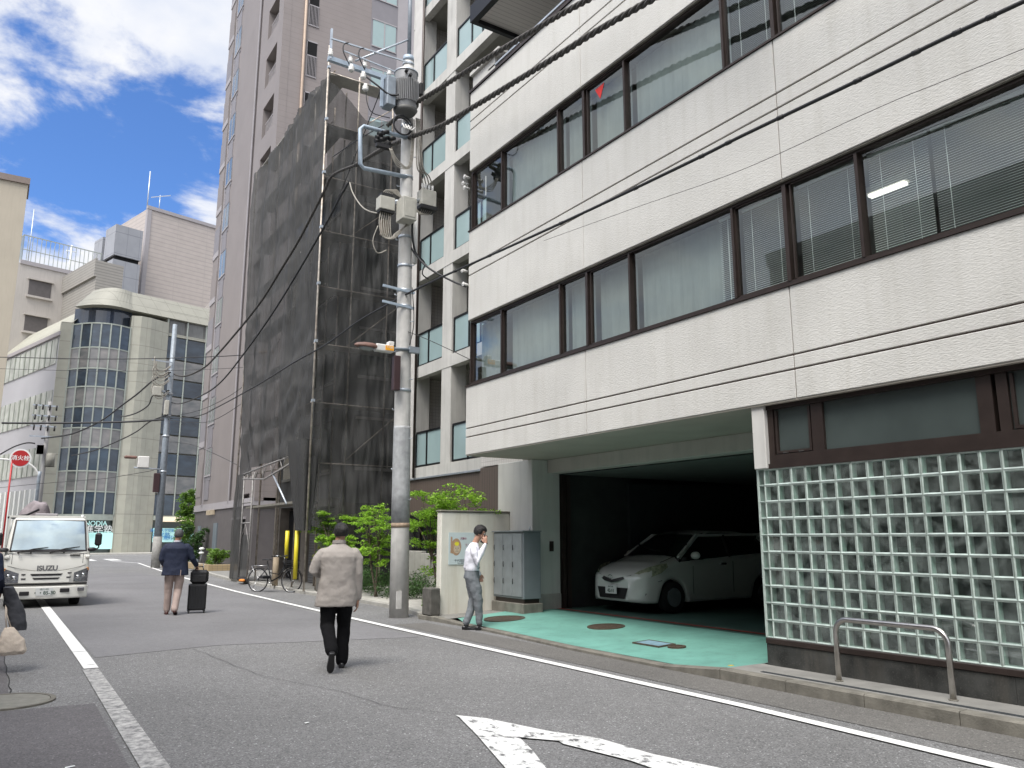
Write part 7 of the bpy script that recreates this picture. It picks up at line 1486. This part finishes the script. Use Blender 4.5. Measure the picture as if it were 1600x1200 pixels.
b = MB(); shoe(b, (-.10, .05, 0), (-.11, .34, 0)); solid(b, 'shoe', m_shoer, t, .007, 2); b = MB(); shoe(b, (.04, -.24, .07), (.07, .03, 0), (0, .2, 1)); solid(b, 'shoe', m_shoer, t, .007, 2)
place(t, (3.33, 18.0, 0), 10)
sx, sy = 3.83, 18.15
su = thing('suitcase', 'large black ribbed hard-shell suitcase rolled by the man in the navy blazer', 'suitcase', (0, 0, 0)); m_case = M('black_shell', (.013, .013, .014), .35, var=.1)
MB().box(-.18, .18, -.12, .12, .06, .60, bev=.03).build('shell', m_case, su)
rb = MB(); 
for k in range(6): rb.box(-.155+k*.055, -.13+k*.055, -.127, .127, .10, .56, bev=.004)
rb.build('ribs', m_case, su)
MB().box(-.183, .183, -.008, .008, .06, .60).build('zip_seam', m_galv, su)
for (x, y) in ((-.15, -.09), (.15, -.09), (-.15, .09), (.15, .09)): w_ = MB().tube([(x-.012, y, .028), (x+.012, y, .028)], .028, 12).box(x-.02, x+.02, y-.02, y+.02, .04, .065).build('castor', m_black, su)
MB().tube([(-.09, .10, .60), (-.09, .10, 1.00), (.09, .10, 1.00), (.09, .10, .60)], .009, 6).build('trolley_handle', m_galv, su)
su.location = (sx, sy, 0); su.rotation_euler = (0, 0, -R(10))
bg_ = thing('travel_bag', 'black soft bag strapped on top of the ribbed suitcase', 'bag', (0, 0, 0)); b = MB().box(-.17, .19, -.11, .11, .605, .88, bev=.05); o = b.build('bag', M('black_nylon', (.012, .012, .013), .7, var=.2, vs=12, bump=1, bs=14), bg_)
MB().box(-.13, .14, -.125, -.108, .64, .78, bev=.02).build('front_pocket', bpy.data.materials['black_nylon'], o); MB().tube([(-.08, 0, .88), (-.06, 0, .95), (.06, 0, .95), (.08, 0, .88)], .012, 6).build('carry_handle', m_black, bg_); bg_.location = (sx+.01, sy, 0); bg_.rotation_euler = (0, 0, -R(12))

# ---------- man on the phone
t = thing('person', 'dark-haired man in white shirt and grey trousers on the phone by the cream wall', 'person', (0, 0, 0))
b = MB(); hc = (.01, .125, 1.635); ax = head(b, hc, (.25, 1, -.38)); taper(b, [(0, .0, 1.38), (.0, .045, 1.48), (.005, .085, 1.56)], [.062, .054, .056])
rings_z(b, [(0, -.02, .94, .14, .10), (0, -.01, 1.15, .14, .095), (0, 0, 1.33, .165, .095), (0, .015, 1.43, .08, .06)])
ER, WR, EL, WL = V(.235, .06, 1.13), V(.115, .215, 1.455), V(-.22, -.02, 1.12), V(-.20, .12, .92)
taper(b, [(.165, 0, 1.37), ER, WR], [.048, .037, .025]); taper(b, [(-.165, 0, 1.37), EL, WL], [.048, .037, .025])
hand(b, WR, (-.10, -.18, 1), (-1, -.1, .1), (0, -1, .2), .35, curls=[.15, .35, .5, .6], spread=.6); hand(b, WL, (.1, .3, -1), (1, 0, 0), (0, 1, 0), .5)
KR, AR, KL, AL = V(.09, .09, .51), V(.07, .12, .10), V(-.08, .02, .51), V(-.02, -.10, .10)
taper(b, [(.08, -.02, .90), KR, AR], [.07, .05, .034]); taper(b, [(-.08, -.02, .90), KL, AL], [.07, .05, .034]); solid(b, 'body', m_skin, t, .006, 2)
hair(hc, *ax, m_hairb, t, seed=3, thick=.025, length=.05); eyes(hc, *ax, t)
ph = MB(); a0 = WR+V(-.035, -.03, .07); ph.box(-.012, 0, -.04, .04, -.075, .075, bev=.004); phs = ph.build('phone', m_black, t); phs.location = tuple(a0); phs.rotation_euler = (R(-25), 0, 0)
phs.parent = None; phs.name = 'smartphone'
b = MB(); rings_z(b, [(0, -.015, .985, .175, .13), (0, -.02, 1.03, .182, .138), (0, -.02, 1.12, .178, .132), (0, -.015, 1.22, .188, .13), (0, -.005, 1.32, .195, .125), (0, .0, 1.385, .175, .105), (0, .01, 1.43, .12, .082), (0, .025, 1.465, .075, .062)])
taper(b, [(.16, 0, 1.375), (.205, .02, 1.28), ER, ER.lerp(WR, .5), WR.lerp(ER, .06)], [.064, .066, .062, .05, .036]); taper(b, [(-.16, 0, 1.375), (-.20, 0, 1.28), EL, WL], [.064, .064, .054, .038]); solid(b, 'shirt', m_shirt, t, .008, 4, .026)
b = MB(); b.tube([WR+V(-.0, 0, -.012), WR+V(-.0, 0, .006)], .031, 12); b.build('wristwatch', m_black, t, fix=False)
b = MB(); rings_z(b, [(0, -.02, 1.04, .158, .118), (0, -.02, .96, .175, .13), (0, -.02, .86, .18, .135)]); taper(b, [(.085, -.02, .88), (.09, .04, .70), KR, KR.lerp(AR, .55), AR+V(0, 0, .03)], [(.098, .115), (.095, .11), .082, .068, .060]); taper(b, [(-.085, -.02, .88), (-.085, .0, .70), KL, KL.lerp(AL, .55), AL+V(0, 0, .03)], [(.098, .115), (.095, .11), .082, .068, .060]); solid(b, 'trousers', m_grtr, t, .009, 4, .030)
MB().tube([(.02, -.15, 1.04), (.10, -.13, 1.035), (.17, -.02, 1.035), (.12, .09, 1.035), (0, .11, 1.035)], .014, 6).build('belt', m_black, t)
b = MB(); taper(b, [AR+V(0, 0, -.05), AR+V(0, 0, .06)], [.04, .042]); taper(b, [AL+V(0, 0, -.05), AL+V(0, 0, .06)], [.04, .042]); b.build('socks', m_black, t, fix=False)
b = MB(); shoe(b, (.06, .05, 0), (.10, .345, 0)); solid(b, 'shoe', m_shoe, t, .007, 2); b = MB(); shoe(b, (-.02, -.18, 0), (-.03, .11, 0)); solid(b, 'shoe', m_shoe, t, .007, 2)
place(t, (7.13, 12.32, .0), 118)
place(phs, (0, 0, 0), 0)
M3 = Matrix.Translation((7.13, 12.32, 0)) @ Matrix.Rotation(-R(118), 4, 'Z') @ Matrix.Translation(a0) @ Matrix.Rotation(R(-25), 4, 'X'); phs.matrix_world = M3
tag(phs, 'dark mobile phone held to the ear of the man in the white shirt', 'phone')

# ---------- person at the left edge of the frame
t = thing('person', 'person in dark coat and blue trousers at the left edge, grey jacket over arm', 'person', (0, 0, 0))
b = MB(); hc = (0, .01, 1.55); ax = head(b, hc, (0, 1, 0)); taper(b, [(0, 0, 1.33), (0, 0, 1.48)], [.058, .054]); rings_z(b, [(0, 0, .9, .14, .10), (0, 0, 1.28, .16, .09), (0, 0, 1.38, .07, .05)])
ER, WR, EL, WL = V(.20, -.04, 1.06), V(.24, .14, .93), V(-.22, 0, 1.06), V(-.22, .1, .82)
taper(b, [(.16, 0, 1.32), ER, WR], [.045, .035, .024]); taper(b, [(-.16, 0, 1.32), EL, WL], [.045, .035, .024]); hand(b, WR, (0, .5, -.7), (-1, 0, 0), (0, 1, .3), .9); hand(b, WL, (0, .1, -1), (1, 0, 0), (0, 1, 0), .5)
for s_ in (-1, 1): taper(b, [(.08*s_, 0, .86), (.085*s_, .03*s_, .47), (.085*s_, .08*s_, .09)], [.065, .048, .033])
solid(b, 'body', m_skin, t, .008, 2); hair(hc, *ax, m_hairb, t, seed=5); eyes(hc, *ax, t)
b = MB(); rings_z(b, [(0, 0, .72, .20, .14), (0, 0, 1.0, .19, .13), (0, 0, 1.24, .195, .125), (0, 0, 1.34, .16, .10), (0, 0, 1.40, .08, .06)])
taper(b, [(.16, 0, 1.32), ER, WR], [.06, .055, .045]); taper(b, [(-.16, 0, 1.32), EL, WL], [.06, .055, .045]); solid(b, 'coat', m_navy, t, .010, 4, .015)
b = MB(); m_bluetr = M('blue_trousers', (.008, .04, .13), .8, var=.1); rings_z(b, [(0, 0, .92, .165, .12), (0, 0, .80, .18, .13)])
for s_ in (-1, 1): taper(b, [(.085*s_, 0, .84), (.095*s_, .02*s_, .47), (.10*s_, .08*s_, .12)], [(.10, .11), .095, .095])
solid(b, 'trousers', m_bluetr, t, .010, 4, .015)
for s_ in (-1, 1): b = MB(); shoe(b, (.085*s_, .08*s_-.06, 0), (.09*s_, .08*s_+.22, 0)); solid(b, 'shoe', m_shoe, t, .007, 2)
place(t, (-.03, 11.5, 0), -3)
jk = thing('draped_jacket', 'dark grey jacket hanging folded over the arm of the person at the left frame edge', 'jacket', (.03, 11.45, 0))
b = MB(); rows = []
for i in range(12): k = i/11; rows.append((.27+.03*math.sin(k*2)+.13*k, 11.52+.02*math.sin(k*5), .97-.50*k, .055+.045*math.sin(k*2.6), .13-.03*k))
rings_z(b, rows); solid(b, 'cloth', M('dark_grey_wool', (.045, .047, .055), .9, var=.2, vs=10), jk, .008, 3, .03)
tb = thing('tote_bag', 'cream canvas tote bag hanging beside the blue trousers at the left frame edge', 'bag', (.33, 11.4, .3)); m_cv = M('cream_canvas', (.58, .50, .42), .9, var=.08, vs=14, bump=.4, bs=120)
b = MB(); rings_z(b, [(.375, 11.42, .20, .125, .05), (.38, 11.42, .24, .150, .075), (.365, 11.42, .36, .135, .07), (.34, 11.42, .46, .085, .045), (.33, 11.42, .51, .05, .02)]); solid(b, 'bag', m_cv, tb, .008, 3, .03)
MB().tube([(.30, 11.42, .50), (.275, 11.44, .65), (.26, 11.5, .86)], .008, 5).tube([(.35, 11.42, .50), (.285, 11.44, .66), (.265, 11.5, .86)], .008, 5).build('strap', m_cv, tb)
